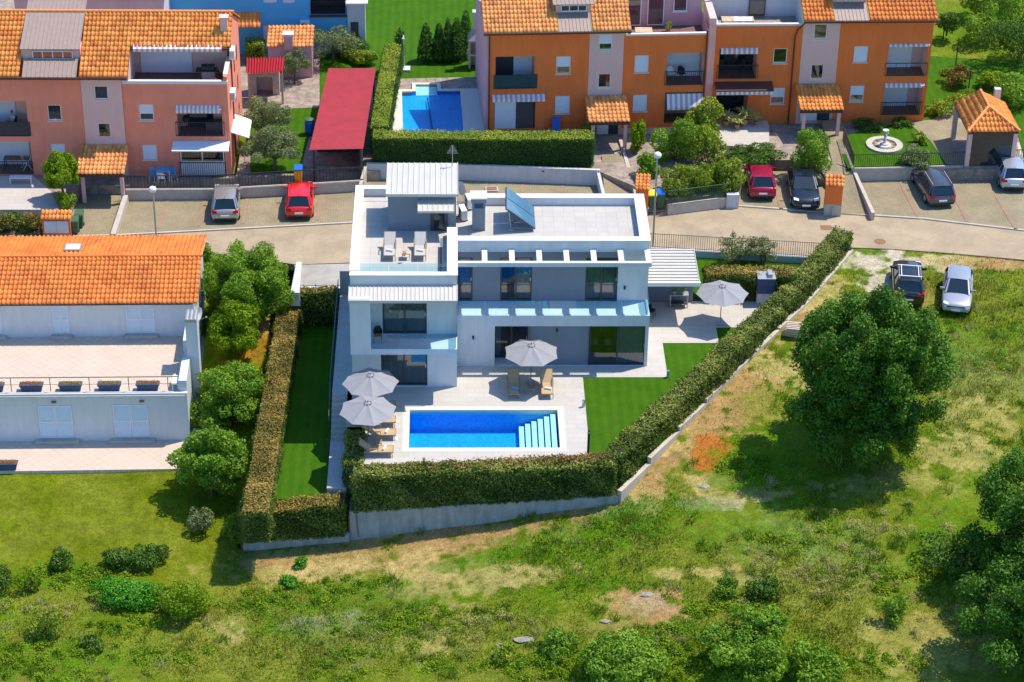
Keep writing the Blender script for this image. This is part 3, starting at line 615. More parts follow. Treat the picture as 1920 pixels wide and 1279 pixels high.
# left wing side and fronts
face_wall(w, VX0, -1.45, 0, 2.86, YL, [(-5.62, -3.08, .05, 2.6, .14)])
w.quad((VX0, YL, -2), (VX0, YBK, -2), (VX0, YBK, 7.07), (VX0, YL, 7.07)); w.quad((-1.45, YL, 0), (-1.45, YL, 6.5), (-1.45, YR, 6.5), (-1.45, YR, 0))
w.quad((-1.45, YR, 3.3), (-1.45, YR, 6.6), (-1.45, YWL, 6.6), (-1.45, YWL, 3.3))
# first floor left wing: recessed wall
face_wall(w, -6.1, -1.45, 3.2, 6.4, 4.5, [(-5.5, -3.1, 3.22, 5.7, .12)])
# upper band and parapet
w.box(VX0, -1.452, YL+.01, YL+.34, 6.35, 7.05)          # front parapet of left roof
w.box(VX0, VX0+.42, YL+.34, 14.6, 6.3, 7.05); w.box(VX0+.42, -5.32, 14.25, 14.6, 6.3, 7.05)
w.box(-1.98, -1.452, YL+.34, 9.6, 6.3, 7.05)
w.box(-1.45, VX1, YWL, YWL+.42, 6.35, 7.05); w.box(VX1-.5, VX1, YWL+.42, YBK, 6.35, 7.05); w.box(-.2, VX1-.5, YBK-.45, YBK, 6.35, 7.05)
# overhanging frame of the left balcony: broad pier and slab
w.box(VX0, -6.1, YF, 4.6, 2.86, 6.3); w.box(-6.1, -1.45, YF, 4.6, 2.86, 3.2)
# back of house
w.quad((VX1, YBK, 0), (VX0, YBK, 0), (VX0, YBK, 6.6), (VX1, YBK, 6.6)); w.quad((VX1, YWL, 3.3), (VX1, YBK, 3.3), (VX1, YBK, 6.6), (VX1, YWL, 6.6))
w.quad((VX0, YBK, 0), (VX0, YBK, 6.6), (VX0, 14.6, 6.6), (VX0, 14.6, 0)); w.quad((VX0, 14.6, -1), (VX0, 14.6, 6.6), (-5.3, 14.6, 6.6), (-5.3, 14.6, -1))
V(w, 'wall', M['white'])
# coping on the parapets
c = MB()
c.box(VX0-.05, VX0+.45, YL+.5, 14.65, 7.05, 7.09); c.box(VX0-.03, -1.9, YL-.04, YL+.36, 7.05, 7.085); c.box(-2.0, -1.42, YL-.04, 9.6, 7.05, 7.091); c.box(VX0+.45, -5.32, 14.2, 14.65, 7.05, 7.09)
c.box(-1.42, VX1+.04, YWL-.04, YWL+.45, 7.05, 7.088); c.box(VX1-.55, VX1+.04, YWL+.45, YBK-.47, 7.05, 7.088); c.box(-.2, VX1+.04, YBK-.47, YBK+.04, 7.05, 7.088)
V(c, 'coping', M['whitecap'])
# roof decks
r = MB(); r.box(VX0+.42, -1.98, YL+.34, 14.25, 6.2, 6.58); r.box(-1.98, -1.45, 9.6, 14.25, 6.2, 6.58); r.box(-1.45, VX1-.5, YWL+.42, YBK-.45, 6.2, 6.58)
V(r, 'roof_terrace', M['rooftile'])
r = MB()
r.box(VX0, -1.46, 4.6, YBK-.01, 6.0, 6.19); r.box(-1.44, VX1-.01, YWL+.3, YBK-.01, 6.0, 6.19); r.box(-1.44, VX1, YR+.01, YBK-.01, 2.62, 3.2, 0); r.box(VX0+.01, -1.46, 4.61, YBK-.01, 2.86, 3.19)
V(r, 'floor_slab', M['whitecap'])
# balcony floor edge upstand, inner first floor wall
b_ = MB(); b_.box(-1.45, VX1+.02, YR-.02, YR+.14, 2.62, 3.3); b_.box(VX1-.12, VX1+.02, YR+.14, YWL, 2.62, 3.3); V(b_, 'balcony_edge', M['white'])
w = MB(); UW = [(-1.40, -.58), (.95, 2.72), (5.7, 7.5)]
face_wall(w, -1.45, 7.5, 3.2, 6.35, YWL, [(a, b2, 3.22, 6.0, .12) for a, b2 in UW]); V(w, 'grey_wall', M['greywall'])
w = MB(); w.quad((7.5, YWL, 3.2), (VX1, YWL, 3.2), (VX1, YWL, 6.35), (7.5, YWL, 6.35)); V(w, 'end_wall', M['white'])
w = MB(); w.box(2.556, 5.914, YR+.12, YR+.3, .0, 2.615); V(w, 'grey_panel', M['greywall'])
# pergola
pg = MB(); pg.box(-1.44, VX1, 6.5, 6.73, 6.3, 6.55)
p0 = V(pg, 'pergola', M['white'])
for i in range(7):
    x = .06+1.5*i; x = min(x, VX1-.155); q = MB(); q.box(x-.15, x+.15, 6.732, YWL-.002, 6.3, 6.55); _sub(q, 'rafter', M['white'], p0)
# metal canopies
def seam_roof(mb, a, b, c, d, n, th=.06, rib=.05):
    """a-b eave (left,right), d-c top edge; n raised seams running down the slope"""
    a, b, c, d = [np.array(q, float) for q in (a, b, c, d)]; z = np.array([0, 0, th])
    mb.hexa([a-z, b-z, c-z, d-z, a, b, c, d])
    for i in range(n+1):
        t_ = i/n; p = a+(b-a)*t_; q = d+(c-d)*t_; mb.beam(p+z*.3, q+z*.3, .035, rib)
s = MB(); seam_roof(s, (VX0-.05, 3.0, 6.24), (-1.44, 3.0, 6.24), (-1.44, YL+.0, 6.46), (VX0-.05, YL+.0, 6.46), 26)
s.box(VX0-.06, -1.43, 2.9, 3.0, 6.1, 6.26); V(s, 'canopy_roof', M['metalroof'])
# glazing
def door(x0, x1, z0, z1, y, n=2, frame=.09, curt=None, par=None, clear=False):
    f = MB()
    f.box(x0, x1, y, y+.08, z1-frame, z1); f.box(x0, x1, y, y+.08, z0, z0+frame)
    for i in range(n+1):
        x = x0+(x1-x0)*i/n; x = min(max(x, x0+frame/2), x1-frame/2); f.box(x-frame/2, x+frame/2, y-.002, y+.082, z0+frame, z1-frame)
    o = V(f, 'window', M['alu'])
    for i in range(n):
        a = x0+(x1-x0)*i/n+frame/2; b = x0+(x1-x0)*(i+1)/n-frame/2
        g = MB(); g.quad((a, y+.04, z0+frame), (b, y+.04, z0+frame), (b, y+.04, z1-frame), (a, y+.04, z1-frame)); _sub(g, 'pane', M['glass'], o)
    h = MB().box(x1-frame-.02, x1-frame+.02, y-.05, y-.003, (z0+z1)/2-.1, (z0+z1)/2+.1); _sub(h, 'handle', M['chrome'], o)
    if curt:
        ca, cb = curt; N = max(10, int((cb-ca)*22)); cu = MB(); vs = []
        for i in range(N+1):
            x = ca+(cb-ca)*i/N; dy = .06*math.sin(i*2.3)+.18; vs += [(x, y+dy, z0+.02), (x, y+dy, z1-.02)]
        cu.add(vs, [(2*i, 2*i+2, 2*i+3, 2*i+1) for i in range(N)]); _sub(cu, 'curtain', M['curtain'], o, smooth=True)
    return o
for (a, b2), cu in zip(UW, [(-1.35, -.6), (1.75, 2.7), (5.75, 7.45)]): door(a, b2, 3.22, 6.0, YWL+.05, 1 if b2-a < 1 else 2, curt=cu)
door(-5.5, -3.1, 3.22, 5.7, 4.55, 2, curt=(-5.4, -3.15)); door(-5.62, -3.08, .05, 2.6, YL+.06, 2, curt=(-5.55, -3.1))
door(.65, 2.55, .02, 2.62, YR+.88, 2, curt=(.7, 1.)); door(5.92, 9.08, .02, 2.60, YR+.10, 2, curt=(7.55, 9.0))
g = MB(); g.quad((VX1-.06, YR+.2, .1), (VX1-.06, YR+1.2, .1), (VX1-.06, YR+1.2, 2.6), (VX1-.06, YR+.2, 2.6)); so = V(g, 'side_pane', M['glass'])
f = MB(); f.box(VX1-.12, VX1-.004, YR+.05, YR+.19, 0, 2.61); f.box(VX1-.12, VX1-.004, YR+1.1, YR+1.19, 0, 2.61); V(f, 'corner_post', M['alu'])
# rooms behind the glass
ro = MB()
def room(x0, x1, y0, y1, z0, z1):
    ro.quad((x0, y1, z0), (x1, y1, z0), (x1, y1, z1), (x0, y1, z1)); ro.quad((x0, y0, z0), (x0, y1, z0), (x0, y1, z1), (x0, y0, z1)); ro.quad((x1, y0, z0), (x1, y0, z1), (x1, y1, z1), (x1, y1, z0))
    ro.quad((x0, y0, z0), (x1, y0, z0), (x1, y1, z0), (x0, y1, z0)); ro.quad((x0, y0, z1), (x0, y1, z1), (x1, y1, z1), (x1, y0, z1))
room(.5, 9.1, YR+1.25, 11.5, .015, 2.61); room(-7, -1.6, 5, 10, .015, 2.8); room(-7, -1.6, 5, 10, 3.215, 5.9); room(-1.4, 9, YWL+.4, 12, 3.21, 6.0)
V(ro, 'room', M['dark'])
# balcony glass
def glassrail(name, pts, z0, h, par=None):
    g = MB()
    for a, b in zip(pts[:-1], pts[1:]):
        L = math.dist(a, b); k = max(1, round(L/1.5))
        for i in range(k):
            p = [a[j]+(b[j]-a[j])*(i+.01)/k for j in (0, 1)]; q = [a[j]+(b[j]-a[j])*(i+.99)/k for j in (0, 1)]
            g.quad((*p, z0), (*q, z0), (*q, z0+h), (*p, z0+h))
    return V(g, name, M['clear'])
glassrail('glass_railing', [(-1.42, YR+.06), (VX1-.05, YR+.06), (VX1-.05, YWL-.02)], 3.3, .95)
glassrail('glass_railing', [(-6.08, YF+.06), (-1.5, YF+.06), (-1.5, 4.45)], 3.2, .95)
glassrail('glass_railing', [(VX0+.5, YL+.62), (-2.0, YL+.62), (-2.0, 9.4)], 6.58, .85)
# stair house on the roof
SX0, SX1, SY0, SY1 = -5.28, -1.5, 10.12, 13.0
w = MB(); w.box(SX0, SX1, SY0, SY1, 6.58, 8.85); sh = V(w, 'stair_house', M['greywall'])
s = MB(); seam_roof(s, (SX0-.08, SY0-.25, 9.02), (SX1+.1, SY0-.25, 9.02), (SX1+.1, SY1+.3, 9.2), (SX0-.08, SY1+.3, 9.2), 13); s.box(SX0-.1, SX1+.12, SY0-.33, SY0-.25, 8.88, 9.05); _sub(s, 'roof', M['metalroof'], sh)
s = MB(); seam_roof(s, (-3.6, SY0-1.0, 8.35), (-1.62, SY0-1.0, 8.35), (-1.62, SY0, 8.55), (-3.6, SY0, 8.55), 7); s.box(-3.62, -1.6, SY0-1.06, SY0-1.0, 8.25, 8.38); _sub(s, 'door_canopy', M['metalroof'], sh)
s = MB(); s.box(-2.92, -1.95, SY0-.05, SY0-.003, 6.6, 8.2); _sub(s, 'door', M['alu'], sh); s = MB(); s.box(-2.72, -2.15, SY0-.07, SY0-.052, 6.7, 8.1); _sub(s, 'door_pane', M['carglass'], sh)
# chimney
ch = MB(); ch.box(-.6, .12, 10.1, 10.85, 6.585, 8.0); ch.box(-.66, .18, 10.04, 10.9, 8.35, 8.6)
for x, y in [(-.55, 10.15), (.07, 10.15), (-.55, 10.8), (.07, 10.8)]: ch.box(x-.06, x+.06, y-.05, y+.05, 8.0, 8.35)
V(ch, 'chimney', M['greywall'])
cc = MB(); cc.box(-.7, .22, 10.0, 10.94, 8.6, 8.68); V(cc, 'chimney_cap', M['whitecap'])
for x, y, z in [(-.55, YR-.05, 1.9), (4.1, YR+.07, 2.3), (7.9, YWL-.05, 4.1), (8.2, YWL-.05, 5.7)]:
    o = MB().box(x-.05, x+.05, y-.06, y+.05, z-.09, z+.09); V(o, 'wall_lamp', M['black'])
o = MB().box(-2.5, -2.25, 5.4, 8.2, 6.581, 6.60); V(o, 'roof_drain', M['alu'])
# carport / outdoor kitchen roof on the right
a = thing('carport', 'flat white ribbed metal roof over the outdoor kitchen beside the villa', 'carport', (10.8, 13, 0))
s = MB(); seam_roof(s, (9.22, 11.3, 2.6), (12.48, 11.3, 2.6), (12.48, 15.1, 2.68), (9.22, 15.1, 2.68), 1)
for i in range(11):
    y = 11.45+i*.345; s.beam((9.24, y, 2.63+i*.0072), (12.45, y, 2.63+i*.0072), .05, .07)
s.build('roof', M['metalroof'], a, world=True)
s = MB(); s.box(9.22, 12.52, 11.14, 11.3, 2.40, 2.64); s.build('fascia', M['whitepvc'], a, world=True)
s = MB(); s.box(9.22, 12.4, 13.5, 13.7, 0, 2.55); s.box(9.22, 9.3, 13.7, 15, 0, 2.5); s.build('wall', M['greywall'], a, world=True)
# ================================================================ retaining walls and kerbs
x0, za = wz(655, 960); x1, zb = wz(1160, 930); _, zc = wz(655, 1010)
rw = MB(); rw.prism([(x0, YW), (x1, YW), (x1, YW+.22), (x0, YW+.22)], [-6, -3, -3, -6], [za, zb, zb, za]); rw.prism([(x0, YW+.22), (x0+.22, YW+.22), (x0+.22, 0), (x0, 0)], [-6]*4, [za, za, -1.85, -1.85])
o = rw.build('retaining_wall', M['concrete']); tag(o, 'stained concrete retaining wall sloping below the long front hedge', 'wall')
o2 = MB().tube((x0+.35, YW-.03, za-.05), (x0+.45, YW-.03, za-1.6), .03, n=6).build('drain_pipe', M['greyiron']); tag(o2, 'thin rusty pipe on the left end of the retaining wall', 'pipe')
xa, z1 = wz(455, 1010); _, z2 = wz(648, 998)
o = MB().prism([(xa, YW-.1), (x0-.01, YW-.1), (x0-.01, YW+.14), (xa, YW+.14)], [-6.5, -6, -6, -6.5], [z1, z2, z2, z1]).build('low_wall', M['concrete']); tag(o, 'low concrete wall below the short hedge at the lower lawn', 'wall')
slab('hedge_soil', [(-12.9, YW+.1), (x0, YW+.1), (x0, -4.3), (-12.9, -4.3)], [z1-.1, z2-.1, z2-.1, z1-.1], M['soil'], 2)
slab('hedge_bank', [(-12.8, -4.4), (-11.9, -4.4), (-11.0, 14.6), (-11.7, 14.6)], [-2.2, -1.9, -1.9, -1.9], M['soil'], 3)
kw = MB()
for i in range(len(KERB)-1):
    a_, b_ = np.array(KERB[i]), np.array(KERB[i+1]); n_ = max(1, int(np.linalg.norm(b_-a_)/2.2))
    for k in range(n_):
        p = a_+(b_-a_)*k/n_; q = a_+(b_-a_)*(k+1)/n_; h = max(p[2], q[2]); kw.beam((p[0], p[1], h-.35), (q[0], q[1], h-.35), .24, .74)
tag(kw.build('kerb_wall', M['kerb']), 'low stepped block kerb along the outside of the diagonal hedge', 'wall')
o = MB().prism([P2(545, 560, .3), P2(562, 560, .3), P2(566, 495, .45), P2(556, 495, .45)], -.2, [.7, .7, .6, .6]).build('side_wall', M['whiteold']); tag(o, 'short white wall along the left of the villa driveway', 'wall')
o = MB().box(-11.1, -8.3, 14.62, 14.86, -2, .28).build('drive_wall', M['whiteold']); tag(o, 'white wall behind the leafy hedge at the end of the driveway', 'wall')
# driveway gate post and path fence
fe = thing('glass_fence', 'dark posted glass fence along the villa side path above the lower lawn', 'fence', (-8.36, 3, 0))
mb = MB()
for i in range(9):
    y = -.0+i*1.75; z = 0 if y > 3.5 else (y-3.5)*.47; mb.box(-8.42, -8.36, y-.03, y+.03, z-.4, z+1.)
mb.beam((-8.39, 3.5, 1.0), (-8.39, 14.4, 1.0), .05, .05); mb.beam((-8.39, 3.5, 1.0), (-8.39, 1.0, -.2), .05, .05)
mb.build('posts', M['alu'], fe, world=True)
g = MB(); g.quad((-8.40, 3.5, .05), (-8.40, 14.4, .05), (-8.40, 14.4, .97), (-8.40, 3.5, .97)); g.build('panes', M['clear'], fe, world=True)
o = MB().box(-8.3, -7.3, 14.5, 14.56, 0, 1.5).build('side_gate', M['galv']); tag(o, 'narrow grey gate between the villa wall and the leafy hedge', 'gate')
# road fence behind the villa
A_ = P(1222, 466, .3); B_ = P(1545, 488, .3); A_ = np.array([9.4, A_[1]-.1, .3]); dv = B_-A_
o = MB().prism([tuple(A_[:2]), tuple(B_[:2]), (B_[0], B_[1]+.2), (A_[0], A_[1]+.2)], -.6, .42).build('fence_wall', M['whiteold']); tag(o, 'low white base wall under the railing along the road', 'wall')
fe = thing('road_railing', 'thin brown upright-bar railing along the road behind the carport', 'railing', A_)
mb = MB(); mb.beam(A_+[0, .1, 1.1], B_+[0, .1, 1.1], .04, .03); mb.beam(A_+[0, .1, .2], B_+[0, .1, .2], .04, .03)
mb.build('rail', M['greyiron'], fe, world=True)
mb = MB(); N = 84
for i in range(N+1):
    p = A_+dv*i/N+np.array([0, .1, 0]); mb.box(p[0]-.012, p[0]+.012, p[1]-.012, p[1]+.012, .42, 1.4)
mb.build('bars', M['greyiron'], fe, world=True)
# ================================================================ helpers for the other buildings
class Fr:
    """frame of a front wall: origin and direction measured on the ground line"""
    def __init__(s, a, b, z):
        s.o = P(*a, z); q = P(*b, z); s.z = z; s.rz = math.atan2(q[1]-s.o[1], q[0]-s.o[0])
        s.e = np.array([math.cos(s.rz), math.sin(s.rz), 0]); s.n = np.array([-math.sin(s.rz), math.cos(s.rz), 0])
    def loc(s, px, py, d=0):
        r = _ray(px, py); t = ((s.o-CAM) @ s.n+d)/(r @ s.n); p = CAM+r*t-s.o; return float(p @ s.e), float(p[2])
    def flr(s, px, py, z=0):
        p = P(px, py, z+s.z)-s.o; return float(p @ s.e), float(p @ s.n)
    def w(s, u, d, z): return tuple(s.o+s.e*u+s.n*d+np.array([0, 0, z]))
    def rect(s, x0, y0, x1, y1, d=0):
        a = s.loc((x0+x1)/2, y1, d); b = s.loc((x0+x1)/2, y0, d); l = s.loc(x0, (y0+y1)/2, d)[0]; r = s.loc(x1, (y0+y1)/2, d)[0]; return l, r, a[1], b[1]
def tile_roof(name, eL, eR, rR, rL, m, par, tw=.24, tl=.36, keep=None):
    eL, eR, rR, rL = [np.array(q, float) for q in (eL, eR, rR, rL)]
    W = np.linalg.norm(eR-eL); H = np.linalg.norm(rL-eL); nc = max(2, int(W/tw)); nr_ = max(2, int(H/tl))
    nrm = np.cross(eR-eL, rL-eL); nrm /= np.linalg.norm(nrm)
    prof = [(0, 0.), (.12, .05), (.3, .075), (.48, .05), (.6, 0.), (.8, -.012)]
    us = np.array([(i+p)/nc for i in range(nc) for p, _ in prof]+[1.]); hs = np.array([h for i in range(nc) for _, h in prof]+[0.]); cid = np.array([i+.5 for i in range(nc) for _ in prof]+[nc-.5])
    n = len(us); V_ = []; F_ = []; UV = []
    dn = (eL-rL)/H
    for r in range(nr_):
        jit = np.repeat(RNG.normal(0, .008, nc+1), 6)[:n]
        for k, (v, lift) in enumerate([(r/nr_, -.015), (r/nr_, .03), ((r+1)/nr_+.02/H, .0)]):
            v_ = min(v, 1.)
            p = (eL[None]+(eR-eL)[None]*us[:, None])*(1-v_)+(rL[None]+(rR-rL)[None]*us[:, None])*v_
            p = p+nrm[None]*(hs*(1 if k else .6)+lift+jit)[:, None]
            V_.append(p)
        b = r*3*n
        for k in (0, 1):
            for i in range(n-1):
                if keep and not keep((us[i]+us[i+1])/2, (r+.5)/nr_): continue
                F_.append((b+k*n+i, b+k*n+i+1, b+(k+1)*n+i+1, b+(k+1)*n+i)); UV.append((cid[i], r+.5))
    me = npmesh(name, np.concatenate(V_), np.array(F_)); ul = me.uv_layers.new(name='UVMap'); ul.data.foreach_set('uv', np.repeat(np.array(UV, np.float32), 4, 0).ravel())
    me.materials.append(m); o = D.objects.new(name, me); COL.objects.link(o); o.parent = par; return o
def ridge(name, a, b, m, par, r=.11):
    mb = MB(); a = np.array(a, float); b = np.array(b, float); L = np.linalg.norm(b-a); k = max(1, int(L/.38))
    for i in range(k): mb.tube(a+(b-a)*i/k, a+(b-a)*(i+1.06)/k, r*1.08, r*.92, 8)
    return mb.build(name, m, par)
def win(par, r, d=.1, kind='glass', cols=1, frame=.06, fm='whitepvc', sill=True, glass='glass'):
    u0, u1, z0, z1 = r; f = MB()
    f.box(u0, u1, d-.02, d+.04, z1-frame, z1); f.box(u0, u1, d-.02, d+.04, z0, z0+frame)
    for i in range(cols+1):
        x = min(max(u0+(u1-u0)*i/cols, u0+frame/2), u1-frame/2); f.box(x-frame/2, x+frame/2, d-.022, d+.042, z0+frame, z1-frame)
    o = f.build('window', M[fm], par)
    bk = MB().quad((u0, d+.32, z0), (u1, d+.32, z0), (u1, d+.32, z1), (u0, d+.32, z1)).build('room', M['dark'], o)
    if kind == 'shut':
        s = MB().box(u0+frame, u1-frame, d-.01, d+.02, z0+frame, z1-frame)
        for i in range(int((z1-z0)/.09)): s.box(u0+frame, u1-frame, d-.022, d-.01, z0+frame+i*.09, z0+frame+i*.09+.06)
        s.build('roller_shutter', M['shutter'], o)
    elif kind == 'half':
        zm = z0+(z1-z0)*.4; s = MB().box(u0+frame, u1-frame, d-.01, d+.02, zm, z1-frame)
        for i in range(int((z1-zm)/.09)-1): s.box(u0+frame, u1-frame, d-.022, d-.01, zm+i*.09, zm+i*.09+.06)
        s.build('roller_shutter', M['shutter'], o); MB().quad((u0+frame, d, z0+frame), (u1-frame, d, z0+frame), (u1-frame, d, zm), (u0+frame, d, zm)).build('pane', M[glass], o)
    else:
        for i in range(cols):
            a = u0+(u1-u0)*i/cols+frame/2; b = u0+(u1-u0)*(i+1)/cols-frame/2
            MB().quad((a, d, z0+frame), (b, d, z0+frame), (b, d, z1-frame), (a, d, z1-frame)).build('pane', M[glass], o)
        if kind == 'curtain':
            N = 14; cu = MB(); vs = []
            for i in range(N+1): x = u0+frame+(u1-u0-2*frame)*i/N; vs += [(x, d+.16+.03*math.sin(i*2.1), z0+.05), (x, d+.16+.03*math.sin(i*2.1), z1-.05)]
            cu.add(vs, [(2*i, 2*i+2, 2*i+3, 2*i+1) for i in range(N)]); cu.build('curtain', M['fabric'], o)
    if sill: MB().box(u0-.06, u1+.06, -.05 if d < .5 else d-.1, d, z0-.05, z0-.003).build('sill', M['whitecap'], o)
    return o
def loggia(mb, r, depth, mw=0, mf=1):
    """inside faces of a recess behind a wall opening"""
    u0, u1, z0, z1 = r
    mb.quad((u0, depth, z0), (u1, depth, z0), (u1, depth, z1), (u0, depth, z1), mw); mb.quad((u0, .16, z0+.002), (u1, .16, z0+.002), (u1, depth, z0+.002), (u0, depth, z0+.002), mf)
    mb.quad((u0, .16, z0), (u0, depth, z0), (u0, depth, z1), (u0, .16, z1), mw); mb.quad((u1, .16, z0), (u1, .16, z1), (u1, depth, z1), (u1, depth, z0), mw); mb.quad((u0, .16, z1), (u0, depth, z1), (u1, depth, z1), (u1, .16, z1), mw)
def bars(par, a, b, h, n=None, gap=.12, m='iron', name='railing', solid=None):
    a = np.array(a, float); b = np.array(b, float); L = np.linalg.norm((b-a)[:2]); n = n or int(L/gap); mb = MB(); z = np.array([0, 0, 1.])
    mb.beam(a+z*h, b+z*h, .045, .045); mb.beam(a+z*.08, b+z*.08, .035, .035)
    for i in range(n+1):
        p = a+(b-a)*i/n; mb.box(p[0]-.012, p[0]+.012, p[1]-.012, p[1]+.012, p[2]+.08, p[2]+h-.02)
    o = mb.build(name, M[m], par)
    if solid:
        MB().quad(a+z*.1+[0, .03, 0], b+z*.1+[0, .03, 0], b+z*(h-.05)+[0, .03, 0], a+z*(h-.05)+[0, .03, 0]).build('screen', M[solid], o)
    return o
def stripe_awning(par, u0, u1, z, out=.9, drop=.3, m1='shutter', box=True, lift=.0, val=.2):
    mb = MB(); n = int((u1-u0)/.16)
    for i in range(n):
        a = u0+(u1-u0)*i/n; b = u0+(u1-u0)*(i+1)/n; k = i % 2
        mb.quad((a, -out, z-drop), (b, -out, z-drop), (b, -.02, z), (a, -.02, z), k)
        vb = z-drop-val*(1 if k else .8); mb.quad((a, -out, vb), (b, -out, vb), (b, -out, z-drop), (a, -out, z-drop), k)
    o = mb.build('awning', [M['shutter'], M['roseStripe']], par)
    if box: MB().box(u0-.05, u1+.05, -.14, -.02, z, z+.14).build('awning_case', M['whitepvc'], o)
    return o
M['roseStripe'] = mat('rose stripe cloth', (.62, .36, .33), .8, .03)
M['greymat'] = mat('dark green screen', (.03, .10, .12), .8, .1)
# ================================================================ white house at the left
F1 = Fr((0, 828), (343, 825), -3.3)
wh = thing('white_house', 'long white house with orange tile roof and white shutters at the left', 'house', F1.o, F1.rz)
TF = 3.05; UD = 6.1
H1 = [F1.rect(72, 760, 138, 824), F1.rect(212, 758, 280, 822)]; H1 = [(a, b, .18, d) for a, b, c, d in H1]
H2 = [F1.rect(98, 573, 130, 627, UD), F1.rect(235, 571, 291, 625, UD), F1.rect(-20, 573, 4, 627, UD)]; H2 = [(a, b, TF+.22, min(d, TF+2.35)) for a, b, c, d in H2]
mb = MB()
face_wall(mb, -6, 10.5, -.5, TF, 0, [(*h, .08) for h in H1]); face_wall(mb, -6, 10.5, TF, 5.35, UD, [(*h, .08) for h in H2])
mb.quad((10.5, 0, -.5), (10.5, 13, -.5), (10.5, 13, TF), (10.5, 0, TF)); mb.quad((10.5, UD, TF), (10.5, 12.6, TF), (10.5, 12.6, 5.4), (10.5, UD, 5.35)); mb.add([(10.5, UD, 5.35), (10.5, 12.6, 5.5), (10.5, 9.3, 6.4)], [(0, 1, 2)])
mb.quad((-6, 12.6, 0), (-6, 12.6, 5.5), (10.5, 12.6, 5.5), (10.5, 12.6, 0))
mb.quad((-6, UD, 5.35), (10.5, UD, 5.35), (10.5, UD-.4, 5.37), (-6, UD-.4, 5.37))
mb.box(10.06, 10.5, .15, 2.6, TF, TF+.75); mb.box(10.06, 10.5, 3.5, UD-.01, TF, TF+1.3)
mb.box(10.35, 11.0, 2.62, 3.45, -1.2, 6.15)
mb.build('wall', M['white'], wh)
MB().box(-6, 10.4, .0, UD, TF-.15, TF+.02).build('terrace_floor', M['diag'], wh)
MB().box(-6, 10.52, -.1, .12, TF-.1, TF+.1).build('terrace_edge', M['whitecap'], wh)
mb = MB(); mb.tube((-6, -.12, TF-.06), (10.4, -.12, TF-.06), .06, n=8); mb.build('gutter', M['galv'], wh)
tile_roof('roof', (-6, 5.65, 5.5), (10.78, 5.65, 5.5), (10.78, 9.3, 6.52), (-6, 9.3, 6.52), M['tile'], wh, .25, .36)
tile_roof('roof', (10.78, 13.1, 5.78), (-6, 13.1, 5.78), (-6, 9.3, 6.52), (10.78, 9.3, 6.52), M['tile'], wh, .25, .36)
ridge('ridge_cap', (-6, 9.3, 6.56), (10.82, 9.3, 6.56), M['tile'], wh, .09)
mb = MB(); mb.box(10.7, 10.8, 5.7, 9.3, 5.2, 5.5)
mb = MB().prism([(10.5, 5.7), (10.74, 5.7), (10.74, 9.3), (10.5, 9.3)], [5.28, 5.28, 6.3, 6.3], [5.46, 5.46, 6.48, 6.48]); mb.prism([(10.5, 9.3), (10.74, 9.3), (10.74, 13), (10.5, 13)], [6.3, 6.3, 5.6, 5.6], [6.48, 6.48, 5.74, 5.74]); mb.build('verge_board', M['whitepvc'], wh)
def shutters(par, r, d):
    u0, u1, z0, z1 = r; o = MB().box(u0, u1, d, d+.04, z0, z1).build('window', M['whitepvc'], par); um = (u0+u1)/2
    for a, b in ((u0+.04, um-.02), (um+.02, u1-.04)):
        s = MB(); s.box(a, b, d-.05, d-.003, z0+.03, z0+.09); s.box(a, b, d-.05, d-.003, z1-.09, z1-.03); zm = (z0+z1)/2; s.box(a, b, d-.05, d-.003, zm-.04, zm+.04)
        s.box(a, a+.06, d-.05, d-.003, z0+.09, zm-.04); s.box(b-.06, b, d-.05, d-.003, z0+.09, zm-.04); s.box(a, a+.06, d-.05, d-.003, zm+.04, z1-.09); s.box(b-.06, b, d-.05, d-.003, zm+.04, z1-.09)
        k = int((z1-z0)/.07)
        for i in range(k):
            z = z0+.1+i*.07
            if z < z1-.13 and abs(z+.02-zm) > .06: s.add([(a+.06, d-.03, z), (b-.06, d-.03, z), (b-.06, d-.006, z+.055), (a+.06, d-.006, z+.055)], [(0, 1, 2, 3)])
        s.build('shutter', M['shutter'], o)
    return o
for h in H1: shutters(wh, h, .05); MB().box(h[0]-.25, h[1]+.25, -.32, -.004, -.02, .16).build('door_step', M['kerb'], wh)
for h in H2: shutters(wh, h, UD+.05); MB().box(h[0]-.12, h[1]+.12, UD-.3, UD-.004, TF+.02, TF+.2).build('door_step', M['kerb'], wh)
for u in (3.2, 8.0): MB().box(u-.13, u+.13, -.1, -.004, 2.55, 2.65).build('wall_light', M['mat_rust'], wh)
mb = MB()
for i in range(3):
    x = 10.45+i*.22; mb.tube((x, 2.5, 6.2), (x, 3.6, 6.2), .12, n=8)
mb.build('chimney_cap', M['galv'], wh)
mb = MB(); mb.beam((-6, .18, TF+1.0), (10.1, .18, TF+1.0), .05, .04); mb.beam((-6, .18, TF+.55), (10.1, .18, TF+.55), .02, .02)
for i in range(8): u = F1.loc(22+i*73.5-73.5*0, 735, .18)[0]; mb.box(u-.02, u+.02, .16, .2, TF+.1, TF+1.0) if u < 10.2 else None
mb.build('railing', M['greyiron'], wh)
sk = MB(); sk.box(2.75, 3.75, 10.2, 11.0, 6.22, 6.46); so_ = sk.build('skylight', M['brownmetal'], wh); MB().box(2.85, 3.65, 10.28, 10.92, 6.462, 6.48).build('skylight_pane', M['lamp'], so_)
slab('tiled_patio', [F1.w(u, d, 0)[:2] for u, d in ((-8, -3.0), (9.6, -2.85), (10.5, -2.8), (10.5, 0), (-8, 0))], -3.3, M['diag'], 1.)
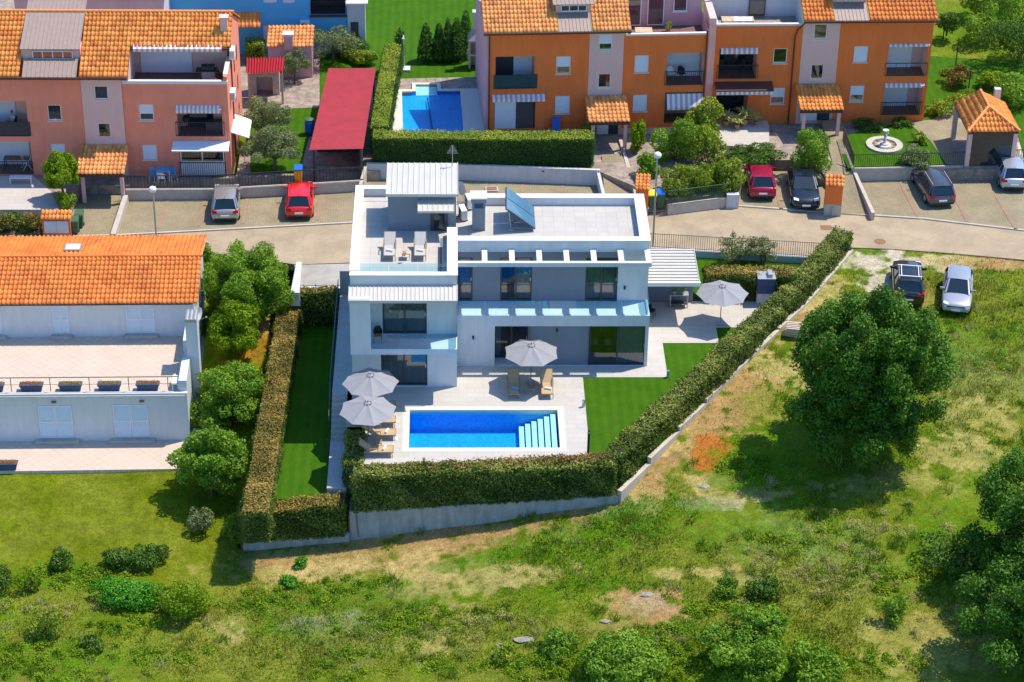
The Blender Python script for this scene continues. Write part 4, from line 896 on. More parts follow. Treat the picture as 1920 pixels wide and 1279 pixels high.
slab('side_path', [F1.w(u, d, 0)[:2] for u, d in ((10.5, -2.8), (11.2, -2.2), (11.75, 3), (11.75, 12.6), (10.5, 12.6))], [-3.31, -3.31, -3.2, -2.0, -2.0], M['whiteold'], 1.5)
pl0 = None
def planter(px, py, z, d0, seed, lab, first=None):
    u, _ = F1.loc(px, py, d0); t = thing('flower_planter', lab, 'planter', F1.w(u, d0, z), F1.rz, 'long slate blue planters of the white house')
    mb = MB(); a, b, h = .62, .19, .42
    mb.hexa([(-a+.08, -b+.04, 0), (a-.08, -b+.04, 0), (a-.08, b-.04, 0), (-a+.08, b-.04, 0), (-a, -b, h), (a, -b, h), (a, b, h), (-a, b, h)]); mb.box(-a-.03, a+.03, -b-.03, -b+.04, h-.06, h+.01); mb.box(-a-.03, a+.03, b-.04, b+.03, h-.06, h+.01); mb.box(-a-.03, -a+.04, -b+.04, b-.04, h-.06, h+.01); mb.box(a-.04, a+.03, -b+.04, b-.04, h-.06, h+.01)
    mb.build('trough', M['planter'], t); MB().box(-a+.05, a-.05, -b+.05, b-.05, h, h+.012).build('soil', M['soil'], t)
    n = 500; p = np.stack([RNG.uniform(-a+.06, a-.06, n), RNG.uniform(-b+.05, b-.05, n), h+RNG.uniform(0, .12, n)], 1)
    leafmesh('flowers', p, RNG.normal(size=(n, 3))+[0, 0, 1], .06, RNG.random(n), G['flw'] if seed % 2 else G['flw2'], t)
G['flw'] = leafmat('red orange flowers', (.22, .14, .04), (.52, .22, .10), (.62, .35, .14)); G['flw2'] = leafmat('green yellow flowers', (.16, .18, .05), (.38, .33, .12), (.5, .45, .18))
for i, (px, lab) in enumerate([(278, 'slate blue planter with reddish flowers at the right end of the white terrace railing'), (206, 'slate blue planter with reddish flowers second from the right on the white terrace'),
        (133, 'slate blue planter with greenish flowers third from the right on the white terrace'), (60, 'slate blue planter with yellowish flowers fourth from the right on the white terrace'), (-13, 'slate blue planter cut by the left edge of the photo on the white terrace')]):
    planter(px, 733, TF+.03, .42, i+1 if i < 2 else i, lab)
planter(12, 880, .01, -2.7, 3, 'slate blue planter with pink flowers on the ground patio beside the lawn')
t = thing('satellite_dish', 'white satellite dish on the right gable wall of the white house', 'satellite dish', F1.w(10.75, 6.3, 4.4), .6)
def dish(t, r=.4, m='whitepvc'):
    mb = MB(); n = 14
    vs = [(0, .09, 0)]+[(r*math.cos(2*math.pi*i/n), 0, r*math.sin(2*math.pi*i/n)) for i in range(n)]; mb.add(vs, [(0, 1+i, 1+(i+1) % n) for i in range(n)]); mb.add([(x, y+.02, z) for x, y, z in vs], [(0, 1+(i+1) % n, 1+i) for i in range(n)]); mb.build('reflector', M[m], t)
    mb = MB(); mb.tube((0, .05, -r), (0, -.45, -.1), .012, n=5); mb.box(-.03, .03, -.5, -.42, -.14, -.04); mb.tube((0, .1, 0), (0, .35, -.1), .025, n=6); mb.build('arm', M['galv'], t)
dish(t); t.rotation_euler = (0, 0, 1.2)
t = thing('garden_bench', 'small blue-white slatted bench at the right end of the white terrace', 'bench', F1.w(9.85, .75, TF+.02), F1.rz)
MB().box(-.2, .2, -.45, .45, .38, .43).build('seat', M['shutter'], t)
mb = MB()
for y in (-.4, .4): mb.box(-.18, -.12, y-.03, y+.03, 0, .38); mb.box(.12, .18, y-.03, y+.03, 0, .38)
mb.build('legs', M['whitepvc'], t)
# ================================================================ pink apartment block
F2 = Fr((0, 328), (435, 329), 1.0)
pk = thing('pink_apartments', 'pink three storey apartment block with orange tile roof and recessed roof terrace', 'apartment building', F2.o, F2.rz)
EZ = 6.95
loc = F2.rect
W2 = {'a': loc(89, 197, 115, 226), 'b': loc(261, 196, 288, 226), 'c': loc(268, 272, 294, 300), 'd': loc(96, 270, 122, 300), 's1': loc(177, 160, 203, 185), 's2': loc(184, 230, 208, 257)}
L2 = {'l1': loc(332, 200, 417, 256), 'l2': loc(337, 266, 422, 328), 'l3': loc(-60, 190, 52, 256), 'l4': loc(-60, 264, 60, 328)}
L2['l2'] = (*L2['l2'][:2], .05, 2.15); L2['l4'] = (*L2['l4'][:2], .05, 2.35)
ua, ub, uc = 5.62, 8.1, 14.63
wallmb = {k: MB() for k in 'abc'}
def hs(keys, dp=.14): return [(*W2[k], dp) for k in keys]
face_wall(wallmb['a'], -8, ua, -.3, EZ-.15, 0, hs('ad')+[(*L2['l3'], .16), (*L2['l4'], .16)])
face_wall(wallmb['b'], ua, ub, -.3, 6.9, -.12, hs(['s1', 's2'], .26))
face_wall(wallmb['c'], ub, uc, -.3, 6.35, 0, hs('bc')+[(*L2['l1'], .16), (*L2['l2'], .16)])
wallmb['b'].quad((ua, 0, -.3), (ua, -.12, -.3), (ua, -.12, 6.9), (ua, 0, 6.9)); wallmb['b'].quad((ub, -.12, -.3), (ub, 0, -.3), (ub, 0, 6.9), (ub, -.12, 6.9))
c_ = wallmb['c']; RZ, RD = 9.35, 4.2
c_.quad((uc, 0, -.3), (uc, 8.8, -.3), (uc, 8.8, 6.35), (uc, 0, 6.35)); c_.quad((uc, 2.9, 6.35), (uc, 8.8, 6.35), (uc, 8.8, 6.95), (uc, 2.9, 8.5)); c_.add([(uc, 2.9, 8.5), (uc, 8.8, 6.95), (uc, RD, RZ-.1)], [(0, 1, 2)])
c_.quad((-8, 8.8, 0), (-8, 8.8, 7), (uc, 8.8, 7), (uc, 8.8, 0)); c_.box(uc-.22, uc, .0, 2.9, 6.35, 6.85)
wallmb['a'].build('wall', M['pink'], pk); wallmb['b'].build('stair_wall', M['palepink'], pk); c_.build('wall', M['pink'], pk)
MB().box(ub+.05, uc+.03, -.05, .2, 6.35, 6.55).build('terrace_parapet', M['whitecap'], pk); MB().box(uc-.25, uc+.03, .2, 2.9, 6.85, 6.92).build('terrace_parapet', M['whitecap'], pk)
# roof terrace recess
TU0 = 8.55
mb = MB(); mb.quad((TU0, .15, 5.6), (uc-.22, .15, 5.6), (uc-.22, 3.3, 5.6), (TU0, 3.3, 5.6), 1); mb.quad((TU0, 3.3, 5.6), (uc-.22, 3.3, 5.6), (uc-.22, 3.3, 8.6), (TU0, 3.3, 8.6)); mb.quad((TU0, .0, 5.6), (TU0, 3.3, 5.6), (TU0, 3.3, 8.7), (TU0, 0, 6.95))
mb.quad((uc-.23, .15, 5.6), (uc-.23, .15, 6.85), (uc-.23, 3.3, 6.85), (uc-.23, 3.3, 5.6)); mb.box(ub, TU0, 0, .16, 6.35, 6.9)
mb.build('roof_terrace', [M['palepink'], M['terracotta']], pk)
o = MB().box(TU0+.4, TU0+3.6, 3.2, 3.29, 5.65, 7.7).build('terrace_shutter', M['shutter'], pk)
o = stripe_awning(pk, 0, 1, 0, .1, .02); D.objects.remove(o)
for q in [x for x in D.objects if x.name.startswith('awning_case') and x.parent is None]: D.objects.remove(q)
mb = MB(); n_ = 34
for i in range(n_):
    a = TU0+.2+i*(5.5/n_); mb.quad((a, 1.55, 8.0), (a+5.5/n_, 1.55, 8.0), (a+5.5/n_, 1.9, 8.15), (a, 1.9, 8.15), 1 if i % 2 else 0); mb.quad((a, 1.55, 7.8), (a+5.5/n_, 1.55, 7.8), (a+5.5/n_, 1.55, 8.0), (a, 1.55, 8.0), 1 if i % 2 else 0)
mb.build('awning', [M['shutter'], M['roseStripe']], pk)
slp = (RZ-EZ)/(RD+.35)
def rz_(d): return EZ+slp*(d+.35)
def sheet(name, u0, u1, d0, d1, seams=None, lift=0, m='brownmetal', par=None, z0=None, z1=None):
    z0 = rz_(d0) if z0 is None else z0; z1 = rz_(d1) if z1 is None else z1
    s = MB(); seam_roof(s, (u0, d0, z0+lift), (u1, d0, z0+lift), (u1, d1, z1+lift), (u0, d1, z1+lift), seams or int((u1-u0)/.3), .05, .04); return s.build(name, M[m], par or pk)
U_a = F2.loc(38, 146, -.3)[0]
tile_roof('roof', (-8, -.35, EZ), (1.9, -.35, EZ), (1.9, RD, RZ), (-8, RD, RZ), M['tile2'], pk, .25, .38)
tile_roof('roof', (5.55, -.35, EZ), (TU0, -.35, EZ), (TU0, RD, RZ), (5.55, RD, RZ), M['tile2'], pk, .25, .38)
tile_roof('roof', (TU0, 1.75, rz_(1.75)), (uc+.15, 1.75, rz_(1.75)), (uc+.15, RD, RZ), (TU0, RD, RZ), M['tile2'], pk, .25, .38)
tile_roof('roof', (uc+.15, 9.0, 6.9), (-8, 9.0, 6.9), (-8, RD, RZ), (uc+.15, RD, RZ), M['tile2'], pk, .25, .38)
ridge('ridge_cap', (-8, RD, RZ+.05), (uc+.2, RD, RZ+.05), M['tilecap'], pk, .1)
sheet('dormer_roof', 1.9, 5.55, .9, 5.2, 14, .0, z0=8.25, z1=RZ+.35)
sheet('roof_sheet', 2.1, 5.4, -.35, .9, 12, -.01)
mb = MB(); mb.box(1.95, 5.5, 1.1, 1.3, 7.4, 8.2); mb.build('dormer_wall', M['palepink'], pk)
win(pk, (2.6, 5.1, 7.55, 8.1), 1.02, cols=4, sill=False)
mb = MB(); mb.box(1.9, 1.98, 1.1, 4.5, 7.4, 8.2); mb.box(5.47, 5.55, 1.1, 4.5, 7.4, 8.2); mb.build('dormer_cheek', M['palepink'], pk)
MB().box(-8, TU0, -.48, -.36, EZ-.14, EZ-.02).build('gutter', M['gutter'], pk); MB().box(TU0, uc+.1, 1.62, 1.72, rz_(1.7)-.16, rz_(1.7)-.04).build('gutter', M['gutter'], pk); MB().tube((uc+.05, 2.7, 7.9), (uc+.05, 2.7, .0), .045).build('downpipe', M['gutter'], pk)
mb = MB(); u_, _ = F2.loc(420, 30, 3.0); mb.box(u_-.25, u_+.2, 2.8, 3.25, 8.4, 9.5); mb.box(u_-.32, u_+.27, 2.73, 3.32, 9.5, 9.6); mb.build('chimney', M['palepink'], pk)
for k, kd in (('a', 'glass'), ('b', 'half'), ('c', 'shut'), ('d', 'shut')): win(pk, W2[k], .08, kd)
win(pk, W2['s1'], -.03, 'curtain', sill=False); win(pk, W2['s2'], -.03, 'glass', sill=False)
lg = MB()
for k in L2:
    lg = MB(); loggia(lg, L2[k], 1.5); lg.build('loggia', [M['palepink'], M['terracotta']], pk)
r = L2['l1']; bars(pk, (r[0]-.1, -.05, r[2]), (r[1]+.1, -.05, r[2]), 1.0, gap=.14); MB().box(r[0]+.5, r[0]+2.1, 1.42, 1.49, r[2]+.01, r[2]+2.1).build('glass_door', M['carglass'], pk)
mb = MB(); n_ = 22; w_ = (r[1]-r[0])/n_
for i in range(n_): mb.quad((r[0]+i*w_, -.25, r[3]-.1), (r[0]+i*w_+w_, -.25, r[3]-.1), (r[0]+i*w_+w_, -.02, r[3]+.1), (r[0]+i*w_, -.02, r[3]+.1), i % 2); mb.quad((r[0]+i*w_, -.25, r[3]-.35), (r[0]+i*w_+w_, -.25, r[3]-.35), (r[0]+i*w_+w_, -.25, r[3]-.1), (r[0]+i*w_, -.25, r[3]-.1), i % 2)
mb.build('awning', [M['shutter'], M['roseStripe']], pk)
r = L2['l2']; s = MB().prism([(r[0]-.35, -1.0), (r[1]+.35, -1.0), (r[1]+.35, -.02), (r[0]-.35, -.02)], [2.15, 2.15, 2.3, 2.3], [2.22, 2.22, 2.42, 2.42]); s.build('porch_roof', M['shutter'], pk)
win(pk, (r[0]+.05, r[1]-.05, .95, 2.12), .02, cols=2, sill=False); bars(pk, (r[0]-.05, -.3, .0), (r[1]+.05, -.3, .0), 1.05, gap=.13); MB().box(r[0]+.05, r[1]-.05, .0, .05, .02, .94).build('lower_panel', M['shutter'], pk)
r = L2['l3']; bars(pk, (r[0], -.05, r[2]), (r[1]+.1, -.05, r[2]), 1.0, gap=.14, solid='alu'); MB().box(r[0], r[1]-1.0, 1.42, 1.49, r[2], r[3]-.3).build('glass_door', M['shutter'], pk)
r = L2['l4']; MB().box(r[0], r[1]-.4, 1.42, 1.49, r[2], r[3]-.1).build('roller_door', M['shutter'], pk); bars(pk, (r[0], -.05, r[2]), (r[1], -.05, r[2]), .9, gap=.3)
# side wall bits (sunlit gable)
for z, d in ((7.0, 2.2), (4.6, 1.2)): 
    o = MB().box(uc+.01, uc+.32, d, d+.8, z, z+.6).build('air_conditioner', M['whitepvc'], pk); MB().box(uc+.02, uc+.28, d-.005, d-.002, z+.08, z+.5).build('grille', M['galv'], o)
MB().prism([(uc+.01, .8), (uc+1.1, .8), (uc+1.1, 3.4), (uc+.01, 3.4)], [2.6, 2.2, 2.2, 2.6], [2.66, 2.26, 2.26, 2.66]).build('side_awning', M['whitepvc'], pk)
for z in (5.0, 2.9, .9):
    for d in (4.6, 6.4): win_ = MB().box(uc-.02, uc+.015, d, d+.5, z, z+1.).build('side_window', M['carglass'], pk)
# entrance porch with tiled lean-to roof
def porch(par, u0, u1, zt, zb, out, m, tt='tile2', posts=True, wall='palepink'):
    tile_roof('porch_roof', (u0, -out, zb), (u1, -out, zb), (u1, -.14, zt), (u0, -.14, zt), M[tt], par, .25, .36)
    mb = MB(); mb.prism([(u0+.05, -out+.02), (u1-.05, -out+.02), (u1-.05, -.14), (u0+.05, -.14)], [zb-.22, zb-.22, zt-.2, zt-.2], [zb-.05, zb-.05, zt-.05, zt-.05]); mb.build('porch_frame', M['gutter'], par)
    if posts:
        for x in (u0+.25, u1-.35): MB().box(x, x+.22, -out+.25, -out+.45, -.6, zb-.2).build('porch_post', M[wall], par)
    mb = MB(); mb.box(u0+.5, u0+1.6, -.18, -.145, -.2, 1.95); mb.build('porch_door', M['whitepvc'], par); MB().box(u0+1.65, u1-.45, -.17, -.145, -.2, 1.95).build('porch_opening', M['dark'], par)
porch(pk, *[F2.loc(x, 310, -1.6)[0] for x in (147, 238)], 2.2, 1.55, 2.9, 'pink', 'tile3')
slab('pink_house_terrace', [F2.w(u, d, 0)[:2] for u, d in ((-10, 0), (-10, -3.7), (5, -4.4), (5.2, -1.4), (8.3, -1.4), (8.3, -1.0), (24., 0.6), (24., 4), (14.9, 4), (14.9, 0))], 1.0, M['crazy'], 1.)
slab('white_patio', [P2(-100, 395, .95), P2(112, 395, .95), P2(95, 360, .95), P2(62, 330, 1.02), P2(-100, 330, 1.02)], 1.02, M['deck'], 1.)
MB_ = MB(); q = [P2(235, 357, 1.), P2(400, 356, 1.), P2(600, 345, 1.), P2(682, 340, 1.)]
for a, b in zip(q[:-1], q[1:]): MB_.beam((*a, .7), (*b, .7), .22, .74)
tag(MB_.build('terrace_wall', M['kerb']), 'low beige retaining wall between the pink block terrace and parked cars', 'wall')
fe = thing('terrace_fence', 'thin black iron fence on the low wall before the pink block', 'fence', (*q[0], 1.07))
mo = -np.array([*q[0], 1.07])
for a, b in zip(q[:-1], q[1:]): bars(fe, np.array([*a, 1.07])+mo, np.array([*b, 1.07])+mo, .95, gap=.2)
for a, b, l in (((212, 444), (236, 371), 'sloping beige kerb wall right of the pink block entrance path'), ((140, 372), (152, 330), 'short beige wall left of the pink block entrance path')):
    o = MB().beam((*P2(*a, .55), .5), (*P2(*b, .75), .7), .3, .5).build('path_wall', M['kerb']); tag(o, l, 'wall')
# ================================================================ orange apartment row
slab('garden_ground', [P2(1122, 318, 1.2), P2(1190, 352, 1.), P2(1250, 385, .7), P2(1385, 372, .7), P2(1400, 300, 1.1), P2(1540, 300, 1.1), P2(1612, 318, 1.1), P2(2000, 318, 1.1), (60, 60), (-60, 60), (-60, 36), (-15, 36.2), (-15, 29.), (-7.6, 28.6)], 1.1, M['crazy'], 1.2)
slab('back_lawn', [P2(470, 205, 1.2), P2(600, 200, 1.2), P2(600, 60, 1.2), (-12.6, 62), (60, 62), (60, 30), P2(1925, 310, 1.2), P2(1905, 235, 1.2), P2(1800, 190, 1.2), P2(1735, 230, 1.2), P2(1100, 150, 1.2), P2(735, 148, 1.2), P2(640, 148, 1.2), P2(585, 235, 1.2), P2(560, 320, 1.2), P2(470, 320, 1.2)], 1.16, M['lawn2'] if 'lawn2' in M else M['lawn'], .3)
F3 = Fr((917.5, 249), (1244, 242), 1.4)
og = thing('orange_apartments', 'orange rendered apartment block with tile roof and pink stair strip behind the tall hedge', 'apartment building', F3.o, F3.rz)
def R3(*a): return F3.rect(*a)
A = {'w1': R3(1043, 106, 1070, 139), 'w2': R3(1041, 180, 1068, 213), 'w3': R3(1190, 104, 1216, 136), 'w4': R3(1187, 178, 1213, 209), 's1': R3(1123, 65, 1148, 94), 's2': R3(1121, 138, 1145, 167)}
B = {'l1': R3(929, 106, 1003, 167), 'l2': R3(927, 183, 1003, 241), 'l3': R3(1250, 99, 1320, 160), 'l4': R3(1246, 173, 1318, 232)}
B['l2'] = (*B['l2'][:2], .25, B['l2'][3]); B['l4'] = (*B['l4'][:2], .4, B['l4'][3])
u1_, u2_, u3_ = F3.loc(1104, 120)[0], F3.loc(1168, 120)[0], 14.1
wa, wb, wc = MB(), MB(), MB()
face_wall(wa, -.1, u1_, -.6, 7.0, 0, [(*A[k], .14) for k in ('w1', 'w2')]+[(*B['l1'], .16), (*B['l2'], .16)])
face_wall(wb, u1_, u2_, -.6, 7.0, -.03, [(*A[k], .14) for k in ('s1', 's2')])
face_wall(wc, u2_, u3_, -.6, 6.7, 0, [(*A[k], .14) for k in ('w3', 'w4')]+[(*B['l3'], .16), (*B['l4'], .16)])
wa.build('wall', M['orange'], og); wb.build('stair_wall', M['palepink'], og); wc.build('wall', M['orange'], og)
sw = MB(); sw.box(-.35, -.1, 0, 9, -.6, 6.95); sw.build('end_wall', M['rose'], og)
MB().box(-.1, u3_, -.02, -.003, -.6, .12).build('plinth', M['palepink'], og)
for k, kd in (('w1', 'half'), ('w2', 'shut'), ('w3', 'shut'), ('w4', 'shut')): win(og, A[k], .08, kd)
win(og, A['s1'], .05, 'half'); win(og, A['s2'], .05, 'glass')
lg = MB()
for k in B:
    lg = MB(); loggia(lg, B[k], 1.5); lg.build('loggia', [M['palepink'], M['terracotta']], og)
r = B['l1']; bars(og, (r[0]-.1, -.04, r[2]), (r[1]+.15, -.04, r[2]), 1.0, gap=.13, solid='greymat'); MB().box(r[0], (r[0]+r[1])/2, 1.42, 1.49, r[2], r[3]-.2).build('glass_door', M['alu'], og); MB().box((r[0]+r[1])/2, r[1]-.05, 1.42, 1.49, r[2], r[3]-.2).build('roller_door', M['shutter'], og)
r = B['l2']; MB().box(r[0]+.02, r[0]+1.4, .05, .1, r[2], r[3]-.02).build('roller_door', M['shutter'], og); MB().box(r[0]+1.42, r[1]-.08, .05, .1, r[2], r[3]-.02).build('glass_door', M['alu'], og); MB().box(r[0]+1.1, r[1]+.5, -.7, -.003, -.5, .1).build('door_step', M['kerb'], og)
def awn(par, u0, u1, z, out, drop, val=.18, lift=.14, name='awning', cols=None):
    mb = MB(); n_ = max(4, int((u1-u0)/.16)); w_ = (u1-u0)/n_
    for i in range(n_):
        a = u0+i*w_; mb.quad((a, -out, z-drop), (a+w_, -out, z-drop), (a+w_, -.02, z), (a, -.02, z), i % 2); mb.quad((a, -out, z-drop-val), (a+w_, -out, z-drop-val), (a+w_, -out, z-drop), (a, -out, z-drop), i % 2)
    return mb.build(name, cols or [M['shutter'], M['roseStripe']], par)
r = B['l2']; awn(og, r[0]-.15, r[1]+.6, r[3]+.22, .4, .18)
r = B['l4']; awn(og, r[0]+.1, r[1]-.05, r[3]-.1, .5, .75)
r = B['l3']; bars(og, (r[0]-.1, -.04, r[2]), (r[1]+.1, -.04, r[2]), 1.0, gap=.13); MB().box(r[0]+.1, r[1]-.1, 1.42, 1.49, r[2]+.01, r[3]-.3).build('roller_door', M['shutter'], og)
sl3 = .42; EZ3 = 7.2
def z3(d): return EZ3+sl3*(d+.3)
tile_roof('roof', (-.45, -.3, EZ3), (4.35, -.3, EZ3), (4.35, 6, z3(6)), (-.45, 6, z3(6)), M['tile3'], og, .25, .38)
tile_roof('roof', (6.55, -.3, EZ3), (9.05, -.3, EZ3), (9.05, 6, z3(6)), (6.55, 6, z3(6)), M['tile3'], og, .25, .38)
tile_roof('roof', (4.35, 1.3, z3(1.3)), (6.55, 1.3, z3(1.3)), (6.55, 6, z3(6)), (4.35, 6, z3(6)), M['tile3'], og, .25, .38)
s = MB(); seam_roof(s, (4.4, -.3, EZ3), (6.5, -.3, EZ3), (6.5, 1.3, z3(1.3)), (4.4, 1.3, z3(1.3)), 9, .05, .04); s.build('roof_sheet', M['brownmetal'], og)
s = MB(); seam_roof(s, (4.1, .9, 8.55), (6.75, .9, 8.55), (6.75, 4.6, 9.4), (4.1, 4.6, 9.4), 10, .05, .04); s.build('dormer_roof', M['brownmetal'], og)
MB().box(4.3, 6.55, 1.25, 1.4, 7.7, 8.5).build('dormer_wall', M['palepink'], og); win(og, (4.6, 6.3, 7.95, 8.4), 1.18, cols=3, sill=False)
MB().box(4.3, 4.37, 1.4, 4, 7.6, 8.5).build('dormer_cheek', M['palepink'], og)
MB().box(-.45, 9.05, -.42, -.31, EZ3-.14, EZ3-.02).build('gutter', M['gutter'], og); MB().tube((-.05, -.08, 7.0), (-.05, -.08, -.4), .045).build('downpipe', M['gutter'], og); MB().tube((u3_-.1, -.08, 7.0), (u3_-.1, -.08, -.4), .05).build('downpipe', M['gutter'], og)
# roof terrace between the roofs
mb = MB(); mb.quad((9.05, .15, 5.95), (u3_, .15, 5.95), (u3_, 3.2, 5.95), (9.05, 3.2, 5.95), 1); mb.quad((9.05, 3.2, 5.95), (u3_, 3.2, 5.95), (u3_, 3.2, 9), (9.05, 3.2, 9)); mb.quad((9.05, .0, 5.95), (9.05, 3.2, 5.95), (9.05, 3.2, 8.7), (9.05, 0, 7.2)); mb.quad((u3_, 0, 5.95), (u3_, 0, 7), (u3_, 3.2, 7), (u3_, 3.2, 5.95))
mb.build('roof_terrace', [M['rose'], M['terracotta']], og)
MB().box(u2_+.1, u3_-.15, -.04, .18, 6.7, 6.82).build('terrace_parapet', M['whitecap'], og)
for a, b, w1 in ((9.2, 10.1, 'curtain'), (10.5, 11.6, 'glass')): win(og, (a, b, 6.05, 8.4), 3.1, w1, fm='whitepvc', sill=False)
win(og, (12.2, 13.1, 7.0, 8.3), 3.1, 'glass')
porch(og, *[F3.loc(x, 230, -1.7)[0] for x in (1100, 1178)], 2.55, 1.85, 2.6, 'orange', 'tile3')
# right part
F4 = Fr((1470, 219), (1655, 217.5), 1.6)
o2 = thing('orange_apartments', 'orange rendered apartment block with white roof terrace and pink strip behind the fountain garden', 'apartment building', F4.o, F4.rz)
def R4(*a): return F4.rect(*a)
A = {'w1': R4(1450, 91, 1476, 119), 'w2': R4(1445, 165, 1471, 195), 'w3': R4(1601, 87, 1627, 117), 'w4': R4(1594, 161, 1620, 191), 's1': R4(1526, 45, 1551, 74), 's2': R4(1520, 121, 1544, 149)}
B = {'l1': R4(1348, 91, 1419, 148), 'l2': R4(1343, 166, 1402, 207), 'l3': R4(1664, 84, 1737, 143), 'l4': R4(1656, 158, 1727, 217)}
B['l2'] = (*B['l2'][:2], -.3, B['l2'][3]); B['l4'] = (*B['l4'][:2], .05, B['l4'][3])
v0, v1, v2, v3 = -5.35, F4.loc(1502, 100)[0], F4.loc(1571, 100)[0], 9.35
wa, wb, wc = MB(), MB(), MB()
face_wall(wa, -4.9, v1, -1, 6.55, 0, [(*A[k], .14) for k in ('w1', 'w2')]+[(*B['l1'], .16), (*B['l2'], .16)])
face_wall(wb, v1, v2, -1, 6.9, -.03, [(*A[k], .14) for k in ('s1', 's2')]); MB().box(v0, -4.9, -.05, 3.2, -1, 7.1).build('end_pilaster', M['palepink'], o2)
face_wall(wc, v2, v3, -1, 6.9, 0, [(*A[k], .14) for k in ('w3', 'w4')]+[(*B['l3'], .16), (*B['l4'], .16)]); wc.quad((v3, 0, -1), (v3, 9, -1), (v3, 9, 6.9), (v3, 0, 6.9))
wa.build('wall', M['orange'], o2); wb.build('stair_wall', M['palepink'], o2); wc.build('wall', M['orange'], o2)
win(o2, A['w1'], .08, 'glass'); win(o2, A['w2'], .08, 'half'); win(o2, A['w3'], .08, 'shut'); win(o2, A['w4'], .08, 'half'); win(o2, A['s1'], .05, 'glass'); win(o2, A['s2'], .05, 'glass')
lg = MB()
for k in B:
    lg = MB(); loggia(lg, B[k], 1.5); lg.build('loggia', [M['palepink'], M['terracotta']], o2)
r = B['l1']; bars(o2, (r[0]-.1, -.04, r[2]), (r[1]+.1, -.04, r[2]), 1.0, gap=.12); MB().box(r[0]+.05, r[1]-.05, 1.4, 1.49, r[2]+.01, r[3]-.1).build('glass_door', M['carglass'], o2); awn(o2, r[0]+.05, r[1], r[3]+.05, .2, .08, .28)
r = B['l2']; MB().box(r[0]+.05, r[1]-.05, 1.4, 1.49, -.9, r[3]-.1).build('glass_door', M['carglass'], o2)
MB().prism([(r[0]-.2, -.95), (F4.loc(1452, 155, -.9)[0], -.95), (F4.loc(1452, 155, -.9)[0], -.02), (r[0]-.2, -.02)], [2.3, 2.3, 2.5, 2.5], [2.38, 2.38, 2.6, 2.6]).build('porch_roof', M['gutter'], o2); awn(o2, r[0]-.15, F4.loc(1450, 155, -.9)[0], 2.35, .97, .06, .22)
r = B['l3']; bars(o2, (r[0]-.1, -.04, r[2]), (r[1]+.1, -.04, r[2]), .95, gap=.6); MB().box(r[0]+.05, r[0]+1.9, 1.4, 1.49, r[2]+.01, r[3]-.25).build('roller_door', M['shutter'], o2); awn(o2, r[0], r[1]+.1, r[3]+.08, .16, .06, .1)
r = B['l4']; bars(o2, (r[0]-.1, -.04, r[2]), (r[1]+.1, -.04, r[2]), .95, gap=.13, n=22); MB().box(r[0]+.05, r[0]+1.9, 1.4, 1.49, r[2]+.01, r[3]-.25).build('roller_door', M['shutter'], o2); awn(o2, r[0], r[1]+.1, r[3]+.08, .2, .1, .14)
def z4(d): return 7.0+sl3*(d+.3)
for a, b, d0 in ((v1-.05, 2.75, -.3), (5.05, v3+.2, -.3), (2.75, 5.05, 1.2)):
    tile_roof('roof', (a, d0, z4(d0)), (b, d0, z4(d0)), (b, 6, z4(6)), (a, 6, z4(6)), M['tile'], o2, .25, .38)
s = MB(); seam_roof(s, (2.8, -.3, 7.0), (5.0, -.3, 7.0), (5.0, 1.2, z4(1.2)), (2.8, 1.2, z4(1.2)), 9, .05, .04); s.build('roof_sheet', M['brownmetal'], o2)
s = MB(); seam_roof(s, (2.6, .8, 8.3), (5.2, .8, 8.3), (5.2, 4.6, 9.3), (2.6, 4.6, 9.3), 10, .05, .04); s.build('dormer_roof', M['brownmetal'], o2)
MB().box(2.8, 5.0, 1.2, 1.35, 7.5, 8.25).build('dormer_wall', M['palepink'], o2); win(o2, (3.05, 4.75, 7.75, 8.2), 1.12, cols=3, sill=False)
MB().box(v1-.05, v3+.2, -.42, -.31, 6.86, 6.98).build('gutter', M['gutter'], o2); mb = MB(); mb.tube((v1-.35, -.1, 6.3), (v1-.5, -.1, 5.8), .05); mb.tube((v1-.5, -.1, 5.8), (v1-.5, -.1, -.8), .05); mb.tube((v1-.35, -.1, 6.3), (v1+.1, -.3, 6.9), .05); mb.build('downpipe', M['gutter'], o2)
mb = MB(); mb.quad((-4.9, .15, 5.9), (v1, .15, 5.9), (v1, 3, 5.9), (-4.9, 3, 5.9), 1); mb.quad((-4.9, 3., 5.9), (v1, 3., 5.9), (v1, 3., 9), (-4.9, 3., 9)); mb.quad((v1-.02, 0, 5.9), (v1-.02, 0, 6.9), (v1-.02, 3, 8.3), (v1-.02, 3, 5.9))
mb.build('roof_terrace', [M['white'], M['crazy']], o2)
mb = MB(); mb.box(-4.9, v1, -.04, .18, 6.55, 6.68); mb.box(-4.95, -4.75, .18, 2.9, 6.55, 6.68); mb.build('terrace_parapet', M['whitecap'], o2)
win(o2, (-2.4, -1.3, 6.0, 8.3), 2.9, 'glass', fm='alu', sill=False); win(o2, (-4.3, -3.4, 7.2, 8.3), 2.9, 'glass')
porch(o2, *[F4.loc(x, 210, -1.7)[0] for x in (1495, 1577)], 2.4, 1.7, 2.6, 'orange', 'tile2')
slab('white_house_patio', [F4.w(u, d, 0)[:2] for u, d in ((-4.9, 0), (-4.6, -3.6), (-1.6, -4.3), (-1.1, -.9), (-1.1, 0))], 1.35, M['deck'], .8)
slab('side_paving', [P2(1700, 226, 1.3), P2(1760, 222, 1.3), P2(1905, 240, 1.3), P2(1912, 300, 1.3), P2(1775, 306, 1.3), P2(1745, 262, 1.3)], 1.22, M['paver'], .8)
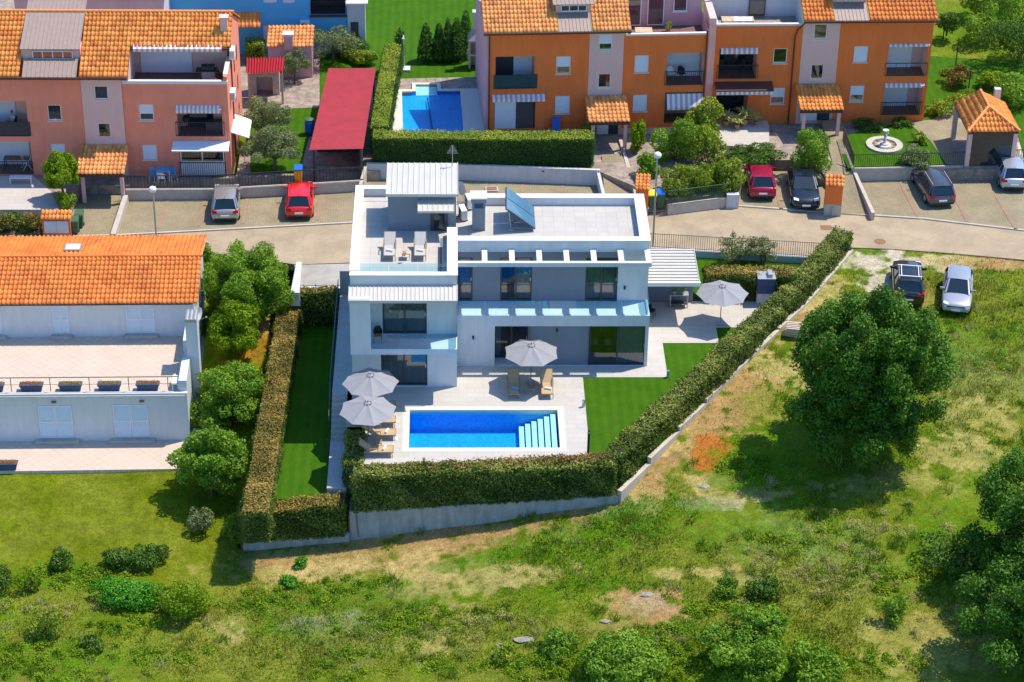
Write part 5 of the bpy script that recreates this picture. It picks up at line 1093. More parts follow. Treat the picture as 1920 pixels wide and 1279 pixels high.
slab('fountain_lawn', [P2(1565, 262, 1.2), P2(1590, 315, 1.2), P2(1775, 308, 1.2), P2(1735, 245, 1.2), P2(1690, 232, 1.2), P2(1640, 236, 1.2)], 1.2, M['lawn'], .5)
slab('entry_path', [P2(1500, 322, .9), P2(1560, 300, 1.2), P2(1540, 225, 1.5), P2(1578, 222, 1.5), P2(1600, 300, 1.2), P2(1634, 402, .37), P2(1578, 400, .37), P2(1560, 345, .6)], [.9, 1.15, 1.45, 1.45, 1.15, .39, .39, .7], M['paver'], 1.)
slab('entry_path', [P2(1128, 290, 1.25), P2(1165, 288, 1.25), P2(1195, 385, .4), P2(1135, 385, .4)], [1.25, 1.25, .4, .4], M['paver'], 1.)
# ================================================================ neighbour garden: hedge wall, pool
MBw = MB(); q = [(P2(687, 306, 1.45), .2), (P2(870, 308, 1.45), .2), (P2(1125, 318, 1.45), .2)]
for (a, _), (b, _) in zip(q[:-1], q[1:]): MBw.beam((*a, .9), (*b, .9), .22, 1.1)
MBw.beam((*P2(1122, 320, 1.4), .9), (*P2(1132, 362, 1.), .5), .2, .8)
tag(MBw.build('garden_wall', M['whiteold']), 'long white garden wall behind the villa under the tall clipped hedge', 'wall')
o = MB().beam((*P2(686, 308, 1.4), .9), (*P2(676, 352, .8), .6), .2, .9).build('garden_wall', M['kerb']); tag(o, 'beige corner wall between the red-roofed shed and the villa parking', 'wall')
np_ = thing('swimming_pool', 'small blue pool with steps behind the tall hedge and beside the orange block', 'swimming pool', (*P2(812, 210, 1.4), 1.4), .03)
hz = 1.42
a0 = np.array(P2(753, 173, hz)); a1 = np.array(P2(857, 169, hz)); a2 = np.array(P2(877, 275, hz)); a3 = np.array(P2(757, 275, hz))
pz = float(np_.location.z); L0 = np.array(P2(812, 210, 1.4)); cr, sr = math.cos(-.03), math.sin(-.03)
def l2(p): d = np.array(p)-L0; return (d[0]*cr-d[1]*sr, d[0]*sr+d[1]*cr)
b0, b1, b2, b3 = [l2(x) for x in (a0, a1, a2, a3)]
X0, X1, Y1, Y0 = (b0[0]+b3[0])/2, (b1[0]+b2[0])/2, (b0[1]+b1[1])/2, b3[1]
mb = MB(); mb.box(X0-.3, X1+.3, Y0-.3, Y1+1.3, -.30, -.25);
for q in ((X0-.3, X0, Y0-.3, Y1+.3), (X1, X1+.3, Y0-.3, Y1+.3), (X0, X1, Y0-.3, Y0), (X0, X0+.95, Y1, Y1+.3), (X0+2.4, X1, Y1, Y1+.3), (X0+.65, X0+.95, Y1+.3, Y1+1.1), (X0+2.4, X0+2.7, Y1+.3, Y1+1.1), (X0+.65, X0+2.7, Y1+1.1, Y1+1.3)): mb.box(*q, -.25, 0.)
mb.build('basin', M['lining'], np_)
for i in range(4): MB().box(X0+.96, X0+2.39, Y1+1.1-(i+1)*.32, Y1+1.1-i*.32, -.249, -.1-i*.035).build('step', M['poolstep'], np_)
MB().quad((X0, Y0, -.08), (X1, Y0, -.08), (X1, Y1, -.08), (X0, Y1, -.08)).build('water', M['water'], np_); MB().quad((X0+.95, Y1, -.08), (X0+2.4, Y1, -.08), (X0+2.4, Y1+1.1, -.08), (X0+.95, Y1+1.1, -.08)).build('water', M['water'], np_)
mb = MB()
for q in ((X0-1.6, X0, Y0-.3, Y1+.35), (X1, X1+1.9, Y0-.3, Y1+.35), (X0, X0+.7, Y1, Y1+.35), (X0+2.65, X1, Y1, Y1+.35), (X0+.7, X0+.95, Y1+.0, Y1+1.35), (X0+2.4, X0+2.65, Y1+.0, Y1+1.35), (X0+.95, X0+2.4, Y1+1.1, Y1+1.35)): mb.box(*q, -.1, .03)
mb.build('coping', M['coping'], np_)
mb = MB(); mb.tube((X0+1.7, Y1-1., 0), (X0+2.05, Y0, .1), .04); o = mb.build('pool_pole', M['black']); o.parent = None; o.matrix_basis = np_.matrix_basis.copy(); tag(o, 'dark telescopic pole floating across the small neighbour pool', 'pole')
slab('wood_deck', [P2(738, 173, 1.4), P2(735, 148, 1.4), P2(905, 144, 1.4), P2(915, 250, 1.4), P2(880, 250, 1.4), P2(862, 168, 1.4), P2(832, 168, 1.4), P2(828, 160, 1.4), P2(775, 160, 1.4), P2(773, 173, 1.4)], 1.4, M['timberdeck'] if 'timberdeck' in M else M['crazy'], .3)
# ================================================================ red sheet roofs, shed, barbecues, blue house
def corr(name, c, m, par, n, axis=0, amp=.09):
    """corrugated sheet over quad c (4 corners, local) with n waves running along the other axis"""
    c = [np.array(q, float) for q in c]; mb = MB(); N = n*4; vs = []
    for i in range(N+1):
        t_ = i/N; z = amp*math.sin(2*math.pi*n*t_)
        if axis == 0: p, q = c[0]+(c[1]-c[0])*t_, c[3]+(c[2]-c[3])*t_
        else: p, q = c[0]+(c[3]-c[0])*t_, c[1]+(c[2]-c[1])*t_
        vs += [p+[0, 0, z], q+[0, 0, z]]
    mb.add(vs, [(2*i, 2*i+2, 2*i+3, 2*i+1) for i in range(N)]); return mb.build(name, m, par)
def corrT(t, px, z, m, n, axis, name='roof', zb=None):
    o_ = np.array(t.matrix_basis.translation); return corr(name, [np.array([*P2(a, b, zz), zz])-o_ for (a, b), zz in zip(px, z)], m, t, n, axis)
t = thing('carport', 'large red corrugated roof shelter left of the tall hedge', 'carport', (*P2(620, 330, .7), .7))
corrT(t, [(580, 281), (681, 279), (705, 128), (616, 128)], [3.0, 3.0, 3.6, 3.6], M['redsheet'], 24, 1)
o_ = np.array(t.matrix_basis.translation)
for px, py in ((588, 282), (676, 280), (700, 135), (622, 135)):
    z = 2.9 if py > 200 else 3.4; p = np.array([*P2(px, py, z), z])-o_; MB().box(p[0]-.06, p[0]+.06, p[1]-.06, p[1]+.06, -.2, p[2]-.05).build('post', M['iron'], t)
p0_ = np.array([*P2(588, 281, 3), 3.])-o_; p1_ = np.array([*P2(676, 279, 3), 3.])-o_
mb = MB(); mb.box(p0_[0], p1_[0], p0_[1]+3.5, p0_[1]+3.6, 0, 2.3); mb.box(p1_[0]-.05, p1_[0]+.05, p0_[1]+.1, p0_[1]+7, 0, 2.2); mb.build('back_panel', M['dark'], t)
t = thing('garden_shelter', 'small red corrugated roof shelter with fireplace beside the pink block', 'shelter', (*P2(500, 185, 1.2), 1.2))
corrT(t, [(461, 138), (531, 135), (534, 108), (462, 109)], [2.9+.6, 2.9+.6, 3.8, 3.8], M['redsheet'], 14, 0)
o_ = np.array(t.matrix_basis.translation)
for px, py in ((466, 138), (528, 136)): p = np.array([*P2(px, py, 3.4), 3.4])-o_; MB().box(p[0]-.07, p[0]+.07, p[1]-.07, p[1]+.07, -.2, p[2]-.05).build('post', M['timber'], t)
p = np.array([*P2(496, 180, 1.2), 1.2])-o_
f_ = MB(); f_.box(p[0]-1., p[0]-.55, p[1]+.4, p[1]+1.3, -.1, 1.2); f_.box(p[0]+.55, p[0]+1., p[1]+.4, p[1]+1.3, -.1, 1.2); f_.box(p[0]-1., p[0]+1., p[1]+.4, p[1]+1.3, 1.2, 1.9); f_.box(p[0]-.55, p[0]+.55, p[1]+1.1, p[1]+1.3, -.1, 1.2); f_.build('fireplace', M['stone'], t)
t = thing('garden_house', 'tiny lilac outbuilding with orange tile roof and chimney before the blue house', 'outbuilding', (*P2(500, 128, 1.3), 1.3))
o_ = np.array(t.matrix_basis.translation); L = lambda a, b, z: np.array([*P2(a, b, z), z])-o_
q1 = L(499, 89, 3.4); q2 = L(587, 88, 3.4); MB().box(q1[0]+.1, q2[0]-.1, q1[1]+.15, q1[1]+2.2, -.2, 2.1).build('wall', M['rose'], t)
tile_roof('roof', q1, q2, q2+[0, 2.4, .55], q1+[0, 2.4, .55], M['tile3'], t, .25, .36)
c_ = L(541, 86, 3.5); ch = MB().box(c_[0]-.3, c_[0]+.3, c_[1]-.1, c_[1]+.4, c_[2]-.3, c_[2]+.75).build('chimney', M['rose'], t); MB().box(c_[0]-.38, c_[0]+.38, c_[1]-.18, c_[1]+.48, c_[2]+.75, c_[2]+.9).build('cap', M['whitecap'], ch)
# blue house behind
F5 = Fr((455, 97), (655, 95), 1.3)
bh = thing('blue_house', 'blue rendered apartment building with dark balcony at the top left', 'house', F5.o, F5.rz)
ur = F5.loc(652, 60)[0]; ul = F5.loc(465, 60)[0]; mb = MB()
WB = [F5.rect(494, 48, 518, 75), F5.rect(530, 48, 553, 75), F5.rect(530, -20, 552, 6), F5.rect(494, -20, 518, 6)]; LB = F5.rect(582, -30, 647, 27)
face_wall(mb, -9, ur, -.5, 7.5, 0, [(*x, .12) for x in WB]+[(*LB, .16)]); mb.quad((ur, 0, -.5), (ur, 7, -.5), (ur, 7, 7.5), (ur, 0, 7.5)); mb.build('wall', M['bluewall'], bh)
for x in WB: MB().box(x[0], x[1], .06, .1, x[2], x[3]).build('window', M['shutter'], bh)
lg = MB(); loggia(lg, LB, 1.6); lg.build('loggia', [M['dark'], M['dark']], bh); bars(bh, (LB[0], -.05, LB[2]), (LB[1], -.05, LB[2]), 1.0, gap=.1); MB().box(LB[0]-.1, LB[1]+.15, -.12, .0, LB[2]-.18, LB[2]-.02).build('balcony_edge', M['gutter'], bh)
x = F5.rect(563, 37, 581, 52); o = MB().box(x[0], x[1], -.4, -.02, x[2], x[3]).build('air_conditioner', M['whitepvc'], bh); MB().lathe([(.2, 0), (.2, .02)], 12).build('fan_grille', M['black'], o).matrix_basis = Matrix.Translation(((x[0]+x[1])/2-.1, -.41, (x[2]+x[3])/2)) @ Matrix.Rotation(math.pi/2, 4, 'X')
u_, z_ = F5.loc(455, 52, -1.4); u2, _ = F5.loc(488, 52, -1.4); tile_roof('porch_roof', (u_-3, -1.4, z_), (u2, -1.4, z_), (u2, -.1, z_+.6), (u_-3, -.1, z_+.6), M['tile2'], bh, .25, .36)
x = F5.rect(652, 5, 677, 88); MB().box(x[0], x[1]+.3, -.3, 4, -.4, x[3]).build('annex', M['white'], bh); MB().box(x[0]+.2, x[0]+.75, -.33, -.305, .3, 2.3).build('annex_door', M['alu'], bh); MB().box(x[0]-.1, x[1]+.5, -.5, 4, x[3], x[3]+.15).build('annex_roof', M['whitecap'], bh)
# brown metal roof and white bits of the house behind the pink block
t = thing('metal_roof_house', 'house with a brown standing seam metal roof behind the pink block', 'house', (*P2(150, 30, 6), 1.2)); o_ = np.array(t.matrix_basis.translation)
MB().box(-4.5, 5.5, 1.0, 7, 0, 5.8).build('wall', M['white'], t); s = MB(); seam_roof(s, (-5, .6, 5.9), (6, .6, 5.9), (6, 7, 8.2), (-5, 7, 8.2), 30, .05, .04); s.build('roof', M['brownmetal'], t)
# stone barbecue by the orange block
t = thing('garden_barbecue', 'grey concrete garden barbecue with tall chimney at the corner of the orange block', 'barbecue', (*P2(893, 122, 1.3), 1.3))
mb = MB(); mb.box(-.55, -.4, -.4, .4, -.1, 1.9); mb.box(.4, .55, -.4, .4, -.1, 1.9); mb.box(-.4, .4, .25, .4, -.1, 1.9); mb.box(-.6, .6, -.45, .45, .85, .95); mb.box(-.6, .6, -.45, .45, 1.9, 2.0); mb.build('body', M['stone'], t)
MB().hexa([(-.6, -.45, 2.0), (.6, -.45, 2.0), (.6, .45, 2.0), (-.6, .45, 2.0), (-.22, -.1, 2.7), (.22, -.1, 2.7), (.22, .3, 2.7), (-.22, .3, 2.7)]).build('hood', M['concrete'], t)
mb = MB().box(-.22, .22, -.1, .3, 2.7, 3.9); mb.box(-.28, .28, -.16, .36, 3.9, 4.0); mb.build('chimney', M['whiteold'], t)
# outdoor shower
t = thing('outdoor_shower', 'white outdoor shower post on a square concrete base by the cypress row', 'shower', (*P2(757, 128, 1.3), 1.2))
MB().box(-.45, .45, -.35, .35, -.05, .12).build('base', M['whiteold'], t); mb = MB(); mb.tube((0, .1, .1), (0, .1, 2.5), .045); mb.tube((0, .1, 2.5), (0, -.25, 2.45), .03); mb.tube((0, -.25, 2.46), (0, -.25, 2.38), .1); mb.build('post', M['whiteold'], t)
# ================================================================ gazebo, fountain, fences at right
t = thing('gazebo', 'open garden gazebo with orange hipped tile roof and pink posts at the right', 'gazebo', (*P2(1850, 288, 1.2), 1.2), .03)
o_ = np.array(t.matrix_basis.translation); cr, sr = math.cos(-.03), math.sin(-.03)
def Lg(a, b, z): d = np.array([*P2(a, b, z), z])-o_; return np.array([d[0]*cr-d[1]*sr, d[0]*sr+d[1]*cr, d[2]])
zt = 1.2+2.5; e0 = Lg(1819, 248, zt); e1 = Lg(1914, 247, zt); e2 = Lg(1880, 190, zt); e3 = Lg(1785, 195, zt)
ex0, ex1, ey0, ey1 = (e0[0]+e3[0])/2, (e1[0]+e2[0])/2, (e0[1]+e1[1])/2, (e2[1]+e3[1])/2
mx, my0, my1 = (ex0+ex1)/2, ey0+1.9, ey1-.02; zr = 2.5+.85
if my1 < my0: my0 = my1 = (ey0+ey1)/2
E_ = [(ex0, ey0, 2.5), (ex1, ey0, 2.5), (ex1, ey1, 2.5), (ex0, ey1, 2.5)]; Rf, Rb = (mx, my0, zr), (mx, my1, zr)
W_ = ex1-ex0; Hh = ey1-ey0
tile_roof('roof', E_[0], E_[1], (ex1, my0, zr), (ex0, my0, zr), M['tile2'], t, .24, .36, keep=lambda s_, v_: abs(s_-.5) < .5*(1-v_)+.035)
k0 = (my0-ey0)/Hh; k1 = (ey1-my1)/Hh
tile_roof('roof', E_[1], E_[2], (mx, ey1, zr), (mx, ey0, zr), M['tile2'], t, .24, .36, keep=lambda s_, v_: k0*v_-.02 < s_ < 1-k1*v_+.02)
tile_roof('roof', E_[3], E_[0], (mx, ey0, zr), (mx, ey1, zr), M['tile2'], t, .24, .36, keep=lambda s_, v_: k1*v_-.02 < s_ < 1-k0*v_+.02)
for a, b in ((E_[0], Rf), (E_[1], Rf), (Rf, (Rb[0], Rb[1]+.01, Rb[2]))): ridge('ridge_cap', np.array(a)+[0, 0, .06], np.array(b)+[0, 0, .06], M['tilecap'], t, .1)
MB().box(ex0+.05, ex1-.05, ey0+.05, ey1-.05, 2.32, 2.44).build('roof_frame', M['gutter'], t)
for x, y in ((ex0+.2, ey0+.2), (ex1-.2, ey0+.2), (ex1-.2, ey1-.2), (ex0+.2, ey1-.2)): MB().box(x-.14, x+.14, y-.14, y+.14, -.4, 2.32).build('post', M['palepink'], t)
MB().box(ex0, ex1, ey0, ey1, -.6, .03).build('floor', M['crazy'], t)
MB().box(ex0+.35, ex1-.35, ey0+.14, ey0+.2, .05, 2.3).build('glass_screen', M['carglass'], t); MB().box(ex1-.5, ex1-.2, ey0+1, ey1-.5, 0, .9).build('counter', M['palepink'], t)
c_ = Lg(1862, 188, 3.4); MB().box(c_[0]-.2, c_[0]+.2, ey1+.05, ey1+.4, 0, 3.4).build('flue', M['whiteold'], t)
t = thing('fountain', 'round white stone fountain with a small statue on the lawn before the orange block', 'fountain', (*P2(1658, 273, 1.2), 1.2))
mb = MB(); n_ = 28
for i in range(n_):
    a, b = 2*math.pi*i/n_, 2*math.pi*(i+1)/n_; q = [(r*math.cos(x), r*math.sin(x)) for x in (a, b) for r in (.8, 1.2)]
    mb.hexa([(*q[0], -.1), (*q[1], -.1), (*q[3], -.1), (*q[2], -.1), (*q[0], .12), (*q[1], .12), (*q[3], .12), (*q[2], .12)])
mb.build('rim', M['stone'], t); MB().lathe([(.8, .01), (.8, .03)], 24).build('basin', M['crazy'], t)
p_, nr_, tn_ = blobcloud([((.7*math.cos(k*.7), .7*math.sin(k*.7), .03), (.13, .13, .1)) for k in range(9)], 900); leafmesh('plants', p_, nr_, .06, tn_, G['mid'], t)
mb = MB(); mb.lathe([(.5, 0), (.5, .1), (.34, .16), (.3, .3), (.24, .32)], 14, c=(0, 0, .02)); mb.build('plinth', M['whiteold'], t).scale = (.9, .9, .62)
mb = MB(); mb.lathe([(.18, 0), (.13, .2), (.17, .42), (.12, .6), (.17, .78), (.2, .9), (.1, 1.02), (.07, 1.08), (.12, 1.18), (.11, 1.3), (.02, 1.38)], 14, c=(0, 0, .33)); mb.tube((-.15, 0, 1.2), (-.32, -.05, 1.45), .05, .04); mb.tube((.15, 0, 1.2), (.34, .02, 1.5), .05, .04); mb.lathe([(.02, 0), (.3, .12), (.34, .2), (.3, .2), (.05, .08)], 14, c=(0, 0, 1.62)); mb.build('statue', M['whiteold'], t, smooth=True).scale = (.62, .62, .62)
def fence_line(name, label, pts, h, gap, z, m='iron', wallh=0, wlabel=None):
    o_ = np.array([*pts[0], z]); fe = thing(name, label, 'fence', o_)
    for a, b in zip(pts[:-1], pts[1:]): bars(fe, np.array([*a, z])-o_, np.array([*b, z])-o_, h, gap=gap, m=m)
    if wallh:
        mb = MB()
        for a, b in zip(pts[:-1], pts[1:]): mb.beam((*a, z-wallh/2-.01), (*b, z-wallh/2-.01), .2, wallh)
        tag(mb.build('fence_wall', M['kerb']), wlabel, 'wall')
fence_line('garden_fence', 'black iron fence in front of the fountain lawn', [P2(1580, 262, 1.3), P2(1600, 314, 1.3), P2(1700, 312, 1.3), P2(1822, 308, 1.3), P2(1925, 304, 1.3)], .95, .14, 1.25, wallh=.9, wlabel='low concrete wall under the iron fence of the fountain garden')
fence_line('garden_fence', 'green iron fence below the bamboo-like shrubs by the yellow bin', [P2(1252, 384, 1.0), P2(1362, 370, 1.0)], .95, .12, 1.0, m='binGreen', wallh=.75, wlabel='grey wall under the green fence beside the magenta car')
o = MB().beam((*P2(1385, 373, .9), .62), (*P2(1362, 373, .9), .62), .35, 1.3).build('gate_pillar', M['whiteold']); tag(o, 'short grey masonry pillar with a meter box beside the magenta car', 'pillar')
for a, b, z, l in (((1574, 262), (1637, 402), 1.15, 'long sloping concrete wall between the brick path and the right parking'), ((1540, 318), (1563, 352), 1.0, 'short concrete wall beside the dark blue car'), ((1908, 268), (1925, 330), 1.2, 'concrete wall at the right edge behind the silver hatchback'), ((1163, 262), (1198, 385), 1.25, 'low concrete wall right of the entrance path behind the villa')):
    A0, B0 = P2(*a, z), P2(*b, .7); o = MB().beam((*A0, z-.4), (*B0, .35), .22, .95).build('path_wall', M['kerb']); tag(o, l, 'wall')
o = MB()
for i in range(6): p = P2(1745+i*24, 20+i*46, 1.6); o.tube((*p, 1.), (*p, 2.6), .04)
tag(o.build('fence_posts', M['iron']), 'row of thin dark posts of the old wire fence beside the field', 'fence')
# ================================================================ cars
def car(label, px, py, z, rz, col, kind='hatch', metal=.35, base=None):
    L, W, H = {'hatch': (4.1, 1.76, 1.48), 'sedan': (4.6, 1.83, 1.42), 'wagon': (4.6, 1.82, 1.46), 'suv': (4.5, 1.86, 1.68)}[kind]
    b = base if base is not None else (*P2(px, py, z), z)
    t = thing('parked_car', label, 'car', b, rz, 'parked cars'); pm = col
    hz_ = .16 if kind == 'suv' else 0
    st = [(-.5, .78, .34, .60), (-.493, .90, .30, .72), (-.475, .95, .26, .86), (-.44, .98, .22, .95), (-.3, 1, .2, .97), (-.05, 1, .2, .95), (.2, 1, .2, .93), (.3, .985, .2, .87), (.4, .95, .2, .80), (.455, .90, .22, .73), (.487, .80, .26, .62), (.5, .66, .32, .52)]
    if kind == 'sedan': st[2] = (-.475, .93, .26, .88); st[3] = (-.43, .97, .22, .96)
    vs = []; ring = 12
    for y, w, zb, zt in st:
        w = w*W/2; y = y*L; zt += hz_; zb += hz_*.3
        half = [(w*.9, zb), (w*.99, zb+.12), (w, (zb+zt)/2-.02), (w*.985, zt-.13), (w*.93, zt-.035), (w*.55, zt+.02)]
        vs += [(-x, y, z_) for x, z_ in half]+[(x, y, z_) for x, z_ in half[::-1]]
    mb = MB(); fs = []
    for k in range(len(st)-1):
        for i in range(ring-1): fs.append((k*ring+i, (k+1)*ring+i, (k+1)*ring+i+1, k*ring+i+1))
    fs.append(tuple(range(ring))); n0 = (len(st)-1)*ring; fs.append(tuple(n0+i for i in range(ring))[::-1])
    mb.add(vs, fs); body = mb.build('body', pm, t, smooth=True); sb = body.modifiers.new('s', 'SUBSURF'); sb.levels = 1; sb.render_levels = 1
    MB().box(-W*.4, W*.4, -L*.42, L*.42, .2, .3).build('underbody', M['black'], t)
    zb_ = .94+hz_; zt_ = H-.05
    br, bf, tr, tf = {'hatch': (-.455, .23, -.36, .03), 'sedan': (-.36, .22, -.2, .02), 'wagon': (-.475, .21, -.42, .02), 'suv': (-.46, .22, -.40, .03)}[kind]
    br, bf, tr, tf = br*L, bf*L, tr*L, tf*L; wb, wt = W*.445, W*.355
    # glass house with a slightly crowned shape
    B = [(-wb*.9, br), (wb*.9, br), (wb, br+.25), (wb, bf-.35), (wb*.86, bf), (-wb*.86, bf), (-wb, bf-.35), (-wb, br+.25)]
    T = [(-wt*.9, tr), (wt*.9, tr), (wt, tr+.15), (wt, tf-.12), (wt*.86, tf), (-wt*.86, tf), (-wt, tf-.12), (-wt, tr+.15)]
    g = MB(); vb = [(x, y, zb_-.04) for x, y in B]; vt = [(x, y, zt_) for x, y in T]; g.add(vb+vt, [(i, (i+1) % 8, 8+(i+1) % 8, 8+i) for i in range(8)]+[tuple(range(8, 16))]); g.build('windows', M['carglass'], t)
    r = MB(); e = .012; ys = np.linspace(tr-.02, tf+.02, 6); vs = []
    for j, y in enumerate(ys):
        zz = zt_+.008+.045*(1-(2*j/5-1)**2)
        k_ = .93 if j in (0, 5) else 1
        vs += [(-wt*1.03*k_, y, zz-.035), (-wt*.8, y, zz+.012), (0, y, zz+.03), (wt*.8, y, zz+.012), (wt*1.03*k_, y, zz-.035)]
    r.add(vs, [(k*5+i, k*5+i+1, (k+1)*5+i+1, (k+1)*5+i) for k in range(5) for i in range(4)]); r.build('roof', pm if kind != 'hatchblack' else M['black'], t, smooth=True)
    p = MB(); n_ = lambda q, z_: np.array([q[0]*1.012, q[1], z_])
    for i in (1, 0, 4, 5): p.beam(n_(B[i], zb_-.02), n_(T[i], zt_), .09, .04)
    for i in (2, 7): p.beam(n_(B[i], zb_-.02), n_(T[i], zt_), .14 if kind in ('hatch', 'suv') else .08, .03)
    for i in (3, 6): p.beam(n_(B[i], zb_-.02), n_(T[i], zt_), .05, .03)
    for s_ in (-1, 1):
        ym = (B[2][1]+B[3][1])/2; p.beam((s_*wb*1.015, ym, zb_-.02), (s_*wt*1.015, (T[2][1]+T[3][1])/2, zt_), .07, .025)
        p.beam((s_*wt*1.02, tr, zt_), (s_*wt*1.02, tf, zt_), .05, .05)
    p.build('pillars', pm, t)
    for sx in (-1, 1):
        for y in (-.3*L, .315*L):
            w = MB(); w.tube((sx*(W/2-.2), y, .32), (sx*(W/2+.004), y, .32), .32, n=18); o = w.build('wheel', M['rubber'], t, smooth=False)
            rr = MB(); rr.tube((sx*(W/2+.005), y, .32), (sx*(W/2+.016), y, .32), .19, .17, n=14); rr.build('rim', M['chrome'], o)
        m_ = MB().hexa([(sx*wb*1.0, bf-.42, zb_-.02), (sx*(wb+.25), bf-.38, zb_-.0), (sx*(wb+.25), bf-.3, zb_-.0), (sx*wb*1.0, bf-.3, zb_-.02), (sx*wb, bf-.42, zb_+.1), (sx*(wb+.25), bf-.38, zb_+.13), (sx*(wb+.25), bf-.3, zb_+.13), (sx*wb, bf-.3, zb_+.1)]); m_.build('mirror', pm, t)
        zh = .66+hz_; x0, x1 = sx*W*.26, sx*W*.43
        MB().hexa([(x0, .468*L, zh-.06), (x1, .445*L, zh-.04), (x1, .40*L, zh+.0), (x0, .42*L, zh), (x0, .478*L, zh+.03), (x1, .452*L, zh+.06), (x1, .40*L, zh+.115), (x0, .43*L, zh+.1)]).build('headlight', M['lamp'], t)
        zl = .78+hz_; MB().hexa([(sx*W*.28, -.499*L, zl-.06), (sx*W*.455, -.482*L, zl-.08), (sx*W*.478, -.44*L, zl-.06), (sx*W*.3, -.46*L, zl-.06), (sx*W*.28, -.49*L, zl+.08), (sx*W*.45, -.475*L, zl+.10), (sx*W*.475, -.43*L, zl+.10), (sx*W*.3, -.45*L, zl+.08)]).build('taillight', M['redlamp'], t)
    MB().box(-.26, .26, -.506*L, -.498*L, .50+hz_*.5, .61+hz_*.5).build('number_plate', M['plate'], t); MB().box(-.26, .26, .5*L, .506*L, .36+hz_*.5, .47+hz_*.5).build('number_plate', M['plate'], t)
    MB().box(-W*.36, W*.36, .497*L, .503*L, .26, .34+hz_*.5).build('grille', M['black'], t)
    MB().box(-.5, .5, .476*L, .492*L, .56+hz_, .64+hz_).build('grille', M['black'], t); MB().box(-W*.38, W*.38, -.504*L, -.495*L, .30, .40).build('bumper_strip', M['black'], t)
    if kind in ('wagon', 'suv'):
        rl = MB()
        for s_ in (-1, 1): rl.beam((s_*wt*.95, tr+.1, zt_+.09), (s_*wt*.95, tf-.15, zt_+.09), .035, .035)
        ro = rl.build('roof_rails', M['galv'], t)
    if kind == 'suv':
        rk = MB()
        for y in (tr+.35, tf-.3): rk.box(-wt*1.05, wt*1.05, y-.03, y+.03, zt_+.12, zt_+.16)
        for x in (-wt*.75, wt*.75): rk.box(x-.02, x+.02, tr+.35, tf-.3, zt_+.121, zt_+.15)
        rk.build('roof_rack', M['whitepvc'], t)
    MB().tube((0, tr+.12, zt_+.05), (0, tr-.02, zt_+.22), .01, n=5).build('antenna', M['black'], t)
    return t
pt = {k: paint(k+' paint', c, mt) for k, c, mt in [('silver beige', (.42, .39, .37), .5), ('bright red', (.78, .008, .006), .05), ('magenta red', (.36, .003, .045), .25), ('midnight blue', (.01, .018, .035), .4), ('graphite', (.09, .09, .11), .5), ('pale silver', (.48, .52, .58), .5), ('dark brown', (.035, .025, .028), .4), ('cool silver', (.46, .47, .50), .5)]}
PV = .365
car('beige silver hatchback parked before the pink block, rear to the camera', 425, 391, PV, .045, pt['silver beige'])
car('bright red hatchback parked nearest the red-roofed shelter', 563, 386, PV, .02, pt['bright red'])
car('magenta red hatchback with dark roof glass beside the low garden wall', 1424, 350, .38, -.02, pt['magenta red'])
car('midnight blue saloon facing the camera beside the orange meter box', 1505, 365, .38, math.pi-.04, pt['midnight blue'], 'sedan')
car('graphite estate car in the right parking before the iron fence', 1747, 360, .38, .11, pt['graphite'], 'wagon')
car('pale silver hatchback at the right edge beside the gazebo', 1892, 334, .38, -.06, pt['pale silver'])
b_ = PT(1700, 545); car('dark brown estate with white roof rack partly behind the big tree', 0, 0, 0, -.14, pt['dark brown'], 'suv', base=(b_[0], b_[1], b_[2]+.03))
b_ = PT(1793, 562); car('silver hatchback facing the camera on the meadow edge', 0, 0, 0, math.pi-.22, pt['cool silver'], base=(b_[0], b_[1], b_[2]+.03))
# ================================================================ parasols
def umbrella(label, loc, rot, m='fabric', lean=(0, 0), R=1.52):
    t = thing('parasol', label, 'parasol', loc, rot, 'grey octagonal parasols of the villa'); zr, za = 2.03, 2.52
    vs = []; fs = []; nr_ = 5
    for k in range(nr_+1):
        f_ = k/nr_
        for i in range(32):
            a = 2*math.pi*i/32; s_ = i % 4; oct_ = math.cos(math.pi/8)/math.cos((a % (math.pi/4))-math.pi/8)
            sag = 1-.035*math.sin(math.pi*(i % 4)/4)*f_; r_ = R*f_*oct_*sag+.02
            z_ = za-(za-zr)*f_**1.15-.05*math.sin(math.pi*(i % 4)/4)*math.sin(f_*math.pi*.9)
            vs.append((lean[0]*z_+r_*math.cos(a+math.pi/8*0), lean[1]*z_+r_*math.sin(a), z_))
    for k in range(nr_):
        for i in range(32): fs.append((k*32+i, (k+1)*32+i, (k+1)*32+(i+1) % 32, k*32+(i+1) % 32))
    mb = MB(); mb.add(vs, fs); mb.build('canopy', M[m], t)
    lx, ly = lean
    mb = MB(); mb.tube((0, 0, 0), (lx*za, ly*za, za+.08), .024); mb.build('pole', M['alu'], t)
    for i in range(8):
        a = math.pi/4*i; MB().beam((lx*2.45+.05*math.cos(a), ly*2.45+.05*math.sin(a), za-.06), (lx*2+R*.98*math.cos(a), ly*2+R*.98*math.sin(a), zr-.015), .015, .02).build('rib', M['alu'], t)
    mb = MB(); mb.lathe([(.17, za-.07), (.19, za-.04), (.02, za+.05)], 8, c=(lx*za, ly*za, 0)); 
    mb.build('vent_cap', M['fabric'], t)
    mb = MB()
    for i in range(8):
        a = math.pi/4*i+.2; mb.beam((lx*za+.20*math.cos(a), ly*za+.20*math.sin(a), za-.015), (lx*za+.20*math.cos(a+.5), ly*za+.20*math.sin(a+.5), za-.015), .02, .03)
    mb.build('vent_trim', M['black'], t)
    mb = MB(); mb.box(-.25, .25, -.25, .25, 0, .07); mb.tube((0, 0, .07), (0, 0, .35), .035); mb.build('base', M['galv'], t)
    return t
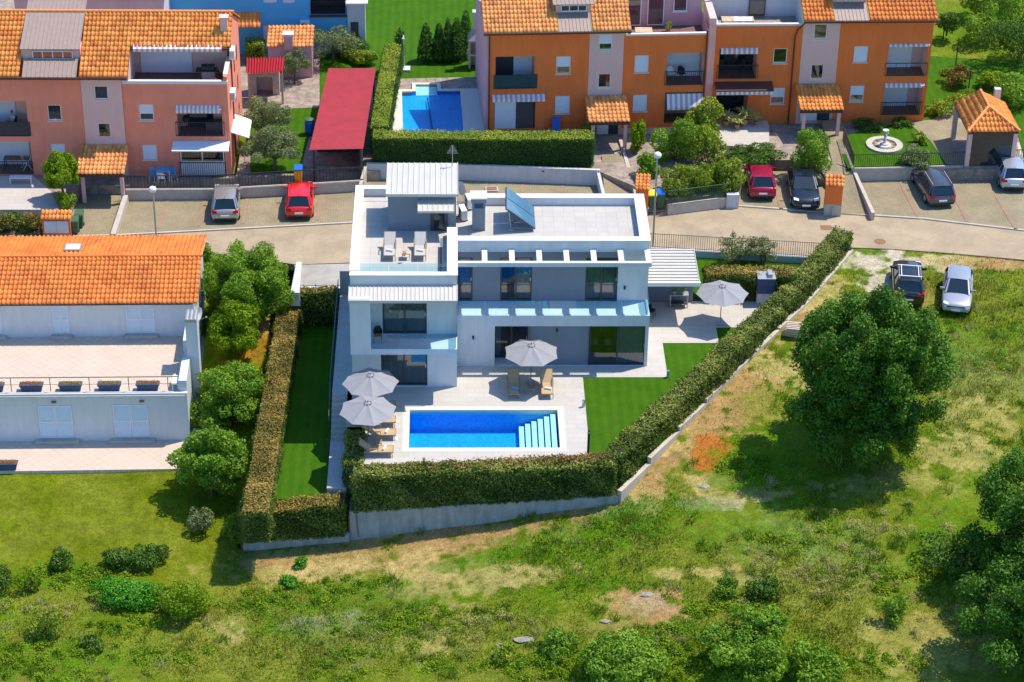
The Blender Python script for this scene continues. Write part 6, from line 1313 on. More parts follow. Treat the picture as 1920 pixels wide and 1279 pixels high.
umbrella('grey octagonal parasol between the two sun loungers at the villa front', (*P2(995, 720), 0), math.pi/8)
umbrella('grey octagonal parasol on the right terrace before the clipped hedge', (*P2(1350, 607), 0), 0)
umbrella('grey parasol above the stairs, the one nearer the villa wall', (*P2(696, 777), 0), .1, lean=(-.0, 0))
umbrella('grey parasol nearest the pool corner over the tan loungers', (*P2(691, 830), 0), .25, lean=(-.0, 0))
# ================================================================ sun loungers
def lounger(label, loc, rz, fm, frm, group):
    t = thing('sun_lounger', label, 'sun lounger', loc, rz, group)
    MB().box(-.29, .29, -.95, .2, .335, .355).build('seat', M[fm], t)
    MB().hexa([(-.29, .2, .33), (.29, .2, .33), (.29, .80, .84), (-.29, .80, .84), (-.29, .19, .35), (.29, .19, .35), (.29, .79, .86), (-.29, .79, .86)]).build('backrest', M[fm], t)
    mb = MB()
    for s in (-1, 1): mb.beam((s*.31, -.97, .335), (s*.31, .55, .335), .04, .05); mb.beam((s*.31, .2, .33), (s*.31, .82, .86), .035, .035)
    mb.beam((-.31, -.97, .335), (.31, -.97, .335), .04, .05); mb.beam((-.31, .81, .86), (.31, .81, .86), .03, .03); mb.build('frame', M[frm], t)
    for s in (-1, 1):
        for y in (-.9, .5): MB().beam((s*.31, y, .33), (s*.32, y+(.05 if y > 0 else -.03), 0), .035, .035).build('leg', M[frm], t)
        a = MB(); a.beam((s*.34, -.2, .34), (s*.34, -.15, .56), .03, .03); a.beam((s*.34, -.17, .57), (s*.34, .42, .57), .05, .03); a.build('armrest', M[frm], t)
    return t
def towel(label, base, z, rz, m='towel', dx=0, dy=-.5):
    c, s = math.cos(rz), math.sin(rz); x, y = base[0]+dx*c-dy*s, base[1]+dx*s+dy*c
    t = MB(); t.tube((-.19, 0, 0), (.19, 0, 0), .065, n=10); t.add([(.0+.065*math.cos(a)*.6+.19*0, .02*k, .0) for k, a in ((0, 0), (1, 1), (2, 2))], [(0, 1, 2)]); o = t.build('rolled_towel', M[m]); o.matrix_basis = Matrix.Translation((x, y, z+.42)) @ Matrix.Rotation(rz-.35, 4, 'Z'); tag(o, label, 'towel', 'rolled towels on the loungers')
gp_ = 'tan sun loungers by the pool'
for px, py, ln, lt, mt in ((963, 727, 'tan lounger shaded by the parasol before the villa door', 'blue rolled towel on the lounger under the front parasol', 'bluetowel'), (1025, 727, 'sunlit tan lounger right of the front parasol', 'white rolled towel on the sunlit lounger right of the front parasol', 'towel')):
    b_ = P2(px, py+4); lounger(ln, (*b_, 0), 0, 'tan', 'tanframe', gp_); towel(lt, b_, 0, 0, mt, .05)
for i, (py, ln, lt, mt) in enumerate(((768, 'tan lounger hidden under the parasol nearest the villa wall', 'bluish rolled towel half hidden under the left parasols', 'bluetowel'), (796, 'tan lounger just under the edge of the parasol at the pool', 'white towel on the second lounger from the villa wall', 'towel'), (820, 'tan lounger in the middle of the row facing the pool', 'white towel on the third lounger from the villa wall', 'towel'), (852, 'tan lounger nearest the front hedge', 'white towel on the lounger nearest the front hedge', 'towel'))):
    b_ = P2(708 if i < 3 else 703, py); lounger(ln, (*b_, 0), math.pi/2, 'tan', 'tanframe', gp_); towel(lt, b_, 0, math.pi/2, mt)
for px, lt, lab in ((731, 'white rolled towel on the left roof lounger', 'grey lounger on the roof terrace, left of the small table'), (788, 'white rolled towel on the right roof lounger', 'grey lounger on the roof terrace, right of the small table')):
    b_ = P2(px, 473, 6.6); lounger(lab, (*b_, 6.585), 0, 'grey fabric', 'tanframe', 'grey sun loungers on the roof terrace'); towel(lt, b_, 6.585, 0)
def small_table(label, loc, w=.45, h=.4, m='timber'):
    t = thing('side_table', label, 'side table', loc); MB().box(-w/2, w/2, -w/2, w/2, h-.04, h).build('table_top', M[m], t)
    for x in (-1, 1):
        for y in (-1, 1): MB().box(x*(w/2-.03)-.015, x*(w/2-.03)+.015, y*(w/2-.03)-.015, y*(w/2-.03)+.015, 0, h-.04).build('leg', M['tanframe'], t)
    return t
small_table('small grey table at the foot of the front parasol', (*P2(994, 737), 0), m='tanframe')
small_table('small wooden table between two roof terrace loungers', (*P2(761, 484, 6.6), 6.585))
small_table('low table between the tan loungers at the left of the pool', (*P2(709, 838), 0), .4, .35, 'tanframe')
def potplant(name, label, loc, s=1, lm='mid', pm='pot', n=160, h=.35, cat='potted plant', group=None, spiky=False):
    t = thing(name, label, cat, loc, 0, group); MB().lathe([(.10*s, 0), (.15*s, .2*s), (.16*s, .26*s), (.13*s, .26*s), (.12*s, .22*s)], 14).build('pot', M[pm], t)
    if spiky:
        mb = MB(); rg = random.Random(int(loc[0]*100))
        for i in range(70):
            a = rg.random()*6.28; r = rg.uniform(.25, .5)*s; z = rg.uniform(.2, .6)*s; d = np.array([math.cos(a), math.sin(a), 0]); q = np.array([-d[1], d[0], 0])*.025*s; b = np.array([0, 0, .24*s]); m_ = b+d*r*.6+[0, 0, z*.8]; e_ = b+d*r*1.1+[0, 0, z*.75]
            mb.add([b-q, b+q, m_+q, m_-q, e_], [(0, 1, 2, 3), (3, 2, 4)])
        mb.build('leaves', M['agave'], t)
    else:
        p_, nr_, tn_ = blobcloud([((0, 0, .26*s+h*.5), (.2*s, .2*s, h*.6)), ((.08*s, .02, .26*s+h*.8), (.12*s, .12*s, h*.4))], n); leafmesh('leaves', p_, nr_, .09*s, tn_, G[lm], t)
    return t
M['agave'] = mat('pale spiky leaves', (.50, .46, .14), .6, .2, 5)
potplant('potted_plant', 'small potted plant on the roof terrace table', (*P2(758, 480, 6.98), 6.985), .5, 'brown', h=.14, n=80)
# ================================================================ roof equipment
ra = [P(949, 350, 8.1), P(949, 391, 8.1), P(1004, 429, 6.8), P(1001, 387, 6.8)]
t = thing('solar_panel', 'pair of blue solar water collectors tilted on a frame on the villa roof', 'solar panel', (1.9, 11.2, 6.585)); o_ = np.array([1.9, 11.2, 6.585])
q = [x-o_ for x in ra]; nn = np.cross(q[2]-q[1], q[0]-q[1]); nn /= np.linalg.norm(nn); nn = nn if nn[2] > 0 else -nn
def sheetbox(a, b, c, d, m, name, th=.08, lift=0): p_ = [np.array(x)+nn*lift for x in (b, c, d, a)]; return MB().hexa([x-nn*th for x in p_]+p_).build(name, m, t)
M['solar'] = mat('blue collector glass', (.05, .16, .27), .15, .05, spec=.8, coat=.5)
for i in range(2):
    f0, f1 = i*.5+.006, i*.5+.494; A_ = q[1]+(q[0]-q[1])*f0; B_ = q[1]+(q[0]-q[1])*f1; C_ = q[2]+(q[3]-q[2])*f1; D_ = q[2]+(q[3]-q[2])*f0
    sheetbox(B_, A_, D_, C_, M['alu'], 'collector'); sh_ = .05; cen = (A_+B_+C_+D_)/4; sheetbox(*[x+(cen-x)*.04 for x in (B_, A_, D_, C_)], M['solar'], 'collector_glass', .004, .006)
mb = MB()
for f_ in (.1, .5, .9):
    h_ = q[1]+(q[0]-q[1])*f_+(q[2]-q[1])*.12-nn*.09; l_ = q[1]+(q[0]-q[1])*f_+(q[2]-q[1])*.95-nn*.09
    mb.tube(h_, (h_[0]+.15, h_[1], .1), .025); mb.tube(l_, (l_[0], l_[1], 0), .025); mb.tube((h_[0]+.15, h_[1], .15), (l_[0], l_[1], .1), .02); mb.box(h_[0], h_[0]+.3, h_[1]-.15, h_[1]+.15, 0, .12)
mb.build('frame', M['galv'], t)
def acunit(label, loc, rz=0):
    t = thing('air_conditioner', label, 'air conditioner', loc, rz); MB().box(-.42, .42, -.16, .16, .08, .68).build('casing', M['whitepvc'], t)
    g = MB()
    for i in range(10): g.box(-.38, .1, -.175, -.161, .14+i*.05, .165+i*.05)
    g.build('grille', M['alu'], t)
    for x in (-.3, .3): MB().box(x-.05, x+.05, -.2, .2, 0, .08).build('foot', M['black'], t)
acunit('white air conditioner on the villa roof, front one left of the chimney', (*P2(868, 409, 6.6), 6.585), -1.35); acunit('white air conditioner on the villa roof, rear one beside the stair house', (*P2(880, 388, 6.6), 6.585), -1.35)
t = thing('satellite_dish', 'white satellite dish beside the roof stair house of the villa', 'satellite dish', (-1.2, 12.1, 8.2), -1.0); dish(t, .42); MB().tube((0, .2, -1.6), (0, .2, 0), .03).build('mast', M['galv'], t)
t = thing('tv_antenna', 'thin metal television antenna above the stair house roof', 'antenna', (-1.7, 12.9, 9.0)); mb = MB(); mb.tube((0, 0, -1), (0, 0, 1.5), .02, n=6)
for i in range(7): mb.tube((-.08-.04*i, .0, 1.5-.02*i-.06*i), (.08+.04*i, 0, 1.5-.02*i-.06*i), .008, n=4)
mb.tube((0, -.3, 1.35), (0, .3, 1.2), .01, n=4); mb.build('aerial', M['galv'], t)
# ================================================================ terrace things
t = thing('outdoor_oven', 'tall blue-grey outdoor oven cabinet with small flue before the right hedge', 'outdoor oven', (*P2(1433, 566), 0))
MB().box(-.48, .48, -.35, .5, 0, .75).build('base_cabinet', M['whiteold'], t); MB().box(-.5, .5, -.37, .52, .75, 1.72).build('body', M['planter'], t); MB().box(-.53, .53, -.4, .55, 1.72, 1.77).build('top', M['galv'], t); MB().box(.08, .34, -.25, .35, 1.77, 1.98).build('flue', M['galv'], t)
t = thing('planter_table', 'grey metal table with leafy plants under the carport roof', 'table', (*P2(1272, 574), 0)); mb = MB().box(-.55, .55, -.25, .25, .82, .86); mb.build('table_top', M['galv'], t); MB().box(-.5, .5, -.22, .22, .25, .28).build('shelf', M['alu'], t)
for x in (-.5, .5):
    for y in (-.2, .2): MB().box(x-.03, x+.03, y-.03, y+.03, 0, .82).build('leg', M['galv'], t)
for dx, lb in ((-.28, 'leafy plant in a small pot on the left of the carport table'), (.22, 'leafy plant in a small pot on the right of the carport table')):
    q_ = P2(1272, 575); potplant('potted_plant', lb, (q_[0]+dx, q_[1], .862), .8, 'mid', 'galv', 140, .22)
def chair(label, loc, rz, m='black', m2='black', group=None):
    t = thing('chair', label, 'chair', loc, rz, group); MB().box(-.22, .22, -.22, .22, .43, .47).build('seat', M[m], t)
    mb = MB(); vs = []
    for i in range(7): a = math.pi*(i/6); x, y = -.24*math.cos(a), .22*math.sin(a)*.9+.02; vs += [(x, y, .47), (x*1.05, y*1.1+.02, .86 if 1 < i < 5 else .72)]
    mb.add(vs, [(2*i, 2*i+2, 2*i+3, 2*i+1) for i in range(6)]); mb.build('backrest', M[m], t)
    for x in (-1, 1):
        for y in (-1, 1): MB().tube((x*.19, y*.19, .43), (x*.22, y*.22, 0), .015, n=6).build('leg', M[m2], t)
    return t
chair('black round-backed chair under the carport beside the villa corner', (*P2(1220, 594), 0), 1.2)
chair('black round-backed chair in the villa first floor loggia', (-5.75, 3.75, 3.2), 0)
# dining set behind the open sliding door
t = thing('dining_table', 'dark dining table behind the open sliding door of the villa', 'table', (6.75, 8.9, .02)); MB().box(-.85, .85, -.45, .45, .71, .75).build('table_top', M['alu'], t)
for x in (-.7, .7):
    for y in (-.35, .35): MB().box(x-.04, x+.04, y-.04, y+.04, 0, .71).build('leg', M['alu'], t)
for i, (x, y, r_, lb) in enumerate(((6.3, 8.15, math.pi, 'grey dining chair nearest the door on the left'), (7.1, 8.15, math.pi, 'grey dining chair nearest the door on the right'), (6.3, 9.6, 0, 'grey dining chair on the far left of the table'), (7.1, 9.6, 0, 'grey dining chair on the far right of the table'))): chair(lb, (x, y, .02), r_, 'galv', 'black', 'dining chairs behind the sliding door')
potplant('vase', 'white vase of flowers on the dining table indoors', (6.75, 8.9, .772), .6, 'flw2', 'whitepvc', 60, .2, 'vase')
def bollard(label, px, py, h=.42):
    t = thing('bollard_light', label, 'garden light', (*P2(px, py), 0), 0, 'small steel bollard lights at the lawn edge'); MB().tube((0, 0, 0), (0, 0, h*.75), .08, n=14).build('post', M['galv'], t); MB().tube((0, 0, h*.75), (0, 0, h), .085, n=14).build('lamp_head', M['chrome'], t)
bollard('steel bollard light at the lawn corner right of the villa glass door', 1252, 707); bollard('steel bollard light on the deck edge right of the pool', 1094, 763)
t = thing('outdoor_shower', 'tall slim black shower column at the right front corner of the pool deck', 'shower', (*P2(1102, 868), 0)); MB().box(-.06, .06, -.05, .05, 0, 2.05).build('column', M['black'], t); MB().tube((0, -.05, 2.0), (0, -.25, 2.0), .02).build('shower_head', M['chrome'], t)
t = thing('garden_tap', 'short brown post at the front edge of the pool deck', 'post', (*P2(795, 872), 0)); MB().box(-.07, .07, -.05, .05, -.2, .45).build('post', M['tanframe'], t); MB().tube((0, -.05, .38), (0, -.12, .36), .02).build('tap', M['chrome'], t)
# ================================================================ lamps, bins, boxes
def streetlamp(label, loc, h, ang=0):
    t = thing('street_lamp', label, 'street lamp', loc, ang); MB().tube((0, 0, 0), (0, 0, h), .065, .045, n=10).build('pole', M['galv'], t)
    mb = MB(); mb.lathe([(.05, 0), (.2, .08), (.24, .2), (.2, .32), (.08, .4)], 16, c=(0, -.12, h-.1)); mb.build('lamp_head', M['whitepvc'], t, smooth=True)
b_ = P2(1224, 462, .35); streetlamp('white-headed street lamp rising beside the villa corner in front of the road', (*b_, .3), 6.2)
b_ = P2(294, 455, .3); streetlamp('street lamp rising behind the orange tile roof of the white house', (*b_, .3), 3.6)
def bin_(label, px, py, z, body, lid, h=1.0, rz=0, group='wheeled bins'):
    t = thing('wheeled_bin', label, 'bin', (*P2(px, py, z), z), rz, group)
    MB().hexa([(-.2, -.22, .06), (.2, -.22, .06), (.2, .2, .06), (-.2, .2, .06), (-.26, -.3, h-.1), (.26, -.3, h-.1), (.26, .3, h-.1), (-.26, .3, h-.1)]).build('body', M[body], t); MB().hexa([(-.28, -.33, h-.1), (.28, -.33, h-.1), (.28, .33, h-.1), (-.28, .33, h-.1), (-.25, -.29, h-.03), (.25, -.29, h-.03), (.25, .33, h+.04), (-.25, .33, h+.04)]).build('lid', M[lid], t)
    for x in (-.22, .22): MB().tube((x-.03, .2, .1), (x+.03, .2, .1), .1, n=12).build('wheel', M['rubber'], t)
    MB().beam((-.25, .36, h-.05), (.25, .36, h-.05), .04, .04).build('handle', M['black'], t)
bin_('dark green bin nearest the little orange meter cabinet', 141, 437, .37, 'binGreen', 'binGreen'); bin_('dark green bin behind the other one by the brick path', 150, 425, .37, 'binGreen', 'binGreen')
bin_('bin with yellow lid beside the orange meter box', 1222, 390, .6, 'binGreen', 'yellow', 1.1); bin_('bin with blue lid right of the yellow one', 1238, 388, .6, 'binGreen', 'blueplastic', 1.1)
bin_('yellow bin with blue lid behind the fence by the olive trees', 560, 340, 1.05, 'yellow', 'blueplastic', 1.0)
t = thing('water_barrel', 'blue plastic barrel left of the red sheet roof', 'barrel', (*P2(581, 250, 1.2), 1.2)); MB().lathe([(.28, 0), (.33, .25), (.33, .75), (.28, .98), (.22, 1.0)], 18).build('drum', M['blueplastic'], t, smooth=True); MB().lathe([(.29, .96), (.3, 1.03), (.1, 1.1)], 18).build('lid', M['binGreen'], t)
t = thing('wheeled_bin', 'blue bin at the orange block wall behind the tall hedge', 'bin', (*P2(1042, 250, 1.4), 1.35), 0, 'wheeled bins'); MB().box(-.26, .26, -.28, .28, 0, 1.0).build('body', M['blueplastic'], t); MB().box(-.28, .28, -.3, .3, 1.0, 1.08).build('lid', M['blueplastic'], t)
def meterbox(label, px, py, z, w, d, h, rz, doors=False, tiles=True, hb=.25):
    t = thing('meter_box', label, 'meter box', (*P2(px, py, z), z), rz, 'orange meter boxes with little tile roofs'); MB().box(-w/2, w/2, -d/2, d/2, -.2, h).build('body', M['orange'], t); MB().box(-w/2-.01, w/2+.01, -d/2-.01, d/2+.01, -.25, hb).build('plinth', M['kerb'], t)
    tile_roof('roof', (-w/2-.07, -d/2-.1, h+.02), (w/2+.07, -d/2-.1, h+.02), (w/2+.07, d/2+.05, h+.3), (-w/2-.07, d/2+.05, h+.3), M['tile2'], t, .22, .3)
    if doors:
        for a, b in ((-w/2+.12, -.01), (.01, w/2-.12)): MB().box(a, b, -d/2-.03, -d/2-.002, .32, h-.12).build('door', M['shutter'], t)
    else: MB().tube((.0, -d/2-.06, -.1), (.0, -d/2-.06, .55), .035).build('pipe', M['kerb'], t)
meterbox('orange cabinet with white double doors and tile edge at the left road side', 109, 441, .33, 1.7, .6, 1.25, 0, True, hb=.2)
meterbox('orange meter box with tiles right of the midnight blue car', 1560, 396, .4, 1.05, .9, 2.0, -.12, hb=.7); meterbox('orange meter box half hidden behind the villa roof corner', 1203, 388, .6, .8, 1.5, 1.6, -.1)
o = MB().box(-.35, .35, -.3, .3, 0, .005).build('drain_cover', M['mat_rust']); o.location = (*P2(1549, 427, .3), .303); tag(o, 'square rusty drain cover in the road', 'drain cover')
o = MB().lathe([(.36, 0), (.36, .006)], 24).build('manhole_cover', M['mat_rust']); o.location = (*P2(1650, 453, .3), .302); tag(o, 'round rusty manhole cover in the road', 'manhole cover')
t = thing('meter_cover', 'brick-framed cover opening in the paving behind the villa chimney', 'cover', (*P2(922, 353, .5), .37)); MB().box(-.4, .4, -.3, .3, 0, .1).build('frame', M['kerb'], t); MB().box(-.32, .32, -.22, .22, .1, .12).build('lid', M['mat_rust'], t)
# walls / road markings : hydrant labels (red tabs)
for px, py, lb in ((1018, 317, 'left small red tab on the garden wall'), (1085, 318, 'right small red tab on the garden wall')):
    p = P(px, py, 1.3); o = MB().box(-.09, .09, -.06, .0, -.05, .05).build('wall_marker', M['redlamp']); o.location = (p[0], p[1]-.12, 1.22); tag(o, lb, 'marker')
# ================================================================ pallets
def pallet(label, loc, rz, tilt=(0, 0)):
    t = thing('pallet', label, 'pallet', loc, rz, 'wooden pallets stacked beside the big tree')
    for i in range(5): MB().box(-.6, .6, -.42+i*.185, -.42+i*.185+.10, .125, .147).build('board', M['pallet'], t)
    for y in (-.35, 0, .35): MB().box(-.6, .6, y-.04, y+.04, .02, .125).build('runner', M['pallet'], t)
    t.rotation_euler = (tilt[0], tilt[1], rz)
M['pallet'] = mat('weathered pallet wood', (.66, .54, .42), .85, .15, 3, .2)
b_ = PT(1489, 629)
for i in range(4): pallet(['lowest pallet of the stack beside the big tree', 'second pallet from the ground beside the big tree', 'third pallet up beside the big tree', 'topmost flat pallet of the stack beside the big tree'][i], (b_[0]+.04*i, b_[1]-.03*i, b_[2]+.08+i*.16), -.35+.06*i)
pallet('pallet leaning on the right side of the stack', (b_[0]+.95, b_[1]+.0, b_[2]+.42), -.3, (0, .8))
# ================================================================ furniture on the blocks
def gtable(label, loc, rz, w, d, h, top, leg='black'):
    t = thing('table', label, 'table', loc, rz); MB().box(-w/2, w/2, -d/2, d/2, h-.04, h).build('table_top', M[top], t)
    for x in (-1, 1):
        for y in (-1, 1): MB().box(x*(w/2-.06)-.025, x*(w/2-.06)+.025, y*(d/2-.06)-.025, y*(d/2-.06)+.025, 0, h-.04).build('leg', M[leg], t)
M['bluefab'] = mat('sky blue cushion', (.12, .36, .62), .8, .05)
q_ = F2.flr(308, 336, 0.02); gtable('light blue garden table on the stone terrace of the pink block', F2.w(q_[0], q_[1], .02), 0, .9, .75, .72, 'bluefab', 'whitepvc')
for px, py, r_, lb in ((290, 339, .9, 'blue cushioned chair left of the garden table'), (324, 339, -.9, 'blue cushioned chair right of the garden table'), (303, 344, math.pi, 'white garden chair in front of the blue table')):
    q_ = F2.flr(px, py, .02); chair(lb, F2.w(q_[0], q_[1], .02), r_, 'bluefab' if 'blue c' in lb else 'whitepvc', 'whitepvc', 'garden chairs of the pink block')
t = thing('gas_grill', 'covered black barbecue grill on the pink roof terrace', 'barbecue', F2.w(13.3, 1.9, 5.61), 0); MB().box(-.75, .75, -.28, .28, .8, .88).build('shelf', M['black'], t); MB().box(-.4, .4, -.26, .26, 0, .8).build('cabinet', M['galv'], t); mb = MB(); mb.tube((-.4, 0, .95), (.4, 0, .95), .27, n=14); mb.build('hood', M['black'], t)
q_ = L2['l1']
for u, lb, kd in ((q_[0]+.5, 'black kettle barbecue on the first floor balcony of the pink block', 'k'), (q_[0]+2.3, 'dark storage box on the first floor balcony of the pink block', 'b')):
    t = thing('balcony_item', lb, 'barbecue' if kd == 'k' else 'box', F2.w(u, .8, q_[2]+.02))
    if kd == 'k': MB().lathe([(.05, .55), (.26, .7), (.28, .85), (.2, 1.0), (.03, 1.05)], 14).build('kettle', M['black'], t, smooth=True); MB().tube((0, 0, 0), (0, 0, .6), .03).build('stand', M['black'], t)
    else: MB().box(-.6, .6, -.3, .3, 0, .6).build('chest', M['alu'], t); MB().box(-.62, .62, -.32, .32, .6, .66).build('lid', M['alu'], t)
gtable('dark bench table in the ground floor loggia at the left edge', F2.w(1.0, .8, .07), 0, 1.6, .6, .75, 'terracotta')
gtable('yellow topped table on the roof terrace of the orange block', F3.w(10.0, .9, 5.96), 0, 1.1, .8, .75, 'timber')
gtable('wooden picnic table with a white cloth on the white roof terrace', F4.w(-3.4, .9, 5.91), 0, 2.1, .8, .75, 'timber')
r = L2
for fr_, u, d, z, lb in ((F3, 11.9, .8, 3.2, 'small white folding chair on the orange block balcony'), (F3, 12.6, .8, 3.2, 'dark chair on the orange block balcony at the middle'), (F4, -4.2, .8, 2.85, 'dark chair at the left of the right orange balcony'), (F4, -2.8, .8, 2.85, 'dark chair at the right of the right orange balcony')):
    chair(lb, fr_.w(u, d, z), .4, 'whitepvc' if 'white' in lb else 'black', 'black')
for px, py, s_, lb in ((1362, 236, 1.5, 'spiky agave in a clay pot, leftmost on the white patio'), (1381, 241, 1.2, 'smaller spiky agave in a clay pot in the middle of the row'), (1395, 235, 1.7, 'largest spiky agave in a clay pot on the white patio'), (1418, 234, 1.1, 'spiky agave in a clay pot nearest the orange wall')):
    potplant('potted_agave', lb, (*P2(px, py, 1.36), 1.36), s_, spiky=True, group='potted agaves on the white patio')
potplant('potted_plant', 'small potted plant on the orange block roof terrace', F3.w(11.8, 2.2, 5.97), 1.2, 'mid')

# white cloth on the picnic table, drying rack, white bench frame
cl = MB(); o_ = F4.w(-3.1, .8, 6.68); vs = []
for i in range(9):
    for j in range(6): vs.append(((i-4)*.15, (j-2.5)*.11, .03*math.sin(i*1.9+j)+.02-(.12 if j == 0 else 0)))
cl.add(vs, [(i*6+j, (i+1)*6+j, (i+1)*6+j+1, i*6+j+1) for i in range(8) for j in range(5)]); o = cl.build('crumpled_cloth', M['towel'], smooth=True); o.location = o_; tag(o, 'crumpled white cloth lying on the wooden picnic table', 'cloth')
t = thing('drying_rack', 'white folding drying rack in the ground floor loggia at the left edge', 'drying rack', F2.w(F2.loc(50, 310, .7)[0], .7, .07), .3); mb = MB()
for y in (-.25, .25): mb.beam((-.3, y, 0), (.3, y, .95), .03, .03); mb.beam((.3, y, 0), (-.3, y, .95), .03, .03)
mb.build('frame', M['whitepvc'], t); mb = MB()
for i in range(6): mb.beam((-.3+.12*i, -.25, .95), (-.3+.12*i, .25, .95), .02, .02)
mb.build('rails', M['whitepvc'], t)
t = thing('bench_frame', 'low white metal bench frame on the white patio of the pink block', 'bench', (*P2(40, 343, 1.03), 1.03)); mb = MB(); mb.box(-.7, .7, -.22, .22, .40, .43); mb.build('seat', M['shutter'], t)
for x in (-.65, .65): MB().box(x-.02, x+.02, -.2, .2, 0, .40).build('leg', M['whitepvc'], t)
# seated person on the first floor balcony at the left edge
sp = F2.w(F2.loc(25, 232, .95)[0], .95, L2['l3'][2]+.02)
chair('dark chair of the seated person on the first floor balcony at the left edge', sp, -.9, 'alu', 'black')
pe = thing('person', 'person in a pale lilac shirt sitting on the first floor balcony at the left edge', 'person', sp, -.9+math.pi)
M['skin'] = mat('skin', (.52, .30, .21), .6, .04); M['shirt'] = mat('pale lilac shirt', (.62, .60, .68), .9, .04); M['hair'] = mat('grey brown hair', (.16, .12, .09), .8, .1); M['trousers'] = mat('dark trousers', (.05, .06, .09), .9, .05)
def skin(name, vs, es, rs, m, par, root=0, sub=2):
    me = D.meshes.new(name); me.from_pydata(vs, es, []); me.materials.append(m); o = D.objects.new(name, me); COL.objects.link(o); o.parent = par
    k = o.modifiers.new('skin', 'SKIN'); k.use_smooth_shade = True
    for i, r_ in enumerate(rs): me.skin_vertices[0].data[i].radius = (r_, r_)
    me.skin_vertices[0].data[root].use_root = True
    q = o.modifiers.new('sub', 'SUBSURF'); q.levels = q.render_levels = sub; return o
V_ = [(0, 0, .52), (0, .02, .72), (0, .0, .95), (0, .0, 1.06), (0, .03, 1.14), (0, .04, 1.25)]; R_ = [.13, .12, .12, .055, .08, .085]; E_2 = [(0, 1), (1, 2), (2, 3), (3, 4), (4, 5)]
for s_ in (-1, 1):
    b = len(V_); V_ += [(s_*.19, 0, 1.0), (s_*.24, .06, .76), (s_*.17, .28, .68), (s_*.15, .34, .67)]; R_ += [.06, .045, .032, .03]; E_2 += [(2, b), (b, b+1), (b+1, b+2), (b+2, b+3)]
    for f_ in range(5):
        c = len(V_); a = -.03+.015*f_; L_ = [.05, .075, .08, .075, .06][f_]; V_ += [(s_*.15+a, .36, .665), (s_*.15+a*1.2, .36+L_*.6, .655), (s_*.15+a*1.2, .36+L_, .64)]; R_ += [.011, .009, .008]; E_2 += [(b+3, c), (c, c+1), (c+1, c+2)]
    b = len(V_); V_ += [(s_*.1, .08, .52), (s_*.12, .48, .53), (s_*.12, .5, .1), (s_*.12, .62, .05)]; R_ += [.085, .06, .042, .035]; E_2 += [(0, b), (b, b+1), (b+1, b+2), (b+2, b+3)]
skin('body', V_, E_2, R_, M['skin'], pe)
skin('shirt', [(0, 0, .55), (0, .02, .74), (0, 0, .97), (-.2, 0, .99), (.2, 0, .99), (-.24, .05, .84), (.24, .05, .84)], [(0, 1), (1, 2), (2, 3), (2, 4), (3, 5), (4, 6)], [.155, .15, .135, .075, .075, .065, .065], M['shirt'], pe)
skin('trousers', [(0, 0, .5), (-.1, .1, .52), (-.12, .48, .53), (-.12, .5, .18), (.1, .1, .52), (.12, .48, .53), (.12, .5, .18)], [(0, 1), (1, 2), (2, 3), (0, 4), (4, 5), (5, 6)], [.14, .1, .075, .06, .1, .075, .06], M['trousers'], pe)
MB().lathe([(.03, -.02), (.088, .0), (.095, .06), (.06, .11), (.01, .125)], 14, c=(0, .02, 1.22)).build('hair', M['hair'], pe, smooth=True)
h = MB(); h.hexa([(-.012, .115, 1.2), (.012, .115, 1.2), (.012, .12, 1.2), (-.012, .12, 1.2), (-.008, .11, 1.235), (.008, .11, 1.235), (.008, .115, 1.235), (-.008, .115, 1.235)]); h.build('nose', M['skin'], pe)
for s_ in (-1, 1): MB().lathe([(.002, -.01), (.011, 0), (.002, .01)], 8, c=(s_*.03, .112, 1.235)).build('eye', M['black'], pe)
MB().box(-.022, .022, .1, .117, 1.172, 1.179).build('mouth', M['redlamp'], pe)
# ================================================================ hedges
def hp(*q): return [P2(*a) for a in q]
# front hedge (follows the sloping retaining wall)
zl, zr_ = za-.05, zb-.05
xs_ = np.linspace(-6.9, 6.75, 6)
hedge('hedge', 'long leafy front hedge with pink young shoots on the retaining wall', [(x, -4.02) for x in xs_], 1.15, [zl+(zr_-zl)*(i/5) for i in range(6)], [.02, .12, .28, .45, .6, .72], 480, .125, G['photinia'], None, shoots=0, core=.12)
t_ = [o for o in D.objects if o.name.startswith('hedge') and o.type == 'EMPTY'][-1]
n = 900; sx = -6.5+13.*RNG.random(n)**.55; p = np.stack([sx, RNG.uniform(-4.3, -3.45, n), np.interp(sx, xs_, [.02, .12, .28, .45, .6, .72])+RNG.uniform(0, .22, n)], 1)-np.array([xs_[0], -4.02, zl])
leafmesh('young_shoots', p, RNG.normal(size=(n, 3))+[0, -.6, 0], .11, RNG.random(n), G['pinkshoot'], t_)
hedge('hedge', 'short leafy hedge stub between the stairs and the tan loungers', [(-6.88, -3.4), (-6.88, -.3)], 1.0, [-2.3, -2.0], [.08, .15], 480, .125, G['photinia'], G['photinia'])
kl = np.array(KERB); off = []
for i in range(len(kl)):
    a = kl[max(0, i-1)]; b = kl[min(len(kl)-1, i+1)]; d = (b-a)[:2]; d /= np.linalg.norm(d); n_ = np.array([-d[1], d[0]]); off.append(kl[i][:2]+n_*.66)
off[0] = np.array([6.6, -3.7])
pts = []; bs = []; tp = []
for i in range(len(off)-1):
    k = 3
    for j in range(k): f_ = j/k; pts.append(tuple(off[i]*(1-f_)+off[i+1]*f_)); zz = kl[i][2]*(1-f_)+kl[i+1][2]*f_; bs.append(min(zz, 0)-.1); tp.append([.72, 1.1, 1.2, 1.25, 1.35][i]*(1-f_)+[1.1, 1.2, 1.25, 1.35, 1.55][i]*f_)
pts.append(tuple(off[-1])); bs.append(-.1); tp.append(1.55)
